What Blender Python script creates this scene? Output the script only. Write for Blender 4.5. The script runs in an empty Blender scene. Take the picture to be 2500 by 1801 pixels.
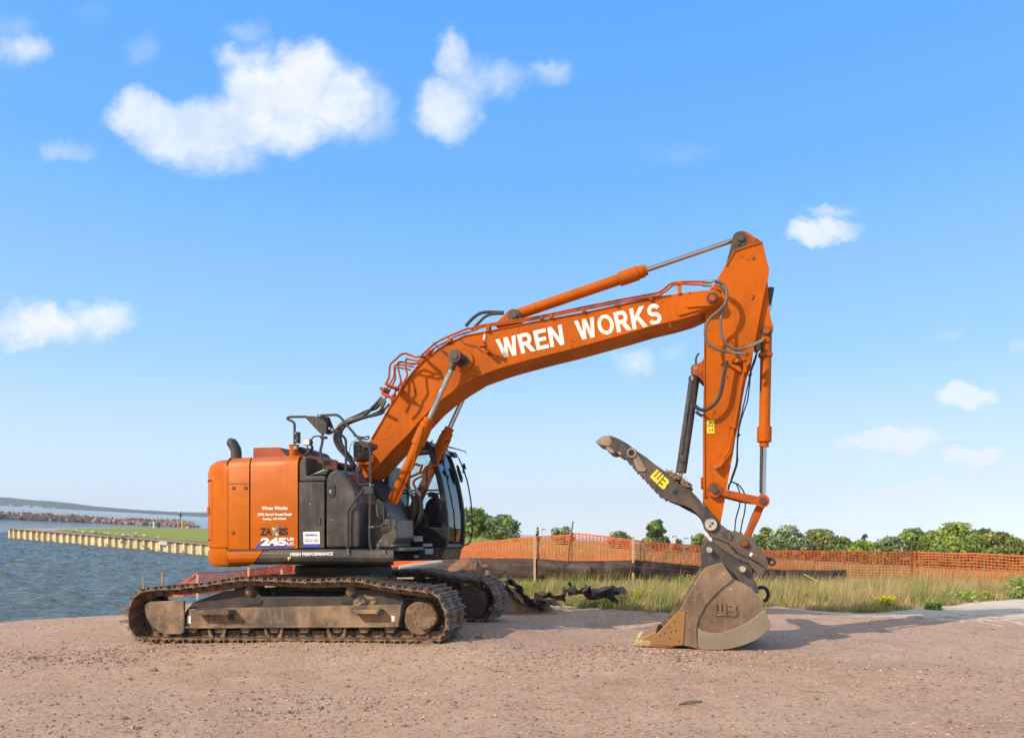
import bpy, bmesh, math, random
import numpy as np
from mathutils import Vector, Matrix, noise
random.seed(7); RNG = np.random.default_rng(11)
sc = bpy.context.scene
# ------------------------------------------------------------------ camera
H = 1.6; F = 1805.0; CX = 1250.0; CY = 1306.0       # eye height, focal length and principal point in photo pixels
cam = bpy.data.cameras.new('camera'); cam.lens = 26.0; cam.sensor_width = 36.0
cam.shift_y = (CY - 900.5) / 2500.0; cam.clip_start = 0.1; cam.clip_end = 20000
co = bpy.data.objects.new('camera', cam); sc.collection.objects.link(co)
co.location = (0, 0, H); co.rotation_euler = (math.radians(90), 0, 0); sc.camera = co
# ------------------------------------------------------------------ sun + sky
SUND = Vector((1.08, 0.74, -0.84)).normalized()
sun = bpy.data.lights.new('sun', 'SUN'); sun.energy = 4.7; sun.angle = math.radians(0.6); sun.color = (1.0, 0.87, 0.71)
so = bpy.data.objects.new('sun', sun); sc.collection.objects.link(so)
so.rotation_euler = SUND.to_track_quat('-Z', 'Y').to_euler(); so.location = (-10, -20, 20)
sc.view_settings.view_transform = 'Standard'; sc.view_settings.look = 'None'
sc.view_settings.exposure = 0.0; sc.view_settings.gamma = 1.0
W = bpy.data.worlds.new('World'); sc.world = W; W.use_nodes = True
nt = W.node_tree; nt.nodes.clear()
def N(t, **kw):
    n = nt.nodes.new(t)
    for k, v in kw.items(): setattr(n, k, v)
    return n
def Lk(a, b): nt.links.new(a, b)
def mth(op, a, b=None, c=None, clamp=False):
    n = nt.nodes.new('ShaderNodeMath'); n.operation = op; n.use_clamp = clamp
    for i, v in enumerate((a, b, c)):
        if v is None: continue
        if isinstance(v, (int, float)): n.inputs[i].default_value = v
        else: nt.links.new(v, n.inputs[i])
    return n.outputs[0]
sky = N('ShaderNodeTexSky', sky_type='NISHITA', sun_disc=False)
sky.sun_elevation = math.asin(-SUND.z); sky.sun_rotation = math.atan2(-SUND.x, -SUND.y)
sky.air_density = 1.0; sky.dust_density = 0.6; sky.ozone_density = 1.4; sky.altitude = 100
hs = N('ShaderNodeHueSaturation'); hs.inputs['Saturation'].default_value = 1.18; hs.inputs['Hue'].default_value = 0.5
hs.inputs['Value'].default_value = 1.0
Lk(sky.outputs[0], hs.inputs['Color'])
tc = N('ShaderNodeTexCoord'); sx = N('ShaderNodeSeparateXYZ'); Lk(tc.outputs['Generated'], sx.inputs[0])
yy = mth('MAXIMUM', sx.outputs[1], 0.02)
u = mth('DIVIDE', sx.outputs[0], yy); v = mth('DIVIDE', sx.outputs[2], yy)
cu = N('ShaderNodeCombineXYZ'); Lk(u, cu.inputs[0]); Lk(v, cu.inputs[1])
n1 = N('ShaderNodeTexNoise'); n1.inputs['Scale'].default_value = 9; n1.inputs['Detail'].default_value = 10; n1.inputs['Roughness'].default_value = .62
Lk(cu.outputs[0], n1.inputs['Vector'])
n2 = N('ShaderNodeTexNoise'); n2.inputs['Scale'].default_value = 14; n2.inputs['Detail'].default_value = 8; n2.inputs['Roughness'].default_value = .68
Lk(cu.outputs[0], n2.inputs['Vector'])
wsub = N('ShaderNodeVectorMath', operation='SUBTRACT'); Lk(n2.outputs['Color'], wsub.inputs[0]); wsub.inputs[1].default_value = (.5, .5, .5)
wscl = N('ShaderNodeVectorMath', operation='SCALE'); Lk(wsub.outputs[0], wscl.inputs[0]); wscl.inputs['Scale'].default_value = .07
wadd = N('ShaderNodeVectorMath', operation='ADD'); Lk(cu.outputs[0], wadd.inputs[0]); Lk(wscl.outputs[0], wadd.inputs[1])
BLOBS = [(330,262,60,45,.9),(370,295,110,60,.95),(560,150,45,40,.7),(470,330,150,80,1.15),(530,385,110,60,.8),(640,220,110,105,1.1),(730,200,120,95,1.2),(830,240,110,85,1.1),(640,300,250,75,1.0),(910,290,60,70,.6),
 (1105,150,50,75,.85),(1090,270,80,75,.9),(1190,190,110,55,.75),(1330,185,75,35,.5),(1130,210,70,80,.6),
 (45,125,75,45,.7),(20,70,60,50,.3),(345,130,50,50,.33),(165,368,65,33,.55),(600,85,60,40,.35),(230,40,60,30,.2),
 (110,795,140,55,1.0),(230,775,100,45,.9),(60,825,90,30,.6),(2010,565,85,36,1.1),(2030,515,60,18,.6),(2350,962,75,28,1.3),
 (2170,1070,130,27,1.4),(2100,1062,50,18,1.0),(2380,1108,75,22,1.4),(2200,1208,110,30,1.4),(2265,1188,55,24,1.2),(1545,880,55,45,.6),(1640,855,35,22,.5),(1660,370,130,35,.2),(2320,830,50,20,.3),(2500,850,40,22,.4)]
acc = None
for (px, py, rx, ry, a) in BLOBS:
    s = N('ShaderNodeVectorMath', operation='SUBTRACT'); Lk(wadd.outputs[0], s.inputs[0]); s.inputs[1].default_value = ((px-CX)/F, (CY-py)/F, 0)
    m = N('ShaderNodeVectorMath', operation='MULTIPLY'); Lk(s.outputs[0], m.inputs[0]); m.inputs[1].default_value = (F/rx/1.25, F/ry/1.25, 0)
    d = N('ShaderNodeVectorMath', operation='DOT_PRODUCT'); Lk(m.outputs[0], d.inputs[0]); Lk(m.outputs[0], d.inputs[1])
    g = mth('MULTIPLY', mth('SUBTRACT', 1.0, d.outputs['Value'], clamp=True), a)
    acc = g if acc is None else mth('MAXIMUM', acc, g)
nz = mth('MULTIPLY', mth('SUBTRACT', n1.outputs[0], .5), 2.6)
tot = mth('MULTIPLY', acc, mth('ADD', 1.0, nz))
mr = N('ShaderNodeMapRange', interpolation_type='SMOOTHSTEP'); Lk(tot, mr.inputs[0])
mr.inputs[1].default_value = .06; mr.inputs[2].default_value = 1.0; mr.inputs[4].default_value = .95
front = mth('GREATER_THAN', sx.outputs[1], 0.05)
n4 = N('ShaderNodeTexNoise'); n4.inputs['Scale'].default_value = 5; n4.inputs['Detail'].default_value = 9; n4.inputs['Roughness'].default_value = .66; Lk(wadd.outputs[0], n4.inputs['Vector'])
op = N('ShaderNodeMapRange'); Lk(n4.outputs[0], op.inputs[0]); op.inputs[1].default_value = .30; op.inputs[2].default_value = .62; op.inputs[3].default_value = .45; op.inputs[4].default_value = 1.0
cf = mth('MULTIPLY', mth('MULTIPLY', mr.outputs[0], op.outputs[0]), front)
# faint pale veil towards the horizon comes with the sky itself; clouds are sunlit vapour
cm = N('ShaderNodeMix', data_type='RGBA'); Lk(cf, cm.inputs[0])
cr = N('ShaderNodeValToRGB'); zc0 = mth('MAXIMUM', sx.outputs[2], 0.0); Lk(zc0, cr.inputs[0])
el = cr.color_ramp.elements
SKS = 0.15
for i, (p, c) in enumerate([(0.0,(.84,.91,1.0)),(.06,(.60,.74,.92)),(.22,(.27,.52,.85)),(.42,(.115,.365,.80)),(.60,(.072,.30,.80)),(.74,(.20,.37,.66)),(1.0,(.38,.45,.55))]):
    e = el[i] if i < 2 else el.new(p)
    e.position = p; e.color = (*c, 1)
sm = N('ShaderNodeMix', data_type='RGBA'); sm.inputs[0].default_value = .88; Lk(hs.outputs[0], sm.inputs[6])
sv = N('ShaderNodeVectorMath', operation='SCALE'); Lk(cr.outputs[0], sv.inputs[0]); sv.inputs['Scale'].default_value = 1.4/SKS; Lk(sv.outputs[0], sm.inputs[7])
# paler warmer sky on the sun's side, behind the photographer
dsun = N('ShaderNodeVectorMath', operation='DOT_PRODUCT'); Lk(tc.outputs['Generated'], dsun.inputs[0]); dsun.inputs[1].default_value = tuple(-SUND)
ms_ = N('ShaderNodeMapRange', interpolation_type='SMOOTHSTEP'); Lk(dsun.outputs['Value'], ms_.inputs[0]); ms_.inputs[1].default_value = .22; ms_.inputs[2].default_value = 1.0
sw_ = N('ShaderNodeMix', data_type='RGBA'); Lk(ms_.outputs[0], sw_.inputs[0]); Lk(sm.outputs[2], sw_.inputs[6]); sw_.inputs[7].default_value = (.92/SKS, .82/SKS, .68/SKS, 1)
Lk(sw_.outputs[2], cm.inputs[6]); cm.inputs[7].default_value = (1.02/SKS, 1.04/SKS, 1.08/SKS, 1)
bg = N('ShaderNodeBackground'); Lk(cm.outputs[2], bg.inputs[0]); bg.inputs[1].default_value = SKS
wo = N('ShaderNodeOutputWorld'); Lk(bg.outputs[0], wo.inputs[0])

# ------------------------------------------------------------------ frames
PSI = math.radians(13.5); SP, CP = math.sin(PSI), math.cos(PSI)
C0 = Vector((-2.83, 12.25, 0)); C0L = C0.x*SP + C0.y*CP
def pe(px, py, y):
    "photo point on the machine's own plane at lateral distance y -> machine coordinates"
    dx = (px-CX)/F; t = (C0L + y)/(dx*SP + CP)
    X, Y = dx*t - C0.x, t - C0.y
    return Vector((X*CP - Y*SP, y, H - t*(py-CY)/F))
def pw(px, py, D): return Vector(((px-CX)/F*D, D, H - (py-CY)/F*D))
HW = 3.3
def zwat(X, Y): return H - HW + 5/F*Y - .056*X
def horz(px): return 1231 + .056*px
def pwat(px, py, h=0):
    D = (HW-h)*F/(py-horz(px)); X = (px-CX)/F*D
    return Vector((X, D, zwat(X, D)+h))
def sstep(a, b, x):
    t = min(1, max(0, (x-a)/(b-a))); return t*t*(3-2*t)
TR0 = pe(348, 1566, -1.7); TR1 = pe(1061, 1571, -1.7)
def zland(X, Y, fine=True):
    far = H - 1.25 + .00277*Y - .056*X
    far += .50*math.exp(-((X+7)/9)**2 - ((Y-75)/30)**2)
    w = sstep(17, 45, Y)
    z = far*w
    x, y = (X-C0.x)*CP - (Y-C0.y)*SP, (X-C0.x)*SP + (Y-C0.y)*CP
    zl = TR0.z + (TR1.z-TR0.z)*min(1.15, max(-.2, (x-TR0.x)/(TR1.x-TR0.x)))
    dx = max(TR0.x-.4-x, x-TR1.x-.3, 0); dy = max(abs(y)-1.9, 0)
    z += zl*math.exp(-(dx*dx+dy*dy)/.9)*(1-w)
    z += .05*math.exp(-((X-1.3)/1.6)**2 - ((Y-9.4)/.8)**2)
    z -= .20*math.exp(-((Y-14.0-.03*X)/.8)**2)*sstep(-.8, .8, X)*sstep(4.2, 2.6, X) 
    if fine:
        z += .03*noise.noise((X*.5, Y*.5, 0)) + .012*noise.noise((X*2.1, Y*2.1, 3))
    return z

# ------------------------------------------------------------------ materials
def mat(name, col, rough=.6, metal=0., dirt=None, amt=.5, sc_=3., spots=0., spotcol=(.03,.02,.012), bump=0., bscale=40., coat=0., vary=.12, lo=.45, hi=.7, spec=.5):
    m = bpy.data.materials.new(name); m.use_nodes = True
    t = m.node_tree; b = t.nodes['Principled BSDF']
    b.inputs['Roughness'].default_value = rough; b.inputs['Metallic'].default_value = metal
    b.inputs['Specular IOR Level'].default_value = spec
    if coat: b.inputs['Coat Weight'].default_value = coat; b.inputs['Coat Roughness'].default_value = .15
    tcn = t.nodes.new('ShaderNodeTexCoord')
    def noi(s, det=5, r=.6, off=0.):
        n = t.nodes.new('ShaderNodeTexNoise'); n.inputs['Scale'].default_value = s; n.inputs['Detail'].default_value = det; n.inputs['Roughness'].default_value = r
        if off:
            mp = t.nodes.new('ShaderNodeMapping'); mp.inputs['Location'].default_value = (off, off*1.3, off*.7)
            t.links.new(tcn.outputs['Object'], mp.inputs[0]); t.links.new(mp.outputs[0], n.inputs['Vector'])
        else: t.links.new(tcn.outputs['Object'], n.inputs['Vector'])
        return n.outputs[0]
    def rng(src, a, b_, c, d):
        r = t.nodes.new('ShaderNodeMapRange'); t.links.new(src, r.inputs[0])
        for i, q in enumerate((a, b_, c, d)): r.inputs[i+1].default_value = q
        return r.outputs[0]
    def mix(f, a, c):
        x = t.nodes.new('ShaderNodeMix'); x.data_type = 'RGBA'
        for i, q in ((0, f), (6, a), (7, c)):
            if isinstance(q, (int, float)): x.inputs[i].default_value = q
            elif isinstance(q, tuple): x.inputs[i].default_value = (*q, 1)
            else: t.links.new(q, x.inputs[i])
        return x.outputs[2]
    c = mix(rng(noi(sc_*.7, 3), .3, .7, 0, 1), tuple(q*(1-vary) for q in col), tuple(min(1, q*(1+vary)) for q in col))
    if dirt: c = mix(rng(noi(sc_, 8, .65, 5.), lo, hi, 0, amt), c, dirt)
    if spots: c = mix(rng(noi(sc_*9, 3, .6, 9.), .70-.05*spots, .72-.03*spots, 0, .85), c, spotcol)
    if dirt:
        c = mix(rng(noi(sc_*7, 6, .75, 21.), .54, .74, 0, amt*.5), c, dirt)
        mp2 = t.nodes.new('ShaderNodeMapping'); mp2.inputs['Scale'].default_value = (7, 7, .7); t.links.new(tcn.outputs['Object'], mp2.inputs[0])
        n3 = t.nodes.new('ShaderNodeTexNoise'); n3.inputs['Scale'].default_value = sc_*1.4; n3.inputs['Detail'].default_value = 4; t.links.new(mp2.outputs[0], n3.inputs['Vector'])
        c = mix(rng(n3.outputs[0], .55, .75, 0, amt*.6), c, dirt)
    t.links.new(c, b.inputs['Base Color'])
    t.links.new(rng(noi(sc_*2, 6, .6, 2.), .3, .7, max(.03, rough-.12), min(1, rough+.15)), b.inputs['Roughness'])
    if bump:
        bp = t.nodes.new('ShaderNodeBump'); bp.inputs['Strength'].default_value = bump; bp.inputs['Distance'].default_value = .01
        t.links.new(noi(bscale, 6, .6, 1.), bp.inputs['Height']); t.links.new(bp.outputs[0], b.inputs['Normal'])
    m['rng'] = 1
    return m
M = {}
M['orange'] = mat('orange_paint', (.50, .106, .003), .5, dirt=(.29, .066, .006), amt=.75, sc_=1.1, spots=.8, spec=.12, vary=.10, bump=.08, bscale=6)
M['orange_clean'] = mat('glossy_orange_paint', (.50, .118, .002), .40, dirt=(.38, .078, .004), amt=.95, sc_=1.0, spec=.14, spots=.3, spotcol=(.30,.12,.04))
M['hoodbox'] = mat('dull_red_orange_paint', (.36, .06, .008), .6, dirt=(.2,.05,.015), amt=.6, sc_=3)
M['hooddark'] = mat('shade_toned_orange_paint', (.13, .035, .014), .7, dirt=(.07,.03,.02), amt=.7, sc_=3)  # orange of the hood cover, its shade put into the base colour
M['orange_dirty'] = mat('worn_orange_paint', (.44, .08, .004), .5, spec=.2, dirt=(.11, .05, .028), amt=.9, sc_=3.5, spots=.9, bump=.2, bscale=30, lo=.5, hi=.64)
M['greypaint'] = mat('charcoal_paint', (.042, .038, .037), .4, spec=.3, dirt=(.14, .115, .09), amt=.75, sc_=1.8, spots=.25, spotcol=(.5,.5,.48), coat=.15)
M['black'] = mat('black_paint', (.012, .012, .014), .35, dirt=(.04, .036, .032), amt=.6, sc_=3)
M['darkgrey'] = mat('dark_grey_tube_paint', (.035, .035, .037), .38, dirt=(.08, .07, .065), amt=.5, sc_=5)
M['dark'] = mat('oily_black_steel', (.02, .018, .016), .6, dirt=(.05, .035, .025), amt=.7, sc_=5)
M['grease'] = mat('greasy_brown_steel', (.075, .05, .038), .5, dirt=(.02, .015, .012), amt=.8, sc_=9, spots=.4, spotcol=(.3,.15,.06))
M['track'] = mat('rusty_track_steel', (.135, .078, .046), .62, metal=.15, dirt=(.38, .25, .155), amt=.85, sc_=4, spots=.5, bump=.3, bscale=50, vary=.3)
M['trackin'] = mat('dark_track_chain_steel', (.042, .024, .017), .6, metal=.1, dirt=(.14, .085, .055), amt=.8, sc_=6, bump=.3)
M['frame'] = mat('muddy_track_frame_paint', (.10, .068, .048), .7, dirt=(.36, .23, .13), amt=.9, sc_=2.2, spots=.3, bump=.2, bscale=25, vary=.35, lo=.42, hi=.62)
M['framedk'] = mat('dark_muddy_frame_paint', (.034, .027, .024), .7, dirt=(.085, .06, .045), amt=.9, sc_=2.2, bump=.2, bscale=25)
M['mud'] = mat('dry_mud', (.30, .19, .11), .95, dirt=(.16, .10, .06), amt=.8, sc_=12, bump=.9, bscale=30)
M['bucket'] = mat('worn_bucket_steel', (.15, .092, .06), .46, metal=.2, dirt=(.31, .215, .135), amt=.95, sc_=1.9, spots=.5, spotcol=(.55,.5,.42), bump=.1, bscale=15, vary=.2, lo=.4, hi=.66)
M['bucketpale'] = mat('polished_bucket_steel', (.30, .255, .185), .4, metal=.25, dirt=(.27, .19, .12), amt=.8, sc_=2.2, spots=.35, spotcol=(.1,.06,.03), bump=.08, vary=.15)
M['cutter'] = mat('ochre_rusted_cutter', (.33, .165, .055), .5, metal=.1, dirt=(.30, .16, .07), amt=.8, sc_=3, spots=.5, spotcol=(.08,.03,.01), bump=.15)
M['tooth'] = mat('polished_tooth_steel', (.55, .42, .25), .38, metal=.3, dirt=(.35, .22, .1), amt=.8, sc_=6)
M['thumb'] = mat('worn_dark_thumb_steel', (.048, .042, .040), .45, metal=.1, dirt=(.22, .13, .075), amt=.7, sc_=2.0, bump=.12, vary=.25, lo=.48, hi=.7)
M['thumbtip'] = mat('ground_thumb_tip_steel', (.30, .23, .17), .55, metal=.1, dirt=(.16, .10, .07), amt=.8, sc_=5, bump=.4)
M['coupler'] = mat('coupler_steel', (.115, .085, .06), .55, dirt=(.12, .09, .07), amt=.8, sc_=2.5, vary=.2)
M['couplerdk'] = mat('dark_coupler_steel', (.05, .046, .046), .45, dirt=(.17, .12, .085), amt=.6, sc_=2.5, spots=.3, spotcol=(.4,.38,.35))
M['chrome'] = mat('chromed_rod', (.42, .42, .43), .14, metal=1.0, vary=.03)
M['pin'] = mat('pale_pin_steel', (.55, .5, .4), .4, metal=.4, dirt=(.3, .22, .15), amt=.6, sc_=12)
M['zinc'] = mat('zinc_fitting', (.32, .31, .28), .35, metal=.7, sc_=20, dirt=(.2,.15,.1), amt=.5)
M['hose'] = mat('black_rubber_hose', (.022, .022, .024), .5, dirt=(.06, .05, .04), amt=.6, sc_=10)
M['coil'] = mat('spiral_hose_guard', (.10, .09, .08), .45, dirt=(.25, .22, .18), amt=.5, sc_=20)
M['white'] = mat('white_lettering_paint', (.80, .78, .72), .5, dirt=(.55, .40, .28), amt=.75, sc_=4, spots=1.1, spotcol=(.35,.12,.04), vary=.03)
M['whiteclean'] = mat('white_vinyl', (.8, .8, .78), .4, vary=.02)
M['blackvinyl'] = mat('black_vinyl', (.012, .010, .010), .4)
M['yellow'] = mat('yellow_vinyl', (.85, .62, .02), .45, dirt=(.55,.62,.10), amt=.6, sc_=9)
M['blue'] = mat('blue_vinyl', (.03, .06, .42), .4)
M['paleblue'] = mat('pale_blue_vinyl', (.10, .22, .45), .4)
M['sticker'] = mat('pale_sticker', (.55, .57, .55), .5, dirt=(.25,.25,.25), amt=.4, sc_=30)
M['wood'] = mat('raw_timber', (.62, .43, .22), .8, dirt=(.45, .3, .15), amt=.6, sc_=8)
M['woodgrey'] = mat('weathered_timber', (.36, .29, .19), .85, dirt=(.2, .15, .1), amt=.6, sc_=8)
M['rustpost'] = mat('rusty_post', (.10, .05, .03), .7, dirt=(.2, .09, .05), amt=.6, sc_=8)
M['net'] = mat('orange_plastic_netting', (.60, .125, .035), .5, vary=.1, sc_=1)
M['netred'] = mat('red_orange_netting', (.72, .13, .04), .5, vary=.15, sc_=1)
M['silt'] = mat('black_silt_fabric', (.042, .030, .024), .65, dirt=(.035, .02, .014), amt=.7, sc_=3, bump=.2)
M['siltstripe'] = mat('orange_thread', (.5, .1, .04), .6)
M['tan_fabric'] = mat('muddy_fabric', (.27, .19, .12), .8, dirt=(.1,.07,.05), amt=.8, sc_=4)
M['concrete'] = mat('pale_concrete', (.42, .37, .31), .85, dirt=(.33, .28, .23), amt=.7, sc_=1.2, bump=.1)
M['capm'] = mat('pier_cap_concrete', (.30, .22, .18), .85, dirt=(.22, .15, .12), amt=.5, sc_=.8)
M['pile'] = mat('cream_sheet_pile', (.74, .62, .36), .6, dirt=(.42, .26, .09), amt=.75, sc_=.9, lo=.5, hi=.68)
M['pilein'] = mat('light_cream_pile_wall', (.66, .58, .40), .7, dirt=(.35, .22, .09), amt=.8, sc_=.6)  # light cream wall panels between the piles
M['boulder'] = mat('pink_granite', (.37, .215, .155), .85, dirt=(.27, .16, .12), amt=.8, sc_=.5, bump=.3, bscale=3, vary=.35)
M['gull'] = mat('gull_plumage', (.75, .74, .72), .7)
M['gullgrey'] = mat('gull_wing', (.3, .3, .32), .7)
M['bark'] = mat('bark', (.09, .07, .05), .9, dirt=(.16, .13, .1), amt=.6, sc_=3)
M['amber'] = mat('yellow_post_paint', (.75, .40, .02), .5)
M['seat'] = mat('black_seat_fabric', (.025, .026, .028), .8)
M['hivis'] = mat('green_sign_paint', (.18,.33,.12), .5)
M['pinkpaint'] = mat('pink_marking_paint', (.55, .10, .26), .9, dirt=(.30,.2,.2), amt=.9, sc_=9, lo=.4, hi=.6)
M['mirrorglass'] = mat('mirror_glass', (.8,.82,.84), .12, metal=.6, vary=.02)

def glass():
    m = bpy.data.materials.new('cab_glass'); m.use_nodes = True; t = m.node_tree; t.nodes.clear()
    tr = t.nodes.new('ShaderNodeBsdfTransparent'); tr.inputs[0].default_value = (.90, .95, .95, 1)
    gl = t.nodes.new('ShaderNodeBsdfGlossy'); gl.inputs['Roughness'].default_value = .03; gl.inputs[0].default_value = (.9,.95,1,1)
    fr = t.nodes.new('ShaderNodeFresnel'); fr.inputs[0].default_value = 1.6
    mx = t.nodes.new('ShaderNodeMixShader'); o = t.nodes.new('ShaderNodeOutputMaterial')
    t.links.new(fr.outputs[0], mx.inputs[0]); t.links.new(tr.outputs[0], mx.inputs[1]); t.links.new(gl.outputs[0], mx.inputs[2]); t.links.new(mx.outputs[0], o.inputs[0])
    return m
M['glass'] = glass()
def leafmat(name, rough=.6, trans=.25):
    m = bpy.data.materials.new(name); m.use_nodes = True; t = m.node_tree; b = t.nodes['Principled BSDF']
    a = t.nodes.new('ShaderNodeVertexColor'); a.layer_name = 'Col'
    b.inputs['Roughness'].default_value = rough; b.inputs['Specular IOR Level'].default_value = .25
    t.links.new(a.outputs[0], b.inputs['Base Color'])
    tl = t.nodes.new('ShaderNodeBsdfTranslucent'); t.links.new(a.outputs[0], tl.inputs[0])
    mx = t.nodes.new('ShaderNodeMixShader'); mx.inputs[0].default_value = trans
    t.links.new(b.outputs[0], mx.inputs[1]); t.links.new(tl.outputs[0], mx.inputs[2]); t.links.new(mx.outputs[0], t.nodes['Material Output'].inputs[0])
    return m
M['blade'] = leafmat('grass_blades'); M['leaf'] = leafmat('leaves')

# ------------------------------------------------------------------ mesh builder
class MB:
    def __init__(s): s.v = []; s.f = []
    def add(s, vs, fs):
        o = len(s.v); s.v += [tuple(p) for p in vs]; s.f += [tuple(i+o for i in f) for f in fs]; return s
    def loft(s, secs, caps=True, close=False):
        n = len(secs[0]); vs = [p for q in secs for p in q]; fs = []; k = len(secs)
        for i in range(k if close else k-1):
            a, b = i*n, ((i+1) % k)*n
            for j in range(n):
                j2 = (j+1) % n; fs.append((a+j, a+j2, b+j2, b+j))
        if caps and not close: fs.append(tuple(range(n))[::-1]); fs.append(tuple((k-1)*n+j for j in range(n)))
        return s.add(vs, fs)
    def plate(s, pts, y0, y1, yt=None):
        "outline traced on plane y0 (or yt), given thickness to y1"
        a = [pe(x, y, y0 if yt is None else yt) for x, y in pts]
        for p in a: p.y = y0
        b = [Vector((p.x, y1, p.z)) for p in a]
        return s.loft([a, b])
    def box(s, c, d, R=None):
        c = Vector(c); vs = []
        for i in (-.5, .5):
            for j in (-.5, .5):
                for k in (-.5, .5):
                    q = Vector((i*d[0], j*d[1], k*d[2])); vs.append(c + (R @ q if R else q))
        return s.add(vs, [(0,1,3,2),(4,6,7,5),(0,4,5,1),(2,3,7,6),(0,2,6,4),(1,5,7,3)])
    def tube(s, pts, r, n=8, smooth=True, step=4, caps=True):
        P = [Vector(p) for p in pts]
        if smooth and len(P) > 2:
            Q = []; E = [P[0]*2-P[1]] + P + [P[-1]*2-P[-2]]
            for i in range(1, len(E)-2):
                for k in range(step):
                    t = k/step; a, b, c, d = E[i-1:i+3]
                    Q.append(.5*((2*b)+(c-a)*t+(2*a-5*b+4*c-d)*t*t+(3*b-a-3*c+d)*t**3))
            Q.append(P[-1]); P = Q
        rr = r if isinstance(r, (list, tuple)) else [r]*len(P)
        if len(rr) != len(P): rr = [rr[int(i*(len(rr)-1)/(len(P)-1))] for i in range(len(P))]
        T = [(P[min(i+1, len(P)-1)]-P[max(i-1, 0)]).normalized() for i in range(len(P))]
        up = Vector((0, 0, 1)) if abs(T[0].z) < .9 else Vector((1, 0, 0))
        nrm = (up - T[0]*up.dot(T[0])).normalized(); secs = []
        for i, p in enumerate(P):
            nrm = (nrm - T[i]*nrm.dot(T[i])).normalized(); bn = T[i].cross(nrm)
            secs.append([p + (nrm*math.cos(a)+bn*math.sin(a))*rr[i] for a in [2*math.pi*k/n for k in range(n)]])
        return s.loft(secs, caps)
    def cyl(s, a, b, r, n=24, r2=None):
        return s.tube([a, b], [r, r if r2 is None else r2], n, False)
    def disc(s, px, py, y0, y1, rpx, n=28):
        "cylinder along the lateral axis, radius given in photo pixels at y0"
        c = pe(px, py, y0); r = abs(pe(px+rpx, py, y0).x-c.x)*.97
        return s.cyl(c, Vector((c.x, y1, c.z)), r, n)
    def build(s, name, m, parent=None, bevel=0., smooth=True, ang=35, mats=None, fm=None, seg=2):
        me = bpy.data.meshes.new(name); me.from_pydata(s.v, [], s.f)
        bm = bmesh.new(); bm.from_mesh(me); bmesh.ops.recalc_face_normals(bm, faces=bm.faces); bm.to_mesh(me); bm.free()
        me.materials.append(M[m] if isinstance(m, str) else m)
        for q in (mats or []): me.materials.append(M[q])
        if fm is not None: me.polygons.foreach_set('material_index', fm)
        if smooth:
            me.polygons.foreach_set('use_smooth', [True]*len(me.polygons)); me.set_sharp_from_angle(angle=math.radians(ang))
        o = bpy.data.objects.new(name, me); sc.collection.objects.link(o)
        if parent: o.parent = parent
        if bevel:
            b = o.modifiers.new('bevel', 'BEVEL'); b.width = bevel; b.segments = seg; b.limit_method = 'ANGLE'; b.angle_limit = math.radians(30); b.harden_normals = True
        return o
def tag(o, label=None, cat=None, group=None, kind=None):
    if label: o['label'] = label
    if cat: o['category'] = cat
    if group: o['group'] = group
    if kind: o['kind'] = kind
    return o
def empty(name, loc, rz=0):
    o = bpy.data.objects.new(name, None); sc.collection.objects.link(o); o.location = loc; o.rotation_euler = (0, 0, rz); o.empty_display_size = .2; return o
def Z(ox, oy, s): return lambda pts: [(ox+x/s, oy+y/s) for x, y in pts]     # zoomed view -> photo pixels
z1 = Z(480, 980, 3.714); z2 = Z(860, 960, 3.5525); z3 = Z(260, 1360, 4.536); z4 = Z(740, 1340, 4.3615); z5 = Z(860, 720, 4.3)
z6 = Z(1160, 620, 3.78); z7 = Z(1640, 540, 4.54); z8 = Z(1640, 860, 4.087); zt1 = Z(1440, 1040, 4.3615); zb = Z(1520, 1300, 5.107)
zc = Z(1700, 1240, 8.168); zr = Z(680, 990, 9.45); zk = Z(860, 1180, 7.78); zq = Z(940, 1040, 7.43); zf = Z(840, 1040, 8.17); za = Z(600, 1210, 8.723)
zp = Z(920, 840, 10.21)
def quadmap(q, y, off=0.):
    TL, TR, BR, BL = q
    def f(u_, v_):
        x = (TL[0]*(1-u_)+TR[0]*u_)*v_ + (BL[0]*(1-u_)+BR[0]*u_)*(1-v_)
        yy_ = (TL[1]*(1-u_)+TR[1]*u_)*v_ + (BL[1]*(1-u_)+BR[1]*u_)*(1-v_)
        return pe(x, yy_, y)
    return f
def text_on(s, q, y, m, parent, name='lettering', offset=.03, th=.0025, spacing=1.0):
    cu_ = bpy.data.curves.new(name, 'FONT'); cu_.body = s; cu_.offset = offset; cu_.resolution_u = 3; cu_.space_character = spacing
    t = bpy.data.objects.new(name, cu_); sc.collection.objects.link(t)
    dg = bpy.context.evaluated_depsgraph_get(); me = bpy.data.meshes.new_from_object(t.evaluated_get(dg))
    bpy.data.objects.remove(t); bpy.data.curves.remove(cu_)
    n = len(me.vertices); a = np.empty(n*3); me.vertices.foreach_get('co', a); a = a.reshape(-1, 3)
    lo_, hi_ = a.min(0), a.max(0); f = quadmap(q, y)
    fs = [tuple(p.vertices) for p in me.polygons]
    vs = [f((p[0]-lo_[0])/(hi_[0]-lo_[0]), (p[1]-lo_[1])/(hi_[1]-lo_[1])) for p in a]
    bpy.data.meshes.remove(me); mb = MB(); mb.add(vs, fs)
    o = mb.build(name, m, parent, smooth=False)
    return o
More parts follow.
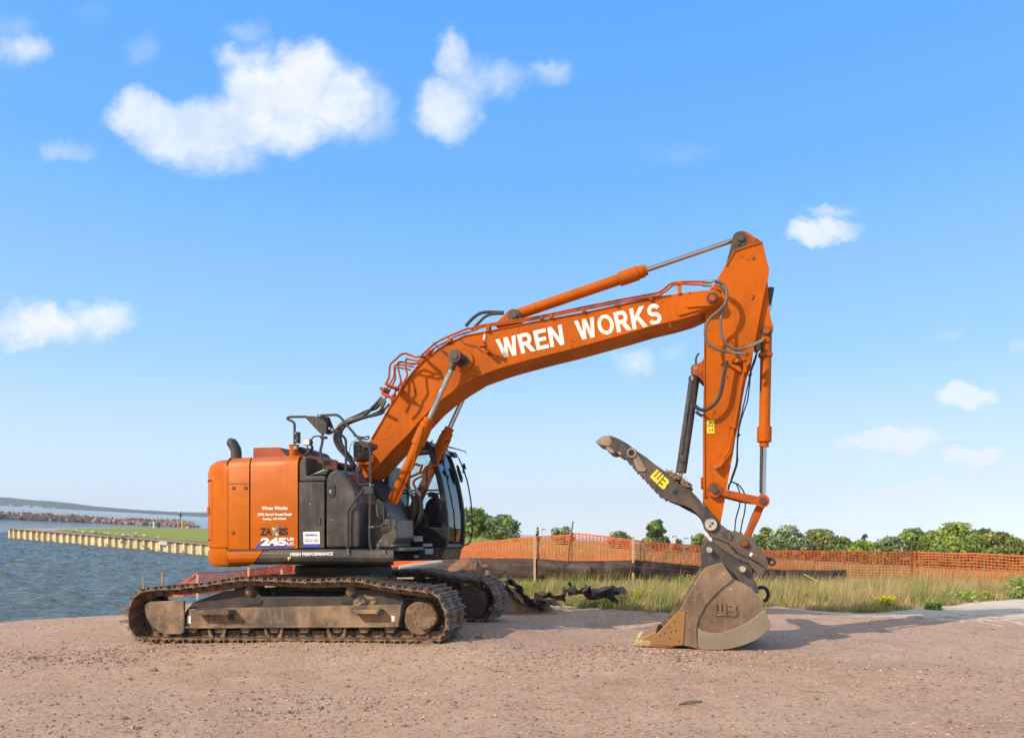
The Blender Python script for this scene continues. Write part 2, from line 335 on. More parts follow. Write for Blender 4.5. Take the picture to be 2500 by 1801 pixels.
def stroke(mb, pts, w, f, y_off):
    "bold brush stroke in letter units mapped on the plate by f"
    P_ = [Vector((x, y)) for x, y in pts]; L_, R_ = [], []
    for i, p in enumerate(P_):
        a = (p-P_[i-1]).normalized() if i else (P_[1]-p).normalized(); b = (P_[i+1]-p).normalized() if i < len(P_)-1 else a
        t = (a+b).normalized(); n_ = Vector((-t.y, t.x)); k = min(1.6, 1/max(.3, t.dot(a))); L_.append(p+n_*w/2*k); R_.append(p-n_*w/2*k)
    o = len(mb.v)
    for l, r in zip(L_, R_):
        for q in (l, r): v_ = f(q.x, q.y); mb.v.append((v_.x, v_.y-y_off, v_.z))
    mb.f += [(o+2*i, o+2*i+1, o+2*i+3, o+2*i+2) for i in range(len(P_)-1)]
def arc_(cx, cy, rx, ry, a0, a1, n=12): return [(cx+rx*math.cos(math.radians(a0+(a1-a0)*i/n)), cy+ry*math.sin(math.radians(a0+(a1-a0)*i/n))) for i in range(n+1)]
GLY = {'W': (1.04, ['P', [(0,1),(.205,1),(.31,.36),(.42,1),(.62,1),(.73,.36),(.835,1),(1.04,1),(.85,0),(.63,0),(.52,.60),(.41,0),(.19,0)]]),
 'E': (.66, ['P', [(0,0),(0,1),(.64,1),(.64,.81),(.21,.81),(.21,.60),(.58,.60),(.58,.41),(.21,.41),(.21,.19),(.66,.19),(.66,0)]]),
 'N': (.74, ['P', [(0,0),(0,1),(.21,1),(.54,.38),(.54,1),(.74,1),(.74,0),(.53,0),(.20,.63),(.20,0)]]),
 'R': (.76, ['P', [(0,0),(0,1),(.105,1),(.21,.81),(.21,.0)], 'S', [(.16,.905),(.42,.905)]+arc_(.42,.69,.16,.215,80,-90,10)+[(.16,.475)], 'P', [(.36,.40),(.50,.47),(.78,0),(.53,0),(.30,.38)]]),
 'K': (.80, ['P', [(0,0),(0,1),(.21,1),(.21,.60),(.52,1),(.79,1),(.44,.58),(.82,0),(.56,0),(.30,.42),(.21,.31),(.21,0)]]),
 'O': (.86, ['S', arc_(.43,.5,.325,.405,90,450,30)]),
 'S': (.72, ['S', arc_(.36,.70,.235,.205,15,270,14)[:-1]+arc_(.36,.30,.245,.205,90,-165,14)])}
def block_text(s, q, y, m, parent, name='lettering', gap=.07):
    tot = sum(GLY[ch][0] for ch in s)+gap*(len(s)-1); f0 = quadmap(q, y); x = 0
    for ch in s:
        w_, parts = GLY[ch]; mb = MB(); k = 0
        f = lambda a, b, x=x: f0((x+a)/tot, b)
        for typ, pts in zip(parts[::2], parts[1::2]):
            k += 1
            if typ == 'P': o = len(mb.v); mb.v += [(v_.x, v_.y-k*.0006, v_.z) for v_ in (f(*p) for p in pts)]; mb.f.append(tuple(range(o, o+len(pts))))
            else: stroke(mb, pts, .19, f, k*.0006)
        mb.build(name, m, parent, smooth=False); x += w_+gap
def rect(x0, y0, x1, y1): return [(x0, y0), (x1, y0), (x1, y1), (x0, y1)]
# ================================================================== EXCAVATOR
EX = empty('excavator', C0, -PSI)
tag(EX, 'orange crawler excavator parked on the gravel with its bucket resting on the ground', 'excavator')
# ---- tracks
def path_from(px):
    return [pe(x, y, -1.70) for x, y in px]
TP = [(348,1566),(332,1560),(320,1549),(311,1530),(307,1505),(310,1483),(318,1462),(330,1447),(348,1437),(385,1431.5),(423,1430),(458,1426),(502,1421),(542,1414),(591,1408.5),(650,1409),(701,1411),(740,1413),(800,1411),(868,1411),(910,1419),(946,1425),(1011,1433),(1050,1438),(1068,1449),(1084,1470),(1093,1494),(1096,1514),(1092,1538),(1083,1555),(1061,1571)]
P = [(p.x, p.z) for p in path_from(TP)]
def densify(P, closed=True):
    out = []; n = len(P)
    for i in range(n if closed else n-1):
        a, b, c, d = (P[(i-1) % n], P[i], P[(i+1) % n], P[(i+2) % n])
        if i == n-1:      # straight bottom run
            for k in range(20): out.append((b[0]+(c[0]-b[0])*k/20, b[1]+(c[1]-b[1])*k/20))
            continue
        if i == 0: a = b
        if i == n-2: d = c
        for k in range(6):
            t = k/6; out.append(tuple(.5*((2*b[j])+(c[j]-a[j])*t+(2*a[j]-5*b[j]+4*c[j]-d[j])*t*t+(3*b[j]-a[j]-3*c[j]+d[j])*t**3) for j in (0, 1)))
    return out
DP = densify(P); DP.append(DP[0])
seg = [math.dist(DP[i], DP[i+1]) for i in range(len(DP)-1)]; TOT = sum(seg); NSH = 49; PITCH = TOT/NSH
def at_len(s):
    s %= TOT
    for i, q in enumerate(seg):
        if s <= q: t = s/q; return (DP[i][0]+(DP[i+1][0]-DP[i][0])*t, DP[i][1]+(DP[i+1][1]-DP[i][1])*t)
        s -= q
    return DP[0]
def shoe_mesh():
    mb = MB(); p = PITCH; w = .80
    # shoe plate profile along travel (x) and outward (z), three grousers
    pr = [(-p*.54,-.024),(-p*.51,.002),(-p*.43,.002),(-p*.40,-.034),(-p*.11,-.036),(-p*.08,-.002),(-p*.01,-.002),(.02*p,-.036),(p*.29,-.034),(p*.32,-.002),(p*.40,-.002),(p*.43,-.036),(p*.57,-.054),(p*.57,-.068),(p*.40,-.052),(-p*.40,-.052),(-p*.51,-.042)]
    mb.loft([[(x, -w/2, z) for x, z in pr], [(x, w/2, z) for x, z in pr]])
    for y in (-.12, .12):                      # chain links
        lk = [(-p*.55,-.065),(-p*.5,-.052),(p*.5,-.052),(p*.56,-.07),(p*.56,-.115),(p*.44,-.145),(-p*.40,-.145),(-p*.55,-.12)]
        o = .022 if y < 0 else -.022
        mb.loft([[(x, y-.03, z) for x, z in lk], [(x, y+.03, z) for x, z in lk]])
    mb.cyl((p*.5, -.17, -.095), (p*.5, .17, -.095), .024, 10)
    for x in (-p*.2, p*.18):
        for y in (-.16, .16): mb.cyl((x, y, -.045), (x, y, -.018), .016, 6)
    return mb
shoe0 = shoe_mesh()
def make_track(yc, lab):
    inner = MB()                                # pin and bush line that joins the shoes
    for i in range(NSH):
        a = at_len((i+.5)*PITCH); b = at_len((i+.5)*PITCH+.02); t = Vector((b[0]-a[0], 0, b[1]-a[1])).normalized(); nrm = Vector((-t.z, 0, t.x))
        c = Vector((a[0], yc, a[1])) - nrm*.098
        inner.cyl(c-Vector((0,.185,0)), c+Vector((0,.185,0)), .019, 8)
    tr = inner.build('track_chain', 'trackin', EX); tag(tr, lab)
    for i in range(NSH):
        a = at_len(i*PITCH-PITCH*.5); b = at_len(i*PITCH+PITCH*.5)
        t = Vector((b[0]-a[0], 0, b[1]-a[1])).normalized(); nrm = Vector((-t.z, 0, t.x))
        m = at_len(i*PITCH)
        if i == 0 and yc < 0: make_track.me = None
        if make_track.me is None:
            o = shoe0.build('track_shoe', 'track', tr, ang=25); make_track.me = o.data
        else:
            o = bpy.data.objects.new('track_shoe', make_track.me); sc.collection.objects.link(o); o.parent = tr
        R = Matrix(((t.x, 0, nrm.x), (0, 1, 0), (t.z, 0, nrm.z)))
        o.matrix_local = Matrix.Translation((m[0], yc, m[1])) @ R.to_4x4()
    return tr
make_track.me = None
# path runs clockwise seen from the near side: outward normal check
_a = at_len(TOT*.45); _b = at_len(TOT*.45+.1)
if -(0) or (Vector((-( _b[1]-_a[1]), 0, _b[0]-_a[0])).z < 0):
    DP.reverse(); seg = [math.dist(DP[i], DP[i+1]) for i in range(len(DP)-1)]
YN, YF = -1.30, 1.30
near_tr = make_track(YN, 'near crawler track with dusty triple grouser shoes'); make_track.me = make_track.me
far_tr = make_track(YF, 'far crawler track partly hidden behind the near one')
# two bent grouser ends sticking out at the rear of the near track
mb = MB()
for q in ([(283,1482),(291,1480),(304,1484),(311,1480),(312,1486),(300,1489),(292,1486)], [(291,1514),(300,1513),(315,1512),(316,1517),(305,1520),(292,1519)]): mb.plate(q, -1.69, -1.2)
mb.build('bent_grouser', 'track', near_tr, bevel=.003)

def frame_side(s):
    "track frame; s=-1 near side, +1 far side"
    def Y(y): return y if s < 0 else -y        # mirrored
    def plate(mb, pts, a, b):
        A = [pe(x, y, a) for x, y in pts]; A1 = [Vector((p.x, Y(a), p.z)) for p in A]; B1 = [Vector((p.x, Y(b), p.z)) for p in A]
        mb.loft([A1, B1])
    mb = MB()
    plate(mb, [(459,1489),(461,1486),(980,1475),(978,1500),(972,1529),(449.6,1532)], -1.56, -1.12)
    plate(mb, [(447,1528),(975,1525),(973,1531),(447,1534)], -1.60, -1.10)
    fr = mb.build('track_frame', 'frame', EX, bevel=.012)
    mb = MB()
    plate(mb, [(449,1531),(449,1512),(452,1492),(470,1470),(545,1443),(600,1437),(625,1437),(638,1456),(720,1455),(835,1455),(850,1440),(905,1437),(975,1450),(985,1462),(984,1500),(960,1500),(500,1505),(480,1531)], -1.46, -1.14)
    mb.build('frame_upper', 'framedk', fr, bevel=.02)
    mb = MB(); idl = [(354.8,1474.6),(366,1468),(447,1465),(449,1468),(449,1543),(438.6,1548),(397,1546.5),(370,1529),(357,1508),(352.6,1483)]
    plate(mb, idl, -1.62, -1.58); mb.build('idler_guard', 'frame', fr, bevel=.012)
    mb = MB(); c = pe(378, 1500, -1.3); mb.cyl((c.x, Y(-1.40), c.z), (c.x, Y(-1.20), c.z), .30, 32); mb.cyl((c.x, Y(-1.46), c.z), (c.x, Y(-1.14), c.z), .25, 32)
    mb.build('idler_wheel', 'trackin', fr, bevel=.01)
    # sprocket
    c = pe(1036, 1505, -1.3); mb = MB(); n = 21; R1, R2 = .315, .262; ring = []
    for i in range(n):
        for k, r in ((-.32, R2), (-.12, R1), (.12, R1), (.32, R2)):
            a = 2*math.pi*(i+k)/n; ring.append((r*math.cos(a), r*math.sin(a)))
    mb.loft([[(c.x+x, Y(-1.34), c.z+z) for x, z in ring], [(c.x+x, Y(-1.27), c.z+z) for x, z in ring]])
    sp_ = mb.build('sprocket', 'trackin', fr, bevel=.004)
    mb = MB(); mb.cyl((c.x, Y(-1.50), c.z), (c.x, Y(-1.10), c.z), .232, 40); mb.build('drive_hub', 'track', sp_, bevel=.012)
    mb = MB(); c2 = pe(1034, 1505, -1.6); mb.cyl((c2.x, Y(-1.58), c2.z), (c2.x, Y(-1.495), c2.z), .178, 40, r2=.19)
    for k in range(12):
        a = 2*math.pi*(k+.3)/12; x, z = c2.x+.148*math.cos(a), c2.z+.148*math.sin(a); mb.cyl((x, Y(-1.592), z), (x, Y(-1.57), z), .016, 6)
    mb.build('hub_cover', 'track' if s < 0 else 'framedk', sp_, bevel=.006)
    # rollers
    for x in (472, 537, 601, 672, 745, 826, 890, 954):
        c = pe(x, 1538, -1.5); mb = MB()
        mb.cyl((c.x, Y(-1.45), c.z), (c.x, Y(-1.17), c.z), .098, 24); mb.cyl((c.x, Y(-1.48), c.z), (c.x, Y(-1.43), c.z), .082, 24)
        ro = mb.build('track_roller', 'trackin', fr, bevel=.006)
        mb = MB(); q = [(-.075,.10),(.075,.10),(.075,-.0),(.05,-.035),(-.05,-.035),(-.075,0)]
        mb.loft([[(c.x+a, Y(-1.53), c.z+b) for a, b in q], [(c.x+a, Y(-1.47), c.z+b) for a, b in q]]); mb.build('roller_cap', 'track', fr, bevel=.01)
    for x in (535, 673, 826):
        c = pe(x, 1540, -1.5); mb = MB(); mb.v = []
        q = [(-.17,.12),(-.13,.12),(-.10,-.02),(-.05,-.09),(.05,-.09),(.10,-.02),(.13,.12),(.17,.12),(.13,-.10),(.15,-.15),(-.16,-.15),(-.13,-.10)]
        mb.loft([[(c.x+a, Y(-1.56), c.z+b+.005) for a, b in q], [(c.x+a, Y(-1.53), c.z+b+.005) for a, b in q]]); mb.build('track_guide', 'track', fr, bevel=.004)
    for x in (608, 854):
        c = pe(x, 1443, -1.5); mb = MB(); mb.cyl((c.x, Y(-1.48), c.z), (c.x, Y(-1.16), c.z), .072, 24); mb.cyl((c.x, Y(-1.52), c.z), (c.x, Y(-1.47), c.z), .058, 24); mb.cyl((c.x, Y(-1.535), c.z), (c.x, Y(-1.51), c.z), .036, 6)
        mb.build('carrier_roller', 'frame', fr, bevel=.006)
    return fr
fr = frame_side(-1); fr2 = frame_side(1)
c = pe(1036, 1505, -1.3); mb = MB(); mb.cyl((c.x, .98, c.z), (c.x, 1.12, c.z), .30, 40); mb.cyl((c.x, .96, c.z), (c.x, .985, c.z), .275, 40); mb.build('drive_cover', 'grease', fr2, bevel=.012)
for i, (px, w_) in enumerate([(345,30),(372,34),(398,24),(420,40),(452,22),(905,26),(930,34),(958,28),(985,36),(1012,26),(1035,34),(1055,22)]):
    c = pe(px, 1571+1.5*math.sin(i*2.1)+(4 if px > 900 else 1), -1.68); mb = MB(); mb.box(c, (w_/170, .10, .022), Matrix.Rotation(.28*math.sin(i*1.9), 3, 'Y')); mb.box(c+Vector((.03,-.03,.02)), (w_/260, .05, .03), Matrix.Rotation(-.5*math.sin(i*2.7), 3, 'Y')); mb.build('bent_plate', 'track', near_tr, bevel=.004)

mb = MB(); mb.plate([(467,1490),(535,1486),(556,1489),(560,1496),(553,1500.5),(467,1500)], -1.74, -1.56)
for k in range(6): mb.box(pe(484+k*9, 1486.5, -1.66), (.03, .12, .012))
mb.build('step', 'frame', fr, bevel=.008)
mb = MB(); mb.plate([(855,1487.5),(925,1488),(921,1498),(855,1498)], -1.72, -1.56); mb.build('step', 'frame', fr, bevel=.006)
mb = MB(); mb.plate([(554,1494),(572,1494),(573,1512),(556,1512)], -1.563, -1.55); mb.build('access_hole', 'dark', fr, bevel=.004)
for q in ([(597,1475),(640,1466),(635,1475),(600,1478)], [(835,1473),(845,1465),(868,1464),(858,1474)]):
    mb = MB(); mb.plate(q, -1.475, -1.45); mb.build('frame_slot', 'dark', fr)
for (x, y, w, h) in ((458, 1503, 8, 18), (955, 1503, 8, 13)):
    mb = MB(); mb.plate(rect(x, y, x+w, y+h), -1.565, -1.555); mb.build('decal', 'whiteclean', fr, smooth=False)
# mud clods lying on the frame
def clod(c, r, m, parent, name='mud_clod', sq=(1, 1, .7), seed=0, sub=3):
    bm = bmesh.new(); bmesh.ops.create_icosphere(bm, subdivisions=sub, radius=1)
    mb = MB(); vs = []
    for v_ in bm.verts:
        d = v_.co; k = 1+.45*noise.noise(d*1.7+Vector((seed, 0, 0)))+.22*noise.noise(d*5+Vector((0, seed, 0)))
        vs.append((c[0]+d.x*k*r*sq[0], c[1]+d.y*k*r*sq[1], c[2]+d.z*k*r*sq[2]))
    fs = [tuple(x.index for x in f.verts) for f in bm.faces]; bm.free(); mb.add(vs, fs)
    return mb.build(name, m, parent, smooth=False)
clod(pe(1040, 1572, -1.72), .07, 'track', near_tr, 'mud_clod', (1.6,.8,.5), 61, 2); clod(pe(365, 1570, -1.72), .06, 'track', near_tr, 'mud_clod', (1.8,.8,.45), 63, 2)
clod(pe(878, 1476, -1.45), .095, 'mud', fr, seed=3, sq=(1.3,1,.9)); clod(pe(915, 1474, -1.42), .07, 'mud', fr, seed=8, sq=(1,1,1.1)); clod(pe(905, 1456, -1.40), .10, 'mud', fr, seed=5, sq=(1.3,.7,.7))
# car body between tracks, turntable
mb = MB(); mb.box((.15, 0, .62), (1.5, 2.1, .42)); mb.box((.15,0,.60),(1.0,2.3,.3)); cb = mb.build('car_body', 'dark', EX, bevel=.04)
mb = MB(); mb.cyl((.05,0,.8),(.05,0,1.10),.78,48); mb.cyl((.05,0,.84),(.05,0,.92),.86,48); mb.build('turntable', 'dark', EX, bevel=.01)
mb = MB(); mb.box((-.1, 0, 1.24), (2.2, 2.5, .12)); mb.box((-.6,0,1.9),(1.5,2.3,1.45)); mb.box((.1,-.6,1.5),(1.2,.9,.7)); mb.build('revolving_frame', 'black', EX, bevel=.02)

# ---- house
YS = -1.45
def xs(px): return pe(px, 1250, YS).x
def panel(name, secs, m, bevel=.008, parent=EX):
    "secs: list of profiles [(px,py,y)...]"
    mb = MB(); mb.loft([[pe(*p) for p in s] for s in secs]); return mb.build(name, m, parent, bevel=bevel)
def prof(px, zb_, yc, yt, yin=-1.0): return [(px, zb_, YS), (px, yc, YS), (px+1.5, (yc+yt)/2-1.5, YS+.035), (px+4, yt+1.5, YS+.13), (px+8, yt-.5, YS+.4), (px+8, zb_, YS+.4)]
d1 = panel('engine_door', [prof(557, 1341, 1138, 1119), prof(609, 1341, 1137.5, 1116.5)], 'orange_clean')
d2 = panel('engine_door', [prof(611.5, 1341, 1137.5, 1116.5), prof(727.5, 1338.5, 1134, 1112)], 'orange_clean')
mb = MB(); mb.plate(rect(560,1180,609.5,1181.6), YS-.002, YS+.01); mb.build('door_seam', 'dark', d1, smooth=False)
for (x, y) in ((569.5, 1190.5), (599, 1190), (568.5, 1300)):
    mb = MB(); mb.disc(x, y, YS-.012, YS, 3.4); l = mb.build('latch', 'black', d1); mb = MB(); mb.disc(x+.6, y, YS-.02, YS-.01, 1.5); mb.build('lock', 'zinc', d1)
# counterweight: rounded tail
def cw():
    R = 2.0; x0 = xs(556); zb_, zt = pe(540,1384,YS).z+.0, pe(556,1119,YS+.1).z
    pts = []; a0 = math.asin(YS/R); xc = x0 + R*math.cos(a0)     # circle through the seam
    n = 26; cpts = []
    yk = 1.45; rc = .62
    path = []
    cxx, cyy = x0+.0-.02, YS+rc
    # straight bit, rounded near corner, bulging rear, rounded far corner
    A = []
    for i in range(9): a = math.pi*1.5 - math.radians(72)*i/8; A.append((x0-.02+rc*math.cos(a), YS+rc+rc*math.sin(a)))
    xe, ye = A[-1]; rear = []
    for i in range(1, 8):
        t = i/8; yy_ = ye + (-ye-ye)*t; rear.append((xe-.30*math.sin(math.pi*t), yy_))
    B = [(x, -y) for x, y in A[::-1]]
    path = [(x0+.0, YS)] + A + rear + B
    secs = []
    for i, (x, y) in enumerate(path):
        p0 = path[max(i-1, 0)]; p1 = path[min(i+1, len(path)-1)]
        t = Vector((p1[0]-p0[0], p1[1]-p0[1], 0)).normalized(); n_ = Vector((-t.y, t.x, 0))
        if n_.x*(x-0)+n_.y*y < 0: n_ = -n_
        def q(d, z): return Vector((x-n_.x*d, y-n_.y*d, z))
        secs.append([q(.55, zb_+.0), q(.10, zb_), q(.03, zb_+.03), q(.0, zb_+.10), q(.0, zb_+.24), q(.022, zb_+.255), q(.022, zb_+.285), q(.0, zb_+.30), q(.0, zt-.20), q(.03, zt-.09), q(.12, zt-.02), q(.22, zt), q(.60, zt+.01)])
    mb = MB(); mb.loft(secs); return mb.build('counterweight', 'orange_clean', EX, bevel=0, ang=30)
cwt = cw()
# recessed rear grip panel edges and dark seam beside the first door
panel('body_seam', [[(553.5,1381,YS+.02),(553.5,1128,YS+.02),(562,1117,YS+.12),(562,1117,YS+.3),(553.5,1381,YS+.3)], [(557,1381,YS+.02),(557,1128,YS+.02),(565,1117,YS+.12),(565,1117,YS+.3),(557,1381,YS+.3)]], 'dark', 0, cwt)
def curved(name, u0, u1, z0, z1, m, th=.006):     # strip hugging the near rear corner
    x0 = xs(556); rc = .62+th; mb = MB(); secs = []
    for i in range(9):
        a = math.pi*1.5 - math.radians(u0+(u1-u0)*i/8); x, y = x0-.02+rc*math.cos(a), YS+.62+rc*math.sin(a); x2, y2 = x0-.02+.60*math.cos(a), YS+.62+.60*math.sin(a)
        secs.append([(x, y, z0), (x, y, z1), (x2, y2, z1), (x2, y2, z0)])
    mb.loft(secs); return mb.build(name, m, cwt)
zz = lambda py: pe(530, py, -1.2).z
curved('grip_recess', 30, 62, zz(1176), zz(1172.5), 'dark'); curved('grip_recess', 29, 31, zz(1314), zz(1172.5), 'orange_clean', .004)
curved('seam_line', 32, 70, zz(1319.5), zz(1316.5), 'dark', .003)
curved('hinge_plate', 38, 52, zz(1255), zz(1238), 'orange', .014)
# engine hood and things on it
roofz = pe(650, 1114, YS+.3).z
mb = MB(); mb.box((xs(640)-.1, .1, roofz-.05), (1.45, 2.4, .08)); hood = mb.build('engine_hood', 'orange', EX, bevel=.02)
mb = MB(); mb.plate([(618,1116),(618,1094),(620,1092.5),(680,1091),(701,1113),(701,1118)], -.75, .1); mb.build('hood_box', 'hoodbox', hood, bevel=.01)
mb = MB(); mb.plate([(618.5,1095),(619,1093),(680,1091.5),(682,1094)], -.755, -.75); 
ex_ = MB(); ex_.tube([pe(577,1122,-.9), pe(577,1104,-.9), pe(575.5,1096,-.9), pe(570,1086,-.9), pe(565,1079,-.9)], [.084,.084,.084,.084,.08], 20, False, caps=False)
o_ = ex_.build('exhaust_pipe', 'greypaint', hood)
# slash-cut exhaust mouth
mb = MB(); c = pe(563,1074,-.9)
mb2 = MB(); mb2.tube([pe(565.3,1079.5,-.9), pe(562.5,1075,-.9), pe(560.5,1071,-.9)], [.08,.058,.03], 20, False); mb2.build('exhaust_tip', 'greypaint', hood)
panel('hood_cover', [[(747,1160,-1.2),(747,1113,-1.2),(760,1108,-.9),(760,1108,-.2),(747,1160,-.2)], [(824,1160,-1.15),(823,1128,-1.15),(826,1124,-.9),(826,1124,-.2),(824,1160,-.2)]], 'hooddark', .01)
mb = MB(); mb.plate([(740,1118),(745,1105),(757,1098),(764,1102),(772,1112),(790,1122),(800,1130),(780,1135),(745,1125)], -1.0, -.5); mb.build('air_cleaner_mount', 'dark', EX, bevel=.01)
mb = MB(); mb.cyl(pe(718,1116,-1.05), pe(718,1087,-1.05), .07, 24); mb.cyl(pe(718,1088,-1.05), pe(718,1085.5,-1.05), .078, 24); mb.build('filler_neck', 'orange', EX)
mb = MB(); mb.plate([(716,1089),(725,1088),(725,1096),(716,1097)], -1.15, -1.1); mb.build('tag_plate', 'zinc', EX, bevel=.003)
mb = MB(); mb.plate([(722,1090),(735,1090),(752,1096),(764,1104),(752,1112),(737,1110),(724,1098)], -.95, -.6); mb.build('muffler_shield', 'grease', EX, bevel=.01)
# grey doors
gp = panel('side_door', [[(730.5,1337.5,YS),(730.5,1176.5,YS),(730.5,1176.5,YS+.3),(730.5,1337.5,YS+.3)], [(792.5,1337,YS),(792.5,1176,YS),(792.5,1176,YS+.3),(792.5,1337,YS+.3)]], 'greypaint')
mb = MB(); mb.plate([(730.5,1174.5),(730.5,1132),(735,1121),(742,1115),(749,1114.5),(747,1131),(748.5,1161),(795,1161),(794,1174.3)], YS, YS+.35); mb.build('side_panel_top', 'greypaint', EX, bevel=.02)
mb = MB(); mb.plate([(748,1161),(790,1143),(806,1143),(797,1160)], YS+.02, YS+.5); mb.build('tank_top', 'greypaint', EX, bevel=.03)
fp = MB(); fp.plate([(794.5,1337.5),(794.5,1167),(801.7,1155),(815,1144),(827,1147),(843.5,1160),(857,1179),(867.7,1203.5),(875.8,1238.5),(878,1265),(877,1337.5)], YS, -.75); fp = fp.build('tank_cover', 'greypaint', EX, bevel=.05, seg=4)
mb = MB(); mb.plate([(771.5,1264),(784,1264),(784,1280.5),(771.5,1280.5)], YS-.006, YS); h = mb.build('door_latch', 'black', gp, bevel=.003); mb = MB(); mb.plate([(775.5,1266),(782,1266),(782,1279),(775.5,1279)], YS-.012, YS-.005); mb.build('latch_lever', 'greypaint', h, bevel=.002)
def oval(cx, cy, rx, ry, n=24): return [(cx+rx*math.copysign(abs(math.cos(a))**.7, math.cos(a)), cy+ry*math.copysign(abs(math.sin(a))**.7, math.sin(a))) for a in [2*math.pi*k/n for k in range(n)]]
mb = MB(); mb.plate(oval(807.5,1195.5,9.6,17.5), YS-.016, YS+.01); h = mb.build('grab_recess', 'greypaint', fp, bevel=.004)
mb = MB(); mb.plate(oval(807.5,1197,6,12), YS-.018, YS-.01); mb.build('recess_hole', 'black', fp); mb = MB(); mb.plate([(803,1204),(803,1196),(808,1194),(811,1204)], YS-.022, YS-.016); mb.build('grab_lever', 'zinc', fp, bevel=.003)
# lower skirt, orange towards the tail
SKP = [(1341,-1.42),(1343,-1.49),(1350,-1.525),(1362,-1.53),(1371,-1.50),(1377,-1.42),(1378,-1.1),(1341,-1.1)]
def sk(pxs, dy=0): return [[(px + sh*(y-1343)/34, y+dy_, yy_) for y, yy_ in SKP] for px, dy_, sh in pxs]
s1 = panel('skirt_panel', sk([(645, 0, -26), (790, -2, 0), (870, -1.5, 0), (961, 0, 0)]), 'greypaint', .004)
s2 = panel('skirt_panel', sk([(554, 2, 6), (575, 1, 4), (643, 0, -26)]), 'orange_clean', .004)
mb = MB(); mb.plate([(556,1343),(642,1341.5),(641,1346),(556,1347.5)], -1.5, -1.47); mb.build('skirt_edge', 'greypaint', s2, bevel=.003)
mb = MB(); mb.plate([(878,1337),(876,1240),(884,1228),(915,1222),(935,1226),(958,1268),(961,1337)], -1.15, -.5); mb.build('front_bulkhead', 'greypaint', EX, bevel=.02)
mb = MB(); mb.plate([(880,1337),(880,1265),(893,1262),(894,1337)], -1.17, -1.14); mb.build('step_well', 'black', EX)
mb = MB(); mb.disc(887.5,1330,-1.2,-1.16,3); mb.build('reflector', 'whiteclean', EX)
mb = MB(); mb.plate([(886,1224),(914,1225),(915,1230),(890,1230)], -1.18, -1.1); mb.build('battery_strap', 'orange', EX, bevel=.004)
mb = MB(); mb.plate([(917,1217),(929,1224),(936,1240),(938,1262),(931,1274),(922,1266),(916,1245)], -1.2, -1.12); fg = mb.build('fan_guard', 'black', EX, bevel=.01)
mb = MB()
for k in range(7): mb.tube([pe(917.5+k*.4,1233+k*4.2,-1.22), pe(921+k*.5,1234+k*4.2,-1.22)], .006, 6, False)
mb.build('guard_rib', 'zinc', fg)
# tool box at the front right corner
tb = MB(); tb.plate([(929.5,1281),(940,1266),(967.5,1268),(969,1313),(960,1328),(960,1336),(918,1336),(917,1326.5),(929.5,1312)], -1.42, -.75); tb = tb.build('tool_box', 'greypaint', EX, bevel=.02)
for k in range(3):
    mb = MB(); y = 1281.5+k*8.8; mb.plate([(931.5,y-2.5),(946,y-2.5),(947,y),(946,y+2.5),(931.5,y+2.5),(933.5,y)], -1.427, -1.41); mb.build('vent_slot', 'black', tb, bevel=.002)
mb = MB(); mb.plate([(961,1284),(966,1284),(966,1291),(961,1291)], -1.43, -1.41); mb.build('lock', 'black', tb, bevel=.003)
mb = MB(); mb.plate([(916,1337),(992,1336),(992,1345),(916,1346)], -1.35, -.6); mb.build('front_step', 'greypaint', EX, bevel=.01)
# handrails
rl = MB(); T = lambda pts, y=-1.45, r=.017, mb_=rl, **k: mb_.tube([pe(*(p if len(p) == 3 else (*p, y))) for p in pts], r, 10, **k)
HRAIL = zr([(372,880),(370,800),(372,560),(368,430),(330,370),(230,320),(205,290),(260,262),(420,258),(620,255)])
T(HRAIL, -1.2, .019)
rl.build('handrail', 'darkgrey', EX)
rl2 = MB(); T(zr([(880,240),(1060,222),(1310,215),(1400,245),(1500,350),(1700,590),(1900,810),(2050,930),(2105,1000),(2120,1150),(2120,1512)])+[(904,1200),(903,1280),(903,1315),(905,1335),(911,1344),(920,1346),(938,1345.5)], -1.47, .019, rl2); hr2 = rl2.build('handrail', 'darkgrey', EX)
rl3 = MB(); T(zr([(1180,525),(1340,625),(1470,690),(1540,770),(1556,860),(1556,1100),(1556,1512)])+[(844,1160)], -1.3, .019, rl3); rl3.build('handrail', 'darkgrey', EX)
rl4 = MB(); T([(889,1193),(870,1218),(855,1237),(850.5,1246),(849.5,1260),(849,1300),(849,1349)], -1.5, .017, rl4); rl4.build('handrail', 'darkgrey', EX)
mp = MB(); T(zr([(1015,640),(1018,760),(1000,900),(968,1050),(985,1180),(1030,1330),(1062,1490)]), -1.4, .02, mp); mp = mp.build('mirror_post', 'darkgrey', EX)
mb = MB(); mb.plate(zr([(628,235),(1020,245),(1020,640),(950,635),(628,290)]), -1.3, -1.28); mb.plate(zr([(1020,245),(1165,260),(1260,500),(1255,610),(1215,655),(1050,645),(1020,640)]), -1.24, -1.22); mb.plate(zr([(1015,250),(1110,255),(1110,650),(1015,640)]), -1.32, -1.2); bp = mb.build('rail_bracket', 'greypaint', EX, bevel=.003)
mb = MB()
for x, y in zr([(880,238),(945,230),(1170,522),(1232,560)]): mb.disc(x, y, -1.5, -1.3, 2.6, 10)
for x, y in zr([(385,632),(380,805)]): mb.disc(x, y, -1.25, -1.2, 2.2, 10)
mb.build('bolt', 'zinc', bp)
mb = MB(); mb.plate(zr([(400,600),(450,600),(450,865),(400,860)]), -1.2, -1.12); mb.build('rail_clamp', 'darkgrey', EX, bevel=.003)
mb = MB(); T(zr([(1010,708),(880,702),(820,715),(780,750),(762,810),(760,930)]), -1.38, .011, mb); ma = mb.build('mirror_arm', 'darkgrey', mp)
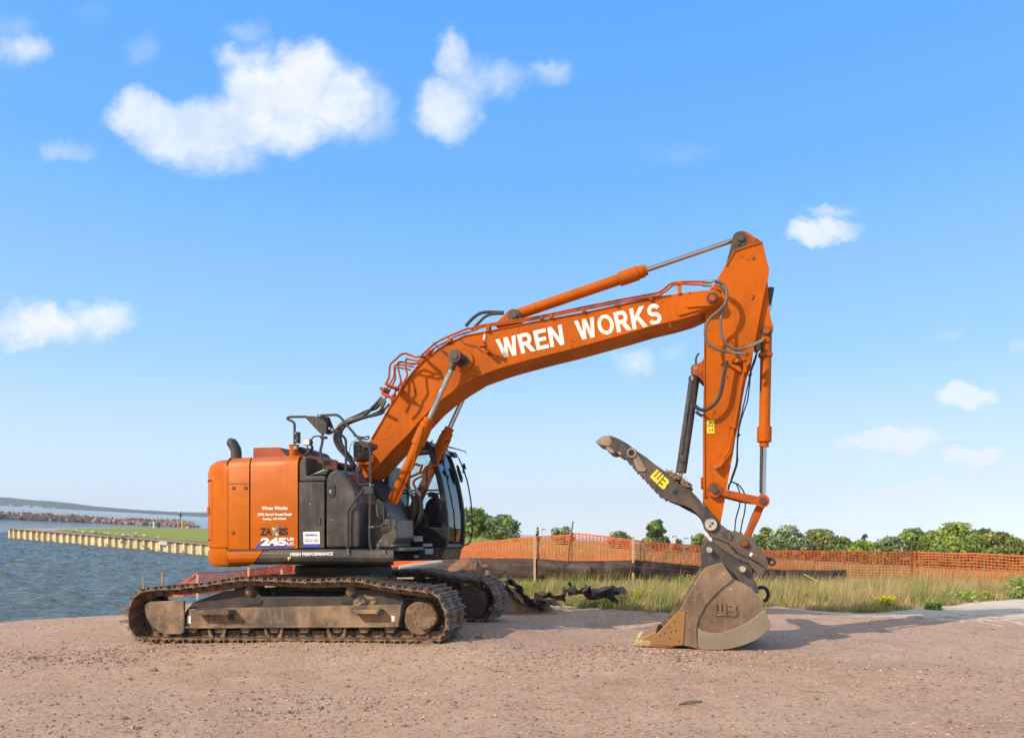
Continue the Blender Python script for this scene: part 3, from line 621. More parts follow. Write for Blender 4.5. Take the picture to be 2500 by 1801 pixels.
mb = MB(); mb.plate(zr([(945,705),(1085,700),(1082,758),(950,755)]), -1.43, -1.36); mb.build('arm_clamp', 'black', mp, bevel=.006)
mb = MB(); mb.plate(zr([(555,780),(575,760),(700,760),(755,800),(760,860),(715,915),(570,912),(550,890)]), -1.42, -1.36); mr_ = mb.build('mirror_housing', 'black', mp, bevel=.008)
mb = MB(); mb.plate(zr([(562,790),(580,770),(700,772),(708,790),(706,895),(695,905),(575,902),(558,885)]), -1.426, -1.415); mb.build('mirror_face', 'mirrorglass', mp, bevel=.002)
mb = MB(); T(zr([(650,920),(680,960),(640,1000)]), -1.4, .009, mb); T(zr([(640,1000),(730,1000)]), -1.4, .012, mb); T(zr([(770,920),(775,1000),(700,1080),(600,1150)]), -1.35, .02, mb); mb.build('mirror_foot', 'black', mp)
mb = MB(); T([(873,1142),(873.3,1160),(874,1176),(880,1182),(890,1181.5),(902,1180)], -1.45, .009, mb); mb.build('grab_handle', 'darkgrey', EX)
mb = MB(); T([(902,1284),(915,1285),(930,1284),(936,1280),(937,1262),(936,1236),(931,1226),(922,1218)], -1.5, .011, mb); mb.build('grab_handle', 'darkgrey', EX)
mb = MB(); mb.plate([(884,1192),(890,1187),(907,1187),(908,1205),(890,1205),(884,1201)], -1.5, -1.44); mb.build('rail_bracket', 'darkgrey', EX, bevel=.008)
for x, y in ((902,1286),(909,1286),(903,1183),(849,1343),(850,1350),(938,1345.5),(923,1332),(957,1331)): mb = MB(); mb.disc(x, y, -1.56, -1.44, 2.2, 10); mb.build('bolt', 'zinc', EX)
mb = MB(); mb.disc(874,1146,-1.3,-1.22,7); mb.build('horn', 'black', EX, bevel=.01)

# ---- things beside the boom foot
mb = MB(); mb.plate([(861,1084),(864,1077),(886,1075),(900,1078),(900,1090),(888,1095),(880,1120),(862,1126)], -.95, -.6); rm = mb.build('work_light_box', 'greypaint', EX, bevel=.02)
mb = MB(); mb.plate([(866,1087),(884,1086),(878,1115),(865,1120)], -.957, -.94); mb.build('light_lens', 'black', rm, bevel=.004)
mb = MB(); T([(864,1063),(872,1065),(888,1067),(900,1065),(898,1072),(880,1070)], -.8, .012, mb); T([(876,1070),(862,1078),(855,1090),(854,1105)], -.8, .005, mb); mb.build('wiring', 'hose', rm)
mb = MB(); mb.plate([(820,1140),(826,1128),(850,1150),(870,1160),(905,1180),(915,1215),(880,1225),(850,1190)], -.55, -.5); mb.build('boom_mount', 'dark', EX, bevel=.01)
mb = MB(); mb.plate([(850,1145),(892,1168),(925,1205),(950,1240),(950,1300),(860,1300)], -.42, .42); mb.build('boom_bracket', 'dark', EX, bevel=.02)

# ---- cab on the far side
CYN, CYF = .38, 1.38
cabm = MB()
def cpl(mb, pts, y, th=.05): mb.plate(pts, y, y+th)
APIL = [(1046,1090),(1058,1122),(1071,1165),(1080,1210),(1086,1255),(1087,1300),(1083,1334)]
def strip(pts, w0, w1=None):
    w1 = w0 if w1 is None else w1; L_ = []; R_ = []
    for i, p in enumerate(pts):
        a, b = pts[max(i-1, 0)], pts[min(i+1, len(pts)-1)]; d = math.hypot(b[0]-a[0], b[1]-a[1]); nx, ny = -(b[1]-a[1])/d, (b[0]-a[0])/d
        w = (w0+(w1-w0)*i/(len(pts)-1))/2; L_.append((p[0]+nx*w, p[1]+ny*w)); R_.append((p[0]-nx*w, p[1]-ny*w))
    return L_ + R_[::-1]
def cabside(y, mb):
    T0 = [pe(*q, CYN) for q in APIL]
    def pl(pts, th): 
        A = [pe(a, b, CYN) for a, b in pts]; mb.loft([[Vector((p.x, y, p.z)) for p in A], [Vector((p.x, y+th, p.z)) for p in A]])
    pl(strip(APIL, 13, 15), .07)
    pl(strip([(948,1100),(975,1091),(1010,1087),(1050,1088)], 12), .07)
    pl(strip([(952,1100),(944,1150),(940,1220),(940,1300)], 12), .07)
    pl(strip([(944,1196),(1000,1197),(1075,1196)], 4), .04)
    pl([(935,1300),(936,1278),(985,1281),(1030,1284),(1087,1290),(1084,1334),(935,1337)], .07)
cabside(CYN, cabm); cabside(CYF-.07, cabm)
A_ = [pe(*q, CYN) for q in APIL]
for p in (A_[0], A_[-1]): cabm.tube([Vector((p.x, CYN, p.z)), Vector((p.x, CYF, p.z))], .05, 10, False)
pr = pe(948,1100,CYN); cabm.box(((pr.x+A_[0].x)/2, (CYN+CYF)/2, (pr.z+A_[0].z)/2+.06), (abs(pr.x-A_[0].x)*1.02, 1.02, .07), Matrix.Rotation(-math.atan2(A_[0].z-pr.z, A_[0].x-pr.x), 3, 'Y'))
cab = cabm.build('cab', 'black', EX, bevel=.015)
fl = MB(); fl.plate([(938,1337),(1086,1335),(1079,1367),(961,1369),(948,1360)], CYN, CYF); fl.build('cab_base', 'greypaint', cab, bevel=.02)
mb = MB(); mb.plate([(975,1336),(1030,1335),(1026,1367),(962,1369)], CYN-.01, CYN); mb.build('base_cover', 'black', cab)
g = MB(); secs = [[Vector((p.x+.012, CYN+.05, p.z)), Vector((p.x+.012, CYF-.05, p.z)), Vector((p.x, CYF-.05, p.z)), Vector((p.x, CYN+.05, p.z))] for p in A_]; g.loft(secs); g.build('windshield', 'glass', cab)
for y in (CYN+.03, CYF-.04):
    g = MB(); A = [pe(a, b, CYN) for a, b in [(950,1102),(1046,1092),(1060,1132),(1073,1180),(1083,1240),(1085,1288),(940,1280),(944,1180)]]
    g.loft([[Vector((p.x, y, p.z)) for p in A], [Vector((p.x, y+.006, p.z)) for p in A]]); g.build('side_window', 'glass', cab)
g = MB(); g.box((pe(944,1190,CYN).x, .88, pe(944,1190,CYN).z), (.01, .9, .75)); g.build('rear_window', 'glass', cab)
mb = MB(); a = pe(1077,1272,CYN); mb.tube([Vector((a.x+.01, CYN+.03, a.z-.05)), Vector((a.x+.01, CYF-.03, a.z-.05))], .012, 8, False); mb.build('windshield_bar', 'darkgrey', cab)
# seat, console
mb = MB(); mb.plate([(1032,1288),(1034,1248),(1038,1228),(1048,1215),(1062,1213),(1070,1222),(1074,1250),(1076,1290)], CYN+.28, CYN+.72); st = mb.build('operator_seat', 'seat', cab, bevel=.05, seg=3)
mb = MB(); mb.plate([(1044,1213),(1043,1204),(1048,1199.5),(1055,1200),(1060,1206),(1063,1214)], CYN+.38, CYN+.62); mb.build('headrest', 'seat', cab, bevel=.03, seg=3)
mb = MB(); mb.plate([(1015,1290),(1018,1252),(1026,1249),(1038,1251),(1042,1290)], CYN+.1, CYN+.28); mb.build('console', 'greypaint', cab, bevel=.03)
mb = MB(); mb.plate([(942,1300),(944,1235),(985,1233),(1010,1240),(1015,1300)], CYN+.2, CYF-.1); mb.build('rear_shelf', 'seat', cab, bevel=.03)
# visor, roof lamp, wipers, mirror and rail on the far front corner
yf = CYF-.05
mb = MB(); vz = [pe(1046,1086,CYN), pe(1058,1090,CYN), pe(1076,1099,CYN), pe(1079,1104,CYN)]
mb.loft([[Vector((p.x, CYN-.02, p.z)) for p in vz] + [Vector((p.x, CYN-.02, p.z-.012)) for p in vz[::-1]], [Vector((p.x, CYF+.02, p.z)) for p in vz] + [Vector((p.x, CYF+.02, p.z-.012)) for p in vz[::-1]]])
mb.build('sun_visor', 'glass', cab)
mb = MB(); mb.tube([pe(1084,1088,yf), pe(1100,1091,yf), pe(1137,1102,yf), pe(1138,1107,yf)], .008, 6, False); mb.tube([pe(1082,1089,CYN), pe(1118,1097,CYF), pe(1137,1102,CYF)], .008, 6, False); mb.build('visor_frame', 'darkgrey', cab)
mb = MB(); mb.plate([(1096,1101),(1110,1104),(1113,1114),(1106,1117),(1098,1112)], .95, 1.1, 1.0); mb.build('cab_lamp', 'greypaint', cab, bevel=.01)
mb = MB(); mb.plate([(1027,1086),(1040,1078),(1052,1080),(1056,1090),(1045,1098),(1030,1099)], .5, .62, .5); mb.tube([pe(1052,1082,.5), pe(1056,1074,.5)], .014, 8, False); mb.build('roof_lamp', 'black', cab, bevel=.01)
mb = MB(); T([(1111,1104),(1122,1123),(1133,1150),(1142,1180),(1149,1220),(1153,1265),(1152,1300),(1147,1322),(1139,1329),(1128,1329)], 1.36, .013, mb); mb.build('cab_handrail', 'black', cab)
mb = MB(); mb.plate([(1114,1134),(1119,1136),(1129,1165),(1129,1178),(1124,1176),(1116,1150)], 1.36, 1.42, 1.38); mb.build('cab_mirror', 'black', cab, bevel=.01)
mb = MB(); T([(1127,1150),(1134,1154),(1137,1158)], 1.38, .008, mb); mb.plate([(1129,1141),(1132,1130),(1135,1132),(1138,1144),(1134,1146)], 1.36, 1.4, 1.38); mb.plate([(1130,1147),(1135,1149),(1136,1156),(1132,1156)], 1.36, 1.4, 1.38); mb.build('mirror_bracket', 'black', cab)
for (x0,y0,x1,y1) in ((1010,1308,1032,1321),(1033,1326.5,1055,1333),(1038,1339,1057,1352),(1011,1355,1022,1360)):
    mb = MB(); mb.plate(rect(x0,y0,x1,y1), CYN-.018, CYN-.012); mb.build('cab_decal', 'sticker', cab, smooth=False)
mb = MB(); T([(1012,1292),(1030,1303),(1050,1314),(1067,1318)], CYN-.02, .014, mb); mb.build('wiper_arm', 'black', cab)

# ---- boom
YB = -.33
top = z5([(200,1500),(300,1330),(400,1150),(500,1000),(600,840),(740,690),(900,560),(1000,500),(1180,420),(1440,370),(1860,285)])+[(1424.6,761.5),(1530,739),(1600,724),(1636,719),(1690,711.5),(1728,708)]
tip = [(1739,705.5),(1749,707.5),(1757,714),(1761,724),(1759,737),(1752,745),(1742,749)]
bot = [(1722,757),(1700,768),(1689,772),(1649,784),(1594,797),(1530,816),(1398,853),(1345,866),(1292,880),(1245,893),(1209,904.5),(1162,922),(1123,945.6),(1083,973.5),(1053,999),(1022.8,1031.6),(1000,1058),(950,1108.5),(906.7,1155),(892.6,1167),(885,1160),(868,1128)]
BO = top + tip + bot
def shell(name, outline, y0, y1, inset, m, bevel, parent=EX):
    "box-section boom: two web plates, slightly inset flanges round the outline"
    A = [pe(x, y, y0) for x, y in outline]; mb = MB()
    mb.loft([A, [Vector((p.x, y1, p.z)) for p in A]])
    return mb.build(name, m, parent, bevel=bevel)
boom = shell('boom', BO, YB, -YB, 0, 'orange', .012)
# flange lips standing proud along the web edges
def lip(pts, name, parent, y0, th=.02, r=.008, m='orange'):
    P_ = [pe(x, y, y0) for x, y in pts]; mb = MB(); secs = []
    for i, p in enumerate(P_):
        a, b = P_[max(i-1, 0)], P_[min(i+1, len(P_)-1)]; t = (b-a).normalized(); n_ = Vector((-t.z, 0, t.x))
        secs.append([p+n_*r+Vector((0, -th, 0)), p+n_*r, p-n_*r, p-n_*r+Vector((0, -th, 0))])
    mb.loft(secs); return mb.build(name, m, parent, bevel=.003)
lip([(x+1.2, y+2) for x, y in top[:-2]], 'top_flange', boom, YB); lip([(x-.5, y-2.2) for x, y in bot[3:18]], 'bottom_flange', boom, YB)
def lipz(pts, parent, y0, m='orange'): return lip(pts, 'weld_seam', parent, y0, .004, .006, m)
lipz(z6([(500,650),(515,760),(535,860),(560,960)]), boom, YB); lipz(z6([(1750,400),(1775,500),(1790,560),(1800,680)]), boom, YB)
mb = MB(); mb.plate(z6([(1860,400),(2080,350),(2170,345),(2230,370),(2245,430),(2200,480),(1880,570),(1860,540)]), YB-.03, YB); mb.build('tip_plate', 'orange', boom, bevel=.01)
mb = MB(); mb.plate(z6([(1945,430),(1990,390),(2150,345),(2200,340),(2240,365),(2252,405),(2240,450),(2200,475),(1960,495),(1938,470)]), YB-.06, YB-.03); mb.build('tip_plate', 'orange', boom, bevel=.01)
mb = MB(); mb.disc(1739,727,YB-.085,YB-.06,15); pn = mb.build('pin_boss', 'grease', boom, bevel=.004); mb = MB(); mb.disc(1739,727,YB-.11,YB-.08,9); mb.build('pin_cap', 'orange_dirty', boom, bevel=.004)
# foot casting marks
lipz([(955+x, 1075+y) for x, y in ((-20,0),(-8,-8),(10,-20))], boom, YB)
mb = MB(); mb.disc(896,1120,YB-.09,YB,16); mb.build('boom_foot_boss', 'orange_dirty', boom, bevel=.01)
mb = MB(); mb.plate(zf([(250,720),(290,700),(480,1000),(440,1040),(420,1035)]), YB-.08, YB); mb.plate(zf([(300,580),(380,560),(400,640),(390,760),(330,760),(300,680)]), YB-.06, YB); mb.build('foot_gusset', 'orange', boom, bevel=.006)
circ = [(1148+32*math.cos(a), 880+32*math.sin(a)) for a in np.linspace(-2.6, 2.2, 30)]
lipz([(1132+34*math.cos(a), 882+31*math.sin(a)) for a in np.linspace(-2.4, 2.0, 30)], boom, YB, 'orange')
mb = MB(); mb.disc(1130,880,YB-.03,YB,26,40); mb.build('boss_reinforcement', 'orange', boom, bevel=.006)
mb = MB(); mb.disc(1130,880,YB-.034,YB-.03,15,40); mb.build('grease_stain', 'grease', boom)
mb = MB(); mb.cyl((pe(1115,872,-.62).x, -.60, pe(1115,872,-.62).z), (pe(1115,872,-.62).x, .60, pe(1115,872,-.62).z), .055, 24); mb.build('cylinder_pin', 'dark', boom)
# lettering
block_text('WREN', [(1209,829),(1371,792),(1378,841),(1222,875)], YB-.004, 'white', boom)
block_text('WORKS', [(1401,784),(1610,738),(1618,790),(1413,831)], YB-.004, 'white', boom)
# arm cylinder mount on top of the boom
mb = MB(); mb.plate(z6([(170,650),(270,560),(300,520),(345,505),(395,515),(418,560),(410,600),(440,640)]), -.13, .13); mb.build('cylinder_bracket', 'orange_dirty', boom, bevel=.01)
mb = MB(); mb.disc(1254,769,-.17,-.13,15); mb.disc(1254,769,-.2,-.16,8); mb.build('pin_cap', 'grease', boom, bevel=.006)
# hydraulic pipes
def pipe(pts, y, r=.016, m='orange_dirty', parent=boom, name='hydraulic_pipe', n=10, **k):
    mb = MB(); mb.tube([pe(*(p if len(p) == 3 else (*p, y))) for p in pts], r, n, **k); return mb.build(name, m, parent)
pA = z6([(2110,258),(1980,256),(1870,262),(1800,278),(1760,310),(1700,352),(1620,372),(1400,412),(1000,490),(500,592),(100,652)])+[(1160,800),(1139,803),(1110,815),(1092.6,822),(1075,831),(1060,840),(1032,865)]
ty = lambda pts, y: [(a_, b_, y) for a_, b_ in pts]
pipe(pA + ty(zp([(1130,290),(1000,325),(900,300),(760,245),(700,235),(600,260),(480,370),(370,470),(325,550),(315,700),(300,840),(255,930),(235,1000)]), -.58), -.34, .017)
pB = z6([(2100,285),(1980,280),(1880,278),(1820,292),(1780,325),(1700,380),(1620,395),(1400,435),(1000,512),(500,612),(100,668)])+[(1160,806),(1139,812),(1110,822),(1092,833)]
pipe(pB + [(1060,850),(1035,871)] + ty(zp([(1110,350),(1080,390),(1000,415),(900,400),(760,370),(725,400),(715,500),(725,620),(755,760),(700,900),(620,1010),(600,1100),(500,1300),(350,1450)]), -.60), -.36, .016)
pipe(zp([(1060,440),(1000,480),(880,495),(700,455),(560,450),(525,500),(530,600),(570,760),(600,900),(580,1000),(490,1130),(400,1330),(350,1400)]), -.52, .016)
pipe(zp([(930,570),(700,530),(520,510),(450,530),(435,600),(430,760),(400,860),(320,990),(250,1130),(180,1280)]), -.12, .015)
pipe(zp([(850,640),(640,600),(500,580),(455,620),(455,760),(460,850),(420,960),(330,1130),(260,1290),(200,1370)]), -.02, .015)
for q in ([(1080,430),(1430,100)],): pipe(zp([(560,1180),(700,980),(1000,560),(1200,350),(1420,150)]), -.345, .014)
mb = MB(); mb.plate(zp([(190,950),(300,980),(520,1060),(530,1110),(340,1050),(190,1020)]), -.62, .0); mb.plate(zp([(80,1190),(180,1200),(350,1290),(380,1250),(440,1230),(380,1340),(130,1280)]), -.32, -.1); mb.plate(zp([(60,1080),(100,1055),(150,1080),(200,1070),(190,1150),(120,1180),(70,1130)]), -.3, -.1); mb.build('pipe_clamp', 'orange_dirty', boom, bevel=.006)
for x, y in z6([(120,660),(610,578),(700,565),(1000,510),(1305,455),(1620,400)]) + [(1097,828),(1190,803),(1045,858)]: mb = MB(); mb.plate(rect(x-4,y-4,x+4,y+6), -.38, -.28); mb.build('pipe_clamp', 'orange_dirty', boom, bevel=.004)
mb = MB(); mb.plate(z6([(1862,255),(1905,255),(1902,345),(1890,370),(1870,368),(1866,310)]), -.36, -.22); mb.build('pipe_clamp', 'orange', boom, bevel=.004)
for s_, e_ in (((1718,688),(1740,687)), ((1716,695.5),(1737,697))):
    mb = MB(); mb.cyl(pe(*s_,-.32), pe(*e_,-.34), .024, 12); mb.build('hose_coupling', 'zinc', boom)
# supply hoses from the machine up to the boom pipes
hs_ = [(-.30, [(2268,190),(1900,290),(1600,380),(1400,490),(1310,620),(1300,800),(1400,1000),(1600,1220),(1760,1440)]), (-.18, [(2230,60),(2000,210),(1800,280),(1560,360),(1400,470),(1345,620),(1350,800),(1460,1000),(1640,1200),(1780,1400)]), (-.05, [(2200,20),(2040,130),(1800,240),(1600,330),(1440,450),(1400,650),(1440,850),(1560,1050),(1700,1230)]), (.08, [(2268,150),(2100,240),(1900,300),(1640,400),(1490,520),(1430,680),(1450,860),(1560,1080),(1740,1330)])]
ends_ = [(937.6,1000,-.50),(922,981,-.32),(926,987,-.32),(932.7,997,-.32)]
for (y, q), en in zip(hs_, ends_): pipe([en, (en[0]-8, en[1]+9, -.33)] + [(a_, b_, y-.1) for a_, b_ in zr(q)[1:]], y-.1, .026, 'hose', EX, 'hydraulic_hose')
for a, b in (((318,1480),(180,1634)), ((150,1340),(60,1500)), ((120,1310),(20,1440)), ((180,1370),(90,1560)), ((215,1400),(130,1600))):
    mb = MB(); (a0, a1), (b0, b1) = zp([a, b]); mb.cyl(pe(a0,a1,-.3), pe(b0,b1,-.32), .022, 12); mb.build('hose_coupling', 'thumb', boom)
pipe(z5([(1190,330),(1260,250),(1340,195),(1430,180),(1590,185)]), .0, .026, 'hose', boom, 'hydraulic_hose')
pipe(z5([(1250,370),(1330,290),(1400,225),(1480,200),(1590,195)]), -.1, .022, 'hose', boom, 'hydraulic_hose')
# boom work light, twisted on its bracket
zl = Z(1120, 800, 13.614)
mb = MB(); mb.plate(zl([(905,190),(1000,280),(950,590),(840,500)]), -.62, -.58, -.5); wl = mb.build('work_light', 'orange_dirty', boom, bevel=.006)
mb = MB(); mb.plate(zl([(905,265),(970,320),(930,495),(868,470)]), -.626, -.6, -.5); mb.build('lamp_lens', 'sticker', wl, bevel=.003)
mb = MB(); mb.plate(zl([(580,500),(840,540),(950,610),(880,640),(700,650),(660,560)]), -.56, -.46, -.5); mb.plate(zl([(840,500),(950,520),(950,570),(850,540)]), -.6, -.5, -.5); mb.plate(zl([(820,640),(900,650),(980,760),(980,830),(880,830),(900,740)]), -.5, YB); mb.build('light_bracket', 'orange_dirty', wl, bevel=.004)
pipe(zl([(10,360),(150,500),(280,545),(400,575),(540,600),(640,680),(740,780)]), -.36, .006, 'hose', boom, 'light_cable', 6)
pipe(z5([(850,500),(910,560),(1000,620),(1060,650)]), -.36, .005, 'hose', boom, 'grease_line', 6); pipe(z5([(860,500),(940,590),(1050,680)]), -.36, .005, 'hose', boom, 'grease_line', 6)
pipe(z6([(1665,370),(1740,350),(1800,315),(1812,310)]), -.1, .004, 'hose', boom, 'light_cable', 6)

# ---- hydraulic cylinders
def hyd(name, lab, a, b, y, segs, rod, rodm='chrome', m='orange', traced=True):
    "a,b photo points of the axis ends on plane y; segs (t0,t1,r) barrel sections; rod (t0,t1,r)"
    A, B = pe(*a, y), pe(*b, y); mb = MB(); d = B-A
    for t0, t1, r in segs: mb.cyl(A+d*t0, A+d*t1, r, 32)
    o = mb.build(name, m, EX, bevel=.006); tag(o, lab)
    mb = MB(); mb.cyl(A+d*rod[0], A+d*rod[1], rod[2], 24); mb.build('piston_rod', rodm, o)
    return o, A, d
BA, BB = (950,1241.5), (1114.7,872)
pn_ = pe(*BB, -.50); pb_ = pe(925,1297,-.50)
for y in (-.50, .50):
    A = Vector((pb_.x, y, pb_.z)); B = Vector((pn_.x, y, pn_.z)); d = B-A; L = d.length; mb = MB()
    tt = lambda py: (pb_.z - pe(1000, py, -.5).z)/(pb_.z-pn_.z)
    for t0, t1, r in ((0,.505,.078),(.505,.60,.105),(.60,.628,.098),(.628,.655,.078)): mb.cyl(A+d*t0, A+d*t1, r, 32)
    o = mb.build('boom_cylinder', 'orange', EX, bevel=.006); tag(o, 'near boom lift cylinder' if y < 0 else 'far boom lift cylinder')
    mb = MB(); mb.cyl(A+d*.64, A+d*.97, .042, 24); mb.build('piston_rod', 'chrome', o)
    mb = MB(); mb.cyl(B+Vector((0,-.11,0)), B+Vector((0,.09,0)), .10, 28); mb.cyl(B+Vector((0,-.125,0)), B+Vector((0,-.1,0)), .062, 20); mb.cyl(A+d*.93, B, .055, 20); mb.build('rod_eye', 'grease', o, bevel=.006)
    mb = MB(); q = [A+d*.60+Vector((.0,-.1,0)), A+d*.55+Vector((.03,-.115,-.02)), A+d*.45+Vector((.06,-.1,-.02)), A+d*.40+Vector((.1,-.08,0)), A+d*.25+Vector((.11,-.05,0)), A+d*.02+Vector((.10,-.03,0))]
    mb.tube(q, .018, 8); mb.build('cylinder_pipe', 'orange', o)
    mb = MB(); mb.cyl(A+d*.335, A+d*.35, .086, 28); mb.build('barrel_band', 'orange', o)
# branch pipes and hoses feeding the boom cylinders
for q, y in (([(600,850),(560,880),(500,905),(440,940),(415,990),(425,1060),(450,1120)], -.35), ([(720,840),(680,900),(600,940),(540,980),(520,1040),(560,1140)], -.3), ([(640,720),(570,690),(510,720),(490,780)], -.4), ([(750,740),(830,700),(880,715),(940,700),(970,640),(985,560),(1040,430),(1130,250)], .30), ([(870,780),(820,760),(740,790),(700,850)], .2), ([(870,780),(830,900),(740,1080),(650,1200)], .25), ([(600,870),(640,820),(680,690)], .1), ([(640,860),(690,830),(740,740)],.12)):
    pipe(zq(q), y, .019, 'orange', EX, 'branch_pipe')
for q, y in (([(1065,90),(1125,220)], -.3), ([(1200,100),(1290,240)], -.28)):
    (a0,a1),(b0,b1) = zk(q); mb = MB(); mb.cyl(pe(a0,a1,y), pe(b0,b1,y), .034, 14); mb.build('hose_coupling', 'zinc', EX)
pipe(zk([(1125,210),(1160,320),(1180,440),(1165,600),(1080,750),(950,880),(850,960)]), -.30, .03, 'hose', EX, 'hydraulic_hose')
pipe(zk([(1250,230),(1280,330),(1300,450),(1290,600),(1230,740),(1120,850),(950,950),(850,1000)]), -.28, .026, 'hose', EX, 'hydraulic_hose')
pipe(zk([(1290,240),(1320,340),(1330,450),(1330,580),(1290,700),(1200,800),(1100,870)]), -.22, .02, 'hose', EX, 'hydraulic_hose')
# arm cylinder
o, A, d = hyd('arm_cylinder', None, (1262,768), (1807.4,580.7), 0, ((0,.475,.083),(.475,.56,.108),(.56,.585,.095),(.585,.60,.078)), (.59,.985,.036))
mb = MB(); mb.plate(z6([(610,430),(640,430),(650,455),(615,455)]), -.02, .02); mb.cyl(A+d*.09, A+d*.095, .087, 28); mb.build('port_block', 'orange_dirty', o)
# bucket cylinder
o, A, d = hyd('bucket_cylinder', None, (1871,806.5), (1862.5,1222), 0, ((.03,.565,.078),(.565,.655,.102),(.655,.685,.067)), (.68,.965,.038))
mb = MB(); mb.plate(z8([(870,0),(1010,0),(1010,25),(985,30),(880,30)]), -.1, .1); mb.build('port_block', 'orange_dirty', o, bevel=.005)
mb = MB(); mb.cyl(A+Vector((0,-.09,0)), A+Vector((0,.09,0)), .088, 24); mb.build('cylinder_eye', 'grease', o)
# thumb cylinder
A, B = pe(1698,904,-.02), pe(1661.5,1160,-.02); d = B-A; mb = MB(); mb.cyl(A+d*.06, A+d*.975, .078, 32); mb.cyl(A+d*.06, A+d*.1, .085, 32); o = mb.build('thumb_cylinder', 'couplerdk', EX, bevel=.01)
mb = MB(); mb.cyl(A+d*.12+Vector((-.03,-.085,0)), A+d*.80+Vector((-.03,-.085,0)), .016, 10); mb.cyl(A+d*.86+Vector((-.02,-.10,0)), A+d*.86+Vector((-.02,-.05,0)), .035, 20); mb.build('cylinder_pipe', 'thumb', o)
mb = MB(); mb.cyl(A+d*.97, A+d*1.10, .03, 16); mb.build('piston_rod', 'pin', o); mb = MB(); mb.cyl(A+d*.97+Vector((-.07,0,0)), A+d*1.1+Vector((-.07,0,0)), .012, 10); mb.build('grease_line', 'hose', o)
mb = MB(); mb.cyl(A+Vector((0,-.12,0)), A+Vector((0,.12,0)), .068, 24); mb.build('cylinder_eye', 'grease', o); mb = MB(); mb.cyl(A+Vector((0,-.15,0)), A+Vector((0,-.11,0)), .03, 16); mb.build('pin_cap', 'zinc', o)

# ---- arm
YA = -.21
AO = z7([(1005,232),(1075,520),(1070,600),(1010,850),(920,1330),(870,1634)])+z8([(740,260),(640,800),(600,1060),(500,1634)])+[(1759,1276),(1748,1266),(1717,1226)]+z8([(315,1500),(315,650),(325,250),(330,20)])+[(1721.5,767),(1724,735),(1733,708),(1750,685),(1772,650),(1792,615),(1799,611)]
arm = shell('arm', AO, YA, -YA, 0, 'orange', .01)
lip([(x-.6, y) for x, y in AO[1:9]], 'edge_flange', arm, YA); lip(AO[-3:]+[AO[0]], 'edge_flange', arm, YA); lip([(1719.5,790),(1719.5,900),(1719.5,1000),(1719.5,1215)], 'edge_flange', arm, YA)
lip(z7([(375,1395),(500,1392),(700,1380),(900,1372)]), 'weld_seam', arm, YA, .003, .004, 'orange_dirty')
ear = z7([(420,770),(500,650),(600,480),(650,290),(670,200),(685,150),(715,122),(760,108),(810,110),(845,125),(1000,228),(990,260),(720,340),(560,600)])
for y in (-.17, .12):
    mb = MB(); mb.plate(ear, y, y+.05, -.17); mb.build('cylinder_ear', 'orange_dirty', arm, bevel=.006)
mb = MB(); mb.plate(z7([(650,300),(672,200),(685,150),(715,122),(760,110),(805,118),(840,170),(830,240),(790,300),(700,330),(640,420),(600,480)]), -.175, -.168); mb.build('grease_stain', 'grease', arm)
mb = MB(); mb.disc(*z7([(765,182)])[0], -.21, -.17, 9); mb.build('pin_cap', 'grease', arm, bevel=.004); mb = MB(); mb.disc(*z7([(740,245)])[0], -.20, -.17, 4); mb.build('pin_cap', 'grease', arm, bevel=.004)
bear = z7([(1060,610),(1075,900),(1090,1050),(1122,1160),(1125,1210),(1105,1260),(1060,1292),(960,1310),(915,1330),(960,1000)])
for y in (-.15, .09):
    mb = MB(); mb.plate(bear, y, y+.06, -.15); mb.build('cylinder_bracket', 'orange', arm, bevel=.006)
mb = MB(); mb.disc(*z7([(1045,1225)])[0], -.155, -.149, 15); mb.build('grease_stain', 'grease', arm); mb = MB(); mb.disc(*z7([(1050,1212)])[0], -.19, -.15, 9); mb.build('pin_cap', 'orange_dirty', arm, bevel=.004)
for y in (-.16, .10):
    mb = MB(); mb.plate([(1720,868),(1714,882),(1692,892),(1688,903),(1692,914),(1703,918),(1720,935)], y, y+.06, -.16); mb.build('thumb_bracket', 'orange_dirty', arm, bevel=.006)
mb = MB(); mb.plate([(1711,1164),(1719,1164),(1719,1190),(1712,1190)], -.19, .19); mb.build('stop_block', 'orange_dirty', arm, bevel=.006)
mb = MB(); mb.plate([(1876,700),(1890,701),(1889,712),(1884,738),(1880,740),(1876,735)], -.1, .1); mb.build('arm_work_light', 'black', arm, bevel=.006); pipe([(1884,740),(1882,752),(1880,760)], 0, .004, 'hose', arm, 'light_cable', 6)
mb = MB(); mb.plate(z8([(350,675),(422,677),(425,808),(350,806)]), YA-.004, YA); wd = mb.build('warning_decal', 'yellow', arm, smooth=False)
tri = z8([(386,686),(414,736),(358,736)]); mb = MB()
for i in range(3):
    a, b = tri[i], tri[(i+1) % 3]; mb.tube([pe(*a, YA-.005), pe(*b, YA-.005)], .0045, 6, False)
mb.tube([pe(*z8([(386,704)])[0], YA-.005), pe(*z8([(386,728)])[0], YA-.005)], .003, 6, False)
mb.plate(z8([(370,770),(384,766),(386,782),(372,784)]), YA-.006, YA-.004); mb.plate(z8([(398,755),(408,757),(408,790),(400,786)]), YA-.006, YA-.004); mb.build('warning_symbol', 'blackvinyl', wd)
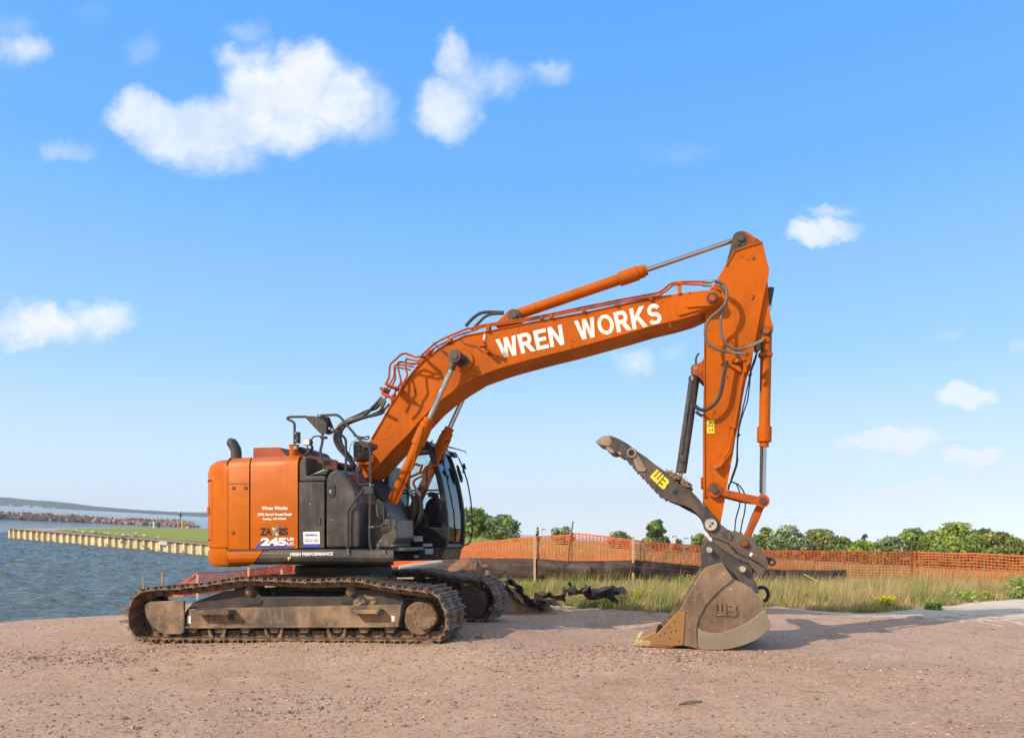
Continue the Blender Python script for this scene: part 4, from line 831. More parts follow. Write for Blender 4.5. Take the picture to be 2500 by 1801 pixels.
# arm pipes, valve blocks and hoses
pipe(z8([(735,80),(728,150),(710,230),(690,340),(672,470),(650,600),(628,700),(612,760)]), -.27, .019, 'orange', arm)
pipe(z8([(735,260),(700,420),(675,600),(650,740),(630,830)]), -.235, .016, 'orange', arm)
pipe(z8([(612,760),(600,840),(578,940),(565,985),(530,1030),(512,1060)]), -.27, .019, 'orange', arm)
mb = MB(); mb.plate(z8([(600,70),(640,55),(690,60),(690,95),(640,105),(600,90)]), -.33, -.21); mb.plate(z8([(590,125),(620,120),(680,140),(700,180),(690,200),(590,145)]), -.29, -.21); mb.plate(z8([(715,100),(755,100),(745,205),(710,200)]), -.31, -.22); mb.plate(z8([(580,715),(640,715),(640,755),(580,750)]), -.29, -.21); mb.plate(z8([(500,1045),(530,1060),(525,1100),(480,1150),(450,1165),(430,1150),(470,1090)]), -.32, -.22); mb.build('valve_block', 'orange', arm, bevel=.006)
mb = MB(); mb.disc(*z8([(433,1142)])[0], -.36, -.27, 4.4); mb.disc(*z8([(650,75)])[0], -.35, -.3, 4); mb.build('plug', 'zinc', arm)
hA = z7([(470,663),(530,678),(575,715),(605,780),(608,860),(580,930),(520,995),(440,1060),(392,1130),(370,1220),(378,1300),(420,1370),(500,1420),(580,1442),(650,1450)])
hB = z7([(500,700),(560,740),(595,790),(612,850),(600,910),(565,980),(545,1060),(540,1150),(550,1250),(580,1330),(640,1390),(700,1415),(770,1418),(830,1402)])
def coil(pts, y0, y1, r=.02):
    P_ = [pe(*p, y0+(y1-y0)*math.sin(math.pi*i/(len(pts)-1))) for i, p in enumerate(pts)]
    Q = []; E = [P_[0]*2-P_[1]]+P_+[P_[-1]*2-P_[-2]]
    for i in range(1, len(E)-2):
        for k in range(14):
            t = k/14; a, b, c, d = E[i-1:i+3]; Q.append(.5*((2*b)+(c-a)*t+(2*a-5*b+4*c-d)*t*t+(3*b-a-3*c+d)*t**3))
    mb = MB(); mb.tube(Q, [r*(1.12 if i % 2 else .86) for i in range(len(Q))], 12, False); return mb.build('spiral_wrapped_hose', 'coil', arm, ang=80)
coil(hA, -.42, -.50); coil(hB, -.42, -.46)
for q, y in (([(640,1450),(820,1470)], -.42), ([(820,1404),(905,1368)], -.42), ([(905,1368),(1010,1315)], -.38)):
    (a0,a1),(b0,b1) = z7(q); mb = MB(); mb.cyl(pe(a0,a1,y), pe(b0,b1,y+.03), .023, 12); mb.build('hose_coupling', 'zinc', arm)
pipe(z7([(1000,1322),(1030,1300),(1060,1300),(1075,1330)]), -.34, .026, 'orange', arm); pipe(z7([(820,1470),(850,1480),(870,1540),(830,1600)]), -.36, .022, 'orange', arm)
mb = MB(); mb.plate(z7([(920,1345),(985,1330),(990,1400),(950,1440),(920,1420)]), -.2, -.05); mb.build('valve_block', 'dark', arm, bevel=.006)
pipe(z8([(548,85),(535,150),(515,250),(500,350),(470,450),(420,520),(350,570),(280,570),(220,520),(190,460),(188,400),(205,280)]), -.38, .027, 'hose', arm, 'hydraulic_hose')
pipe(z8([(270,10),(245,50),(240,100),(250,140)]), -.1, .014, 'hose', arm, 'hydraulic_hose'); pipe(z8([(240,590),(270,615),(310,635)]), -.1, .022, 'hose', arm, 'hydraulic_hose')
mb = MB(); mb.cyl(pe(*z8([(208,250)])[0],-.2), pe(*z8([(200,340)])[0],-.25), .022, 12); mb.build('hose_coupling', 'zinc', arm)
for q, y in (([(850,0),(820,80),(790,170),(770,280),(740,420),(700,600),(670,740),(655,860),(650,1020),(640,1120),(600,1240),(565,1370)], .05), ([(850,10),(830,90),(790,200),(775,330),(755,480),(715,600),(680,720),(660,850),(655,1010),(655,1100),(615,1230),(575,1330)], .12), ([(560,1370),(570,1320),(600,1293),(640,1310),(670,1370),(680,1440),(675,1530),(655,1600),(640,1660),(632,1720),(628,1800)], .0), ([(610,1297),(660,1315),(700,1360),(728,1420),(735,1500),(725,1600),(705,1680),(690,1760),(685,1810)], .04)):
    pipe(z8(q), y, .0095, 'hose', arm, 'thin_hose', 6)
pipe(z8([(887,935),(882,1200),(880,1400)]), -.06, .009, 'hose', arm, 'thin_hose', 6)
mb = MB()
for x, y in z8([(785,218),(667,822)]): mb.disc(x, y, -.02, .1, 4)
mb.build('hose_clip', 'black', arm)
# ---- bucket linkage
lk = MB(); lk.plate(zt1([(1395,665),(1430,672),(1640,715),(1780,745),(1790,820),(1740,830),(1640,800),(1430,745),(1390,735)]), -.30, -.22)
lk.disc(1744.7,1196,-.31,-.215,19.5); lk.disc(1862,1222.5,-.31,-.215,17.5); o = lk.build('bucket_link', 'orange_dirty', EX, bevel=.008)
for q in ((1744.7,1196),(1862,1222.5)): mb = MB(); mb.disc(*q,-.335,-.3,9.5); mb.build('pin_cap', 'grease', o, bevel=.004)
mb = MB(); A0 = [pe(*p, -.22) for p in zt1([(1395,665),(1640,715),(1790,745),(1790,820),(1640,800),(1390,735)])]; mb.loft([[Vector((p.x,.22,p.z)) for p in A0],[Vector((p.x,.30,p.z)) for p in A0]]); c = pe(1862,1222.5,-.22); mb.cyl((c.x,-.22,c.z),(c.x,.30,c.z),.06,20); mb.build('bucket_link', 'orange_dirty', EX, bevel=.006)
mb = MB(); mb.plate(zt1([(1790,830),(1870,850),(1850,880),(1800,1000),(1760,1080),(1730,1150),(1715,1200),(1640,1180),(1680,1100),(1730,960),(1770,870)]), -.15, .15); mb.build('push_link', 'orange_dirty', EX, bevel=.02)
# ---- coupler
mb = MB(); cp_up = zc([(240,480),(300,580),(420,620),(640,695),(780,870),(920,950),(1100,1010),(1250,1100),(1390,1200),(1430,1190),(1432,1100),(1390,960),(1300,820),(1200,730),(1110,600),(1000,540),(880,510),(740,470),(620,420),(500,330),(440,250),(300,250)])
cp = MB(); cp.plate(cp_up, -.34, -.28)
A0 = [pe(*p, -.34) for p in cp_up]; cp.loft([[Vector((p.x,.24,p.z)) for p in A0],[Vector((p.x,.30,p.z)) for p in A0]]); cp = cp.build('quick_coupler', 'coupler', EX, bevel=.008)
JW = zc([(330,600),(640,700),(790,885),(920,965),(1090,1025),(1380,1205),(1345,1310),(1290,1345),(1200,1300),(1110,1185),(1040,1100),(800,1010),(600,880),(480,790),(350,680)])
mb = MB(); mb.plate(JW, -.435, -.405); mb.build('coupler_jaw', 'coupler', cp, bevel=.008)
mb = MB(); A0 = [pe(*p, -.43) for p in JW]; mb.loft([[Vector((p.x,-.28,p.z)) for p in A0],[Vector((p.x,.24,p.z)) for p in A0]]); mb.build('coupler_body', 'couplerdk', cp, bevel=.01)
mb = MB(); mb.plate(zc([(320,585),(640,690),(785,872),(920,952),(1100,1015),(1385,1200),(1380,1212),(1090,1035),(915,972),(770,892),(630,712),(315,602)]), -.438, -.40); mb.build('coupler_gap', 'black', cp)
mb = MB(); mb.plate(zc([(500,470),(560,450),(640,440),(750,560),(710,640),(660,640),(520,560)]), -.352, -.335); mb.build('coupler_badge', 'couplerdk', cp, bevel=.006)
mb = MB(); mb.plate(zc([(620,430),(660,500),(690,600),(680,640),(640,620),(640,500)]), -.356, -.35); mb.build('badge_mark', 'coupler', cp)
mb = MB(); mb.disc(*zc([(965,705)])[0], -.40, -.33, 8.6); mb.build('coupler_pin', 'orange_dirty', cp, bevel=.006)
mb = MB(); mb.disc(*zc([(965,705)])[0], -.345, -.33, 11); mb.build('pin_washer', 'dark', cp)
mb = MB(); mb.plate(zc([(1080,880),(1130,895),(1095,965),(1050,940)]), -.346, -.34); mb.build('coupler_decal', 'whiteclean', cp, smooth=False)
mb = MB()
for k in range(3): mb.plate(zc([(1132,905+k*14),(1188,932+k*14),(1187,937+k*14),(1130,910+k*14)]), -.346, -.34)
mb.build('coupler_decal', 'netred', cp, smooth=False)
def ringplate(mb, cx, cy, r0, r1, y0, y1, n=24):
    O = [pe(cx+r1*math.cos(a), cy+r1*math.sin(a), y0) for a in [2*math.pi*k/n for k in range(n)]]; I = [pe(cx+r0*math.cos(a), cy+r0*math.sin(a), y0) for a in [2*math.pi*k/n for k in range(n)]]
    secs = [[O[k], Vector((O[k].x, y1, O[k].z)), Vector((I[k].x, y1, I[k].z)), I[k]] for k in range(n)]; mb.loft(secs, close=True)
mb = MB(); (lx, ly), = zc([(1512,1080)]); ringplate(mb, lx, ly, 4.6, 9, -.05, .0); mb.plate(zc([(1390,960),(1500,990),(1560,1010),(1520,1018),(1470,1060),(1465,1120),(1430,1130)]), -.05, 0); mb.build('lifting_eye', 'black', cp, bevel=.004)
# ---- bucket
YK = -.60
be = MB(); EARP = zc([(210,630),(130,740),(100,900),(110,1080),(90,1300),(160,1420),(600,1500),(1000,1660),(1260,1700),(1200,1500),(1115,1340),(1110,1180),(1040,1100),(800,1010),(560,860),(420,700)])
be.plate(EARP, -.40, -.35); be2 = MB(); A0 = [pe(*p, -.40) for p in EARP]; be2.loft([[Vector((p.x,.33,p.z)) for p in A0],[Vector((p.x,.38,p.z)) for p in A0]])
side = zb([(1040,425),(1240,365),(1385,580),(1500,625),(1600,685),(1700,790),(1770,940),(1810,1050),(1850,1165),(1750,1280),(1640,1350),(1500,1405),(1350,1445),(1200,1465),(1000,1458),(760,1408),(640,1412),(480,1415),(400,1405),(400,1280),(700,975),(985,480)])
bk = MB(); bk.plate(side, YK, YK+.03); A0 = [pe(*p, YK) for p in side]; bk.loft([[Vector((p.x,.57,p.z)) for p in A0],[Vector((p.x,.60,p.z)) for p in A0]])
def shellcurve(mb, pts, th, y0, y1):
    P_ = [pe(*p, YK) for p in pts]; secs = []
    for i, p in enumerate(P_):
        a, b = P_[max(i-1,0)], P_[min(i+1,len(P_)-1)]; t = (b-a).normalized(); n_ = Vector((t.z, 0, -t.x))
        secs.append([Vector((p.x, y0, p.z)), Vector((p.x, y1, p.z)), Vector((p.x+n_.x*th, y1, p.z+n_.z*th)), Vector((p.x+n_.x*th, y0, p.z+n_.z*th))])
    mb.loft(secs)
shellcurve(bk, zb([(1240,372),(1385,584),(1500,630),(1600,690),(1700,795),(1768,940),(1808,1050),(1845,1165),(1747,1275),(1638,1345),(1500,1400),(1350,1440),(1200,1460),(1000,1452),(760,1402),(480,1408)]), .03, YK+.03, .57)
bucket = bk.build('bucket', 'bucket', EX, bevel=.004)
o = be.build('bucket_ear', 'couplerdk', bucket, bevel=.008); be2.build('bucket_ear', 'couplerdk', bucket, bevel=.008)
for p in zc([(260,835), (925,1215)]):
    mb = MB(); mb.disc(*p, -.52, -.39, 7.6 if p[0] < 1750 else 8.2); mb.build('bucket_pin', 'pin', bucket, bevel=.006)
mb = MB(); mb.disc(1725,1316,-.36,-.3,4.5); mb.build('bolt', 'orange_dirty', bucket, bevel=.003)
mb = MB(); mb.plate(zb([(1040,427),(1240,368),(1383,582),(1200,722),(1050,885),(955,1060),(932,1160),(925,1200),(932,1400),(945,1448),(760,1404),(755,1300),(785,980),(705,975),(985,482)]), YK-.028, YK); mb.build('side_reinforcement', 'bucket', bucket, bevel=.008)
mb = MB(); mb.plate(zb([(934,1172),(985,1215),(1080,1243),(1200,1252),(1400,1192),(1560,1112),(1700,1010),(1775,952),(1810,1050),(1848,1165),(1750,1278),(1640,1348),(1500,1403),(1350,1443),(1200,1463),(1000,1456),(950,1446),(936,1390)]), YK-.016, YK); mb.build('wear_strip', 'bucketpale', bucket, bevel=.006)
mb = MB(); mb.plate(zb([(785,978),(756,1400),(640,1412),(400,1404),(330,1390),(400,1280),(600,1080),(700,980)]), YK-.042, YK+.0); sc_ = mb.build('side_cutter', 'cutter', bucket, bevel=.008)
mb = MB()
for (x, y) in zb([(650,1115),(580,1172),(470,1282),(520,1255),(605,1235),(668,1222),(590,1315),(705,1350)]):
    s = 2.6; mb.plate([(x-s, y), (x, y-s), (x+s, y), (x, y+s)], YK-.044, YK-.04)
mb.build('cutter_bolt', 'dark', sc_, smooth=False)
mb = MB(); mb.plate(zb([(330,1392),(640,1410),(640,1428),(480,1432),(300,1415)]), YK-.03, .60); mb.build('cutting_edge', 'cutter', bucket, bevel=.01)
for k in range(5):
    y = YK-.03 + k*.285; f = k/4
    A0 = [pe(*p, YK) for p in zb([(110,1396),(150,1376),(230,1338),(330,1345),(420,1365),(430,1412),(300,1412),(200,1408)])]
    w = .052; secs = [[Vector((p.x, y+.05-w*(.5+.5*min(1, max(.25, (p.x-A0[0].x)/.35))), p.z)) for p in A0], [Vector((p.x, y+.05+w*(.5+.5*min(1, max(.25, (p.x-A0[0].x)/.35))), p.z)) for p in A0]]
    mb = MB(); mb.loft(secs); mb.build('bucket_tooth', 'tooth', bucket, bevel=.01)
mb = MB(); A0 = [pe(*p, YK) for p in zb([(160,1388),(250,1310),(330,1275),(405,1240),(430,1262),(400,1405),(250,1405)])]; mb.loft([[Vector((p.x, -.50, p.z)) for p in A0],[Vector((p.x, .56, p.z)) for p in A0]]); mb.build('lip_plate', 'cutter', bucket, bevel=.02)
mb = MB(); q = zb([(1690,700),(1722,678),(1775,690),(1812,740),(1815,790),(1790,835),(1755,850)]); mb.tube([pe(*p, -.05) for p in q], .026, 10); mb.build('lifting_ring', 'black', bucket)
LW = [(0,.06),(0,1),(.14,1),(.14,.3),(.215,.3),(.215,1),(.345,1),(.345,.3),(.42,.3),(.42,1),(.54,1),(.54,0),(.06,0)]
LB = [(.60,1),(.88,1),(.97,.9),(1,.72),(.95,.55),(1,.4),(1,.15),(.93,0),(.60,0),(.60,.22),(.82,.22),(.82,.36),(.60,.36),(.60,.62),(.82,.62),(.82,.76),(.60,.76)]
def logo(q, y0, y1, m, parent, name='maker_mark', bevel=.004):
    f = quadmap(q, y0); mb = MB()
    for L_ in (LW, LB):
        A0 = [f(*p) for p in L_]; mb.loft([A0, [Vector((p.x, y1, p.z)) for p in A0]])
    return mb.build(name, m, parent, bevel=bevel)
logo([(1742.2,1471.3),(1799,1472.3),(1800,1504.6),(1742.2,1502)], YK-.022, YK, 'bucket', bucket)
# ---- thumb
def scal(pts):    # serrated gripping edge
    out = []
    for i in range(len(pts)-1):
        (x0, y0), (x1, y1) = pts[i], pts[i+1]; out += [(x0, y0), (x0*.80+x1*.20-2.6, y0*.80+y1*.20+3.6), (x0*.45+x1*.55-.2, y0*.45+y1*.55+1.2)]
    return out + [pts[-1]]
ttop = zt1([(60,165),(90,130),(150,100),(220,100),(300,130),(400,185),(500,265),(600,330),(700,410),(800,480),(860,540),(940,610),(1000,640),(1080,690),(1120,730),(1165,780),(1210,840),(1300,930),(1365,1010),(1375,1060),(1350,1110),(1300,1132),(1245,1120),(1220,1080),(1215,1050),(1190,990),(1140,930),(1080,880),(1020,850),(920,820),(850,795)])
tbot = zt1([(820,775),(760,745),(705,690),(660,640),(610,585),(560,530),(500,475),(450,415),(405,360),(350,312),(290,275),(235,262),(180,235)])
tpo = ttop + scal(tbot) + zt1([(200,200),(130,205),(80,190)])
th = MB(); th.plate(tpo, -.33, -.28); A0 = [pe(*p, -.33) for p in tpo]; th.loft([[Vector((p.x,.22,p.z)) for p in A0],[Vector((p.x,.27,p.z)) for p in A0]])
thumb = th.build('thumb', 'thumb', EX, bevel=.005)
mb = MB(); pts = zt1([(840,770),(700,660),(560,505),(440,385),(300,255)]); 
for i, (x, y) in enumerate(pts): c = pe(x, y-4, -.3); mb.box((c.x, -.03, c.z), (.07, .5, .07), Matrix.Rotation(.7, 3, 'Y'))
mb.build('cross_bar', 'thumb', thumb, bevel=.006)
mb = MB(); A0 = [pe(*p, -.3) for p in zt1([(860,800),(1000,830),(1100,900),(1180,970),(1150,940),(1050,860),(940,830)])]; mb.loft([[Vector((p.x,-.28,p.z)) for p in A0],[Vector((p.x,.24,p.z)) for p in A0]]); mb.build('web_plate', 'dark', thumb)
mb = MB(); mb.plate(zt1([(60,165),(90,128),(150,98),(215,98),(235,150),(240,200),(190,215),(130,205),(80,190)]), -.345, .28); mb.build('thumb_tooth', 'thumbtip', thumb, bevel=.02)
for q in ([(165,225),(200,215),(250,250),(265,285),(235,290),(190,270)], [(290,270),(330,275),(350,300),(330,310),(295,298)]): 
    mb = MB(); mb.plate(zt1(q), -.34, .28); mb.build('thumb_tooth', 'thumbtip', thumb, bevel=.012)
mb = MB(); mb.plate(zt1([(395,290),(410,240),(450,225),(495,250),(520,310),(600,450),(595,475),(570,488),(510,480),(490,440),(460,350),(400,330)]), -.35, -.33); mb.build('wear_plate', 'thumbtip', thumb, bevel=.008)
mb = MB(); (lx, ly), = zt1([(443,285)]); ringplate(mb, lx, ly, 7.2, 12, -.375, -.33); mb.build('thumb_boss', 'thumbtip', thumb, bevel=.006)
mb = MB(); mb.disc(lx, ly, -.352, -.35, 7.4); mb.build('boss_hole', 'black', thumb)
mb = MB(); (lx, ly), = zt1([(911,700)]); mb.disc(lx, ly, -.334, -.33, 6.2); mb.build('lightening_hole', 'black', thumb)
mb = MB(); (lx, ly), = zt1([(1290,1048)]); mb.disc(lx, ly, -.36, -.33, 19.5, 36); mb.build('hinge_boss', 'thumb', thumb, bevel=.008); mb = MB(); mb.disc(lx, ly, -.40, -.355, 15.6, 36); hp = mb.build('hinge_pin', 'pin', thumb, bevel=.006)
mb = MB(); mb.disc(lx+3.2, ly-3.4, -.41, -.4, 3.4); mb.disc(lx-2.4, ly+3.2, -.41, -.4, 2.9); mb.build('pin_bolt', 'grease', hp, bevel=.003)
logo([(1604.2,1144.8),(1636,1175),(1619.6,1196),(1586,1163.5)], -.335, -.33, 'yellow', thumb, 'painted_mark', 0)
for i, (x, y) in enumerate([(1634,1154),(1643,1160),(1652,1166),(1661,1172),(1669,1178),(1676,1184),(1683,1194)]): clod(pe(x, y+1, -.1), .045+.012*(i % 3), 'mud', thumb, 'dirt_clump', (1.2,2.2,.75), i*3.3, 2)
mb = MB()
for i in range(90):
    x = random.uniform(1628, 1682); y = 1150+(x-1628)*.58; p = pe(x, y, random.uniform(-.28,.1)); d = Vector((random.uniform(-.06,.06), random.uniform(-.05,.05), random.uniform(.0,.07))); mb.tube([p, p+d*.6, p+d+Vector((random.uniform(-.03,.03),0,-.02))], .0035, 4, False)
mb.build('dry_grass', 'woodgrey', thumb)

# ---- decals on the house
text_on('Wren Works', [(639,1235.5),(702,1235),(702,1244),(639,1244.6)], YS-.003, 'whiteclean', d2, offset=.035)
text_on('5703 North Forest Road', [(629,1252),(711.5,1251),(711.5,1258.2),(629,1259)], YS-.003, 'whiteclean', d2, offset=.035)
text_on('Paxley, MI 97684', [(642,1263.5),(698.6,1262.8),(698.6,1269.8),(642,1270.5)], YS-.003, 'whiteclean', d2, offset=.035)
text_on('ZA', za([(300,682),(555,680),(555,842),(300,845)]), YS-.004, 'blackvinyl', d2, offset=.05)
text_on('IS', za([(712,678),(900,676),(900,840),(712,840)]), YS-.004, 'blackvinyl', d2, offset=.05)
for q, m, y in (([(555,680),(610,680),(700,845),(645,845)], 'yellow', .005), ([(640,648),(710,645),(610,845),(553,842)], 'paleblue', .007)):
    mb = MB(); mb.plate(za(q), YS-y, YS-.002); mb.build('lettering', m, d2, smooth=False)
mb = MB(); mb.plate(za([(170,1112),(320,990),(500,1010),(860,1070),(1030,1078),(1032,1110)]), YS-.003, YS); mb.build('decal_swoosh', 'blue', d2, smooth=False)
text_on('245', za([(326,905),(880,900),(880,1078),(326,1085)]), YS-.005, 'blackvinyl', d2, offset=.06)
text_on('245', za([(320,890),(872,885),(872,1060),(320,1064)]), YS-.008, 'whiteclean', d2, offset=.06)
text_on('US', za([(880,888),(1026,886),(1026,950),(880,952)]), YS-.005, 'whiteclean', d2, offset=.05)
text_on('LC', za([(880,985),(1026,983),(1026,1044),(880,1048)]), YS-.005, 'whiteclean', d2, offset=.05)
mb = MB(); mb.plate(za([(1222,766),(1572,760),(1580,1022),(1232,1022)]), YS-.003, YS); st_ = mb.build('dealer_sticker', 'whiteclean', gp, smooth=False)
mb = MB(); mb.plate(za([(1232,1022),(1580,1018),(1578,1080),(1236,1085)]), YS-.003, YS); mb.build('sticker_band', 'blue', st_, smooth=False)
mb = MB(); mb.plate(za([(1240,800),(1330,796),(1330,806),(1240,810)]), YS-.005, YS-.002); mb.plate(za([(1480,858),(1555,854),(1555,866),(1480,868)]), YS-.005, YS-.002); mb.build('sticker_stripe', 'yellow', st_, smooth=False)
text_on('GENERAL', za([(1262,815),(1540,808),(1536,852),(1262,858)]), YS-.006, 'blue', st_, offset=.04)
text_on('(800) 517-2844', za([(1255,912),(1545,904),(1545,926),(1255,934)]), YS-.006, 'blackvinyl', st_, offset=.01)
text_on('QUALITY 2844', za([(1255,948),(1548,940),(1548,975),(1255,980)]), YS-.006, 'blackvinyl', st_, offset=.03)
text_on('HIGH PERFORMANCE', [(709,1348),(813.3,1346.8),(813.3,1355),(709,1356.8)], -1.536, 'whiteclean', s1, offset=.04)
text_on('P', za([(895,1300),(962,1298),(962,1362),(895,1366)]), -1.536, 'yellow', s1, offset=.05)
# ================================================================== SURROUNDINGS
WPOLY = np.array([(-4000,12),(-14,13.6),(-9.8,14.16),(-8.3,15.1),(-7.9,16.2),(-7.9,19.1),(-7.8,21.5),(-7.3,24.3),(-7.5,34),(-5,52),(-13,160),(-13,400),(-4000,400)], float)
def sdf(P_):
    "signed distance to the water outline, positive inside the water"
    d = np.full(len(P_), 1e9); ins = np.zeros(len(P_), bool); n = len(WPOLY)
    for i in range(n):
        a, b = WPOLY[i], WPOLY[(i+1) % n]; e = b-a; w = P_-a; t = np.clip((w@e)/(e@e), 0, 1)
        d = np.minimum(d, np.linalg.norm(w-t[:, None]*e, axis=1))
        c = ((a[1] <= P_[:, 1]) != (b[1] <= P_[:, 1])) & (P_[:, 0] < (b[0]-a[0])*(P_[:, 1]-a[1])/(b[1]-a[1]+1e-12)+a[0]); ins ^= c
    return np.where(ins, d, -d)
def zl2(X, Y): return zland(X, Y) + .056*max(0, -12-X)*(1-sstep(17, 45, Y))
GB = [(1180,1440),(1245,1452),(1300,1462),(1370,1478),(1500,1488),(1640,1496),(1760,1490),(1880,1480),(1990,1489),(2120,1496),(2200,1491),(2300,1478),(2400,1468),(2560,1456),(2900,1440)]
def grass_min(X, Y):
    "depth at which the grass begins along the ray through X,Y"
    px = CX + X/Y*F
    py = np.interp(px, [q[0] for q in GB], [q[1] for q in GB])
    return H*F/(py-CY)
def axis(parts):
    out = []
    for a, b, s in parts: out += list(np.arange(a, b, s))
    return np.array(out + [parts[-1][1]])
gx = axis([(-70,-14,3),(-14,-11,.3),(-11,16,.085),(16,30,.5),(30,180,5)]); gy = axis([(2,4.8,.3),(4.8,17,.075),(17,24,.15),(24,60,1),(60,260,5)])
GX, GY = np.meshgrid(gx, gy); fl_ = np.stack([GX.ravel(), GY.ravel()], 1)
S = sdf(fl_ + np.stack([.25*np.sin(fl_[:, 1]*2.3), .22*np.sin(fl_[:, 0]*1.7)+.1*np.sin(fl_[:, 0]*5)], 1))
zs = np.array([zl2(x, y) for x, y in fl_])
t = np.clip((S+.5)/2.2, 0, 1); zs = zs - 3.6*t*t*(3-2*t)
near = (fl_[:, 1] < 18) & (fl_[:, 0] > -12) & (fl_[:, 0] < 17)
zs[near] += np.array([.010*noise.fractal((x*7, y*7, 1), .8, 2.1, 3) for x, y in fl_[near]])
# loose ridge of spoil and wheel ruts in front of the tracks
nx = len(gx); V_ = np.column_stack([fl_, zs])
ii = np.arange((len(gy)-1)*(nx)); ii = ii[ii % nx != nx-1]
FQ = np.column_stack([ii, ii+1, ii+nx+1, ii+nx])
def np_mesh(name, V_, Fq, mats, mi=None, cols=None, smooth=True):
    me = bpy.data.meshes.new(name); k = Fq.shape[1]
    me.vertices.add(len(V_)); me.vertices.foreach_set('co', np.ascontiguousarray(V_, dtype=np.float32).ravel())
    me.loops.add(Fq.size); me.loops.foreach_set('vertex_index', Fq.astype(np.int32).ravel())
    me.polygons.add(len(Fq)); me.polygons.foreach_set('loop_start', np.arange(0, Fq.size, k, dtype=np.int32)); 
    try: me.polygons.foreach_set('loop_total', np.full(len(Fq), k, dtype=np.int32))
    except Exception: pass
    for m in mats: me.materials.append(m)
    if mi is not None: me.polygons.foreach_set('material_index', mi.astype(np.int32))
    me.polygons.foreach_set('use_smooth', np.full(len(Fq), smooth))
    if cols is not None:
        a = me.color_attributes.new('Col', 'FLOAT_COLOR', 'POINT'); a.data.foreach_set('color', np.column_stack([cols, np.ones(len(cols))]).astype(np.float32).ravel())
    me.update(); me.validate()
    o = bpy.data.objects.new(name, me); sc.collection.objects.link(o); return o
# ---- ground materials
def groundmat(name, cols, sA, sB, bumpd, pebble=True, rough=.95):
    m = bpy.data.materials.new(name); m.use_nodes = True; t = m.node_tree; b = t.nodes['Principled BSDF']; b.inputs['Roughness'].default_value = rough; b.inputs['Specular IOR Level'].default_value = .2
    tcn = t.nodes.new('ShaderNodeTexCoord')
    def noi(s, det=5, r=.6, off=0.):
        n = t.nodes.new('ShaderNodeTexNoise'); n.inputs['Scale'].default_value = s; n.inputs['Detail'].default_value = det; n.inputs['Roughness'].default_value = r
        mp = t.nodes.new('ShaderNodeMapping'); mp.inputs['Location'].default_value = (off, off*1.3, off*.7); t.links.new(tcn.outputs['Object'], mp.inputs[0]); t.links.new(mp.outputs[0], n.inputs['Vector']); return n.outputs[0]
    def rng(src, a, b_, c, d):
        r = t.nodes.new('ShaderNodeMapRange'); t.links.new(src, r.inputs[0])
        for i, q in enumerate((a, b_, c, d)): r.inputs[i+1].default_value = q
        return r.outputs[0]
    def mix(f, a, c, bl='MIX'):
        x = t.nodes.new('ShaderNodeMix'); x.data_type = 'RGBA'; x.blend_type = bl
        for i, q in ((0, f), (6, a), (7, c)):
            if isinstance(q, (int, float)): x.inputs[i].default_value = q
            elif isinstance(q, tuple): x.inputs[i].default_value = (*q, 1)
            else: t.links.new(q, x.inputs[i])
        return x.outputs[2]
    c = mix(rng(noi(sA, 4, .6), .35, .65, 0, 1), cols[0], cols[1])
    c = mix(rng(noi(sB, 6, .7, 3), .4, .66, 0, 1), c, cols[2])
    if pebble:
        lowf = rng(noi(.55, 4, .6, 31), .38, .62, .25, 1.0); g1r = noi(26, 5, .75, 7); mm = t.nodes.new('ShaderNodeMath'); mm.operation = 'MULTIPLY'; t.links.new(rng(g1r, .51, .66, 0, .85), mm.inputs[0]); t.links.new(lowf, mm.inputs[1]); g1 = mm.outputs[0]; c = mix(g1, c, cols[3]); c = mix(rng(noi(.9, 5, .65, 44), .55, .68, 0, .5), c, (.44,.25,.165) if cols[0][0] > .4 else cols[2]); c = mix(rng(noi(2.6, 6, .7, 51), .56, .72, 0, .4), c, cols[4]); c = mix(rng(noi(9, 3, .6, 17), .63, .69, 0, .6), c, cols[3])
        vo = t.nodes.new('ShaderNodeTexVoronoi'); vo.inputs['Scale'].default_value = 34; t.links.new(tcn.outputs['Object'], vo.inputs['Vector'])
        c = mix(rng(vo.outputs['Distance'], .0, .22, .5, 0), c, cols[4])
        bw = t.nodes.new('ShaderNodeSeparateColor'); t.links.new(vo.outputs['Color'], bw.inputs[0]); c = mix(rng(bw.outputs[0], .72, .9, 0, .35), c, cols[3])
    t.links.new(c, b.inputs['Base Color'])
    bp = t.nodes.new('ShaderNodeBump'); bp.inputs['Strength'].default_value = .9; bp.inputs['Distance'].default_value = bumpd; t.links.new(noi(30 if pebble else 9, 8, .75, 1), bp.inputs['Height']); t.links.new(bp.outputs[0], b.inputs['Normal'])
    return m
M['dirt'] = groundmat('pinkish_gravel_dirt', [(.55,.37,.265),(.48,.315,.23),(.59,.41,.30),(.17,.105,.075),(.62,.47,.36)], .35, 1.6, .026)
M['field'] = groundmat('dry_field', [(.36,.27,.13),(.28,.25,.10),(.20,.24,.07),(0,0,0),(0,0,0)], .12, .6, .08, False)
M['lawn'] = groundmat('mown_lawn', [(.27,.31,.05),(.33,.36,.07),(.21,.25,.04),(0,0,0),(0,0,0)], .15, .8, .03, False)
M['shadow_dirt'] = groundmat('painted_shadow_dirt', [(.20,.15,.145),(.16,.12,.12),(.26,.19,.17),(.08,.06,.055),(.36,.28,.25)], .6, 2.6, .03)  # dark tone standing in for the machine's cast shadow; no face uses it
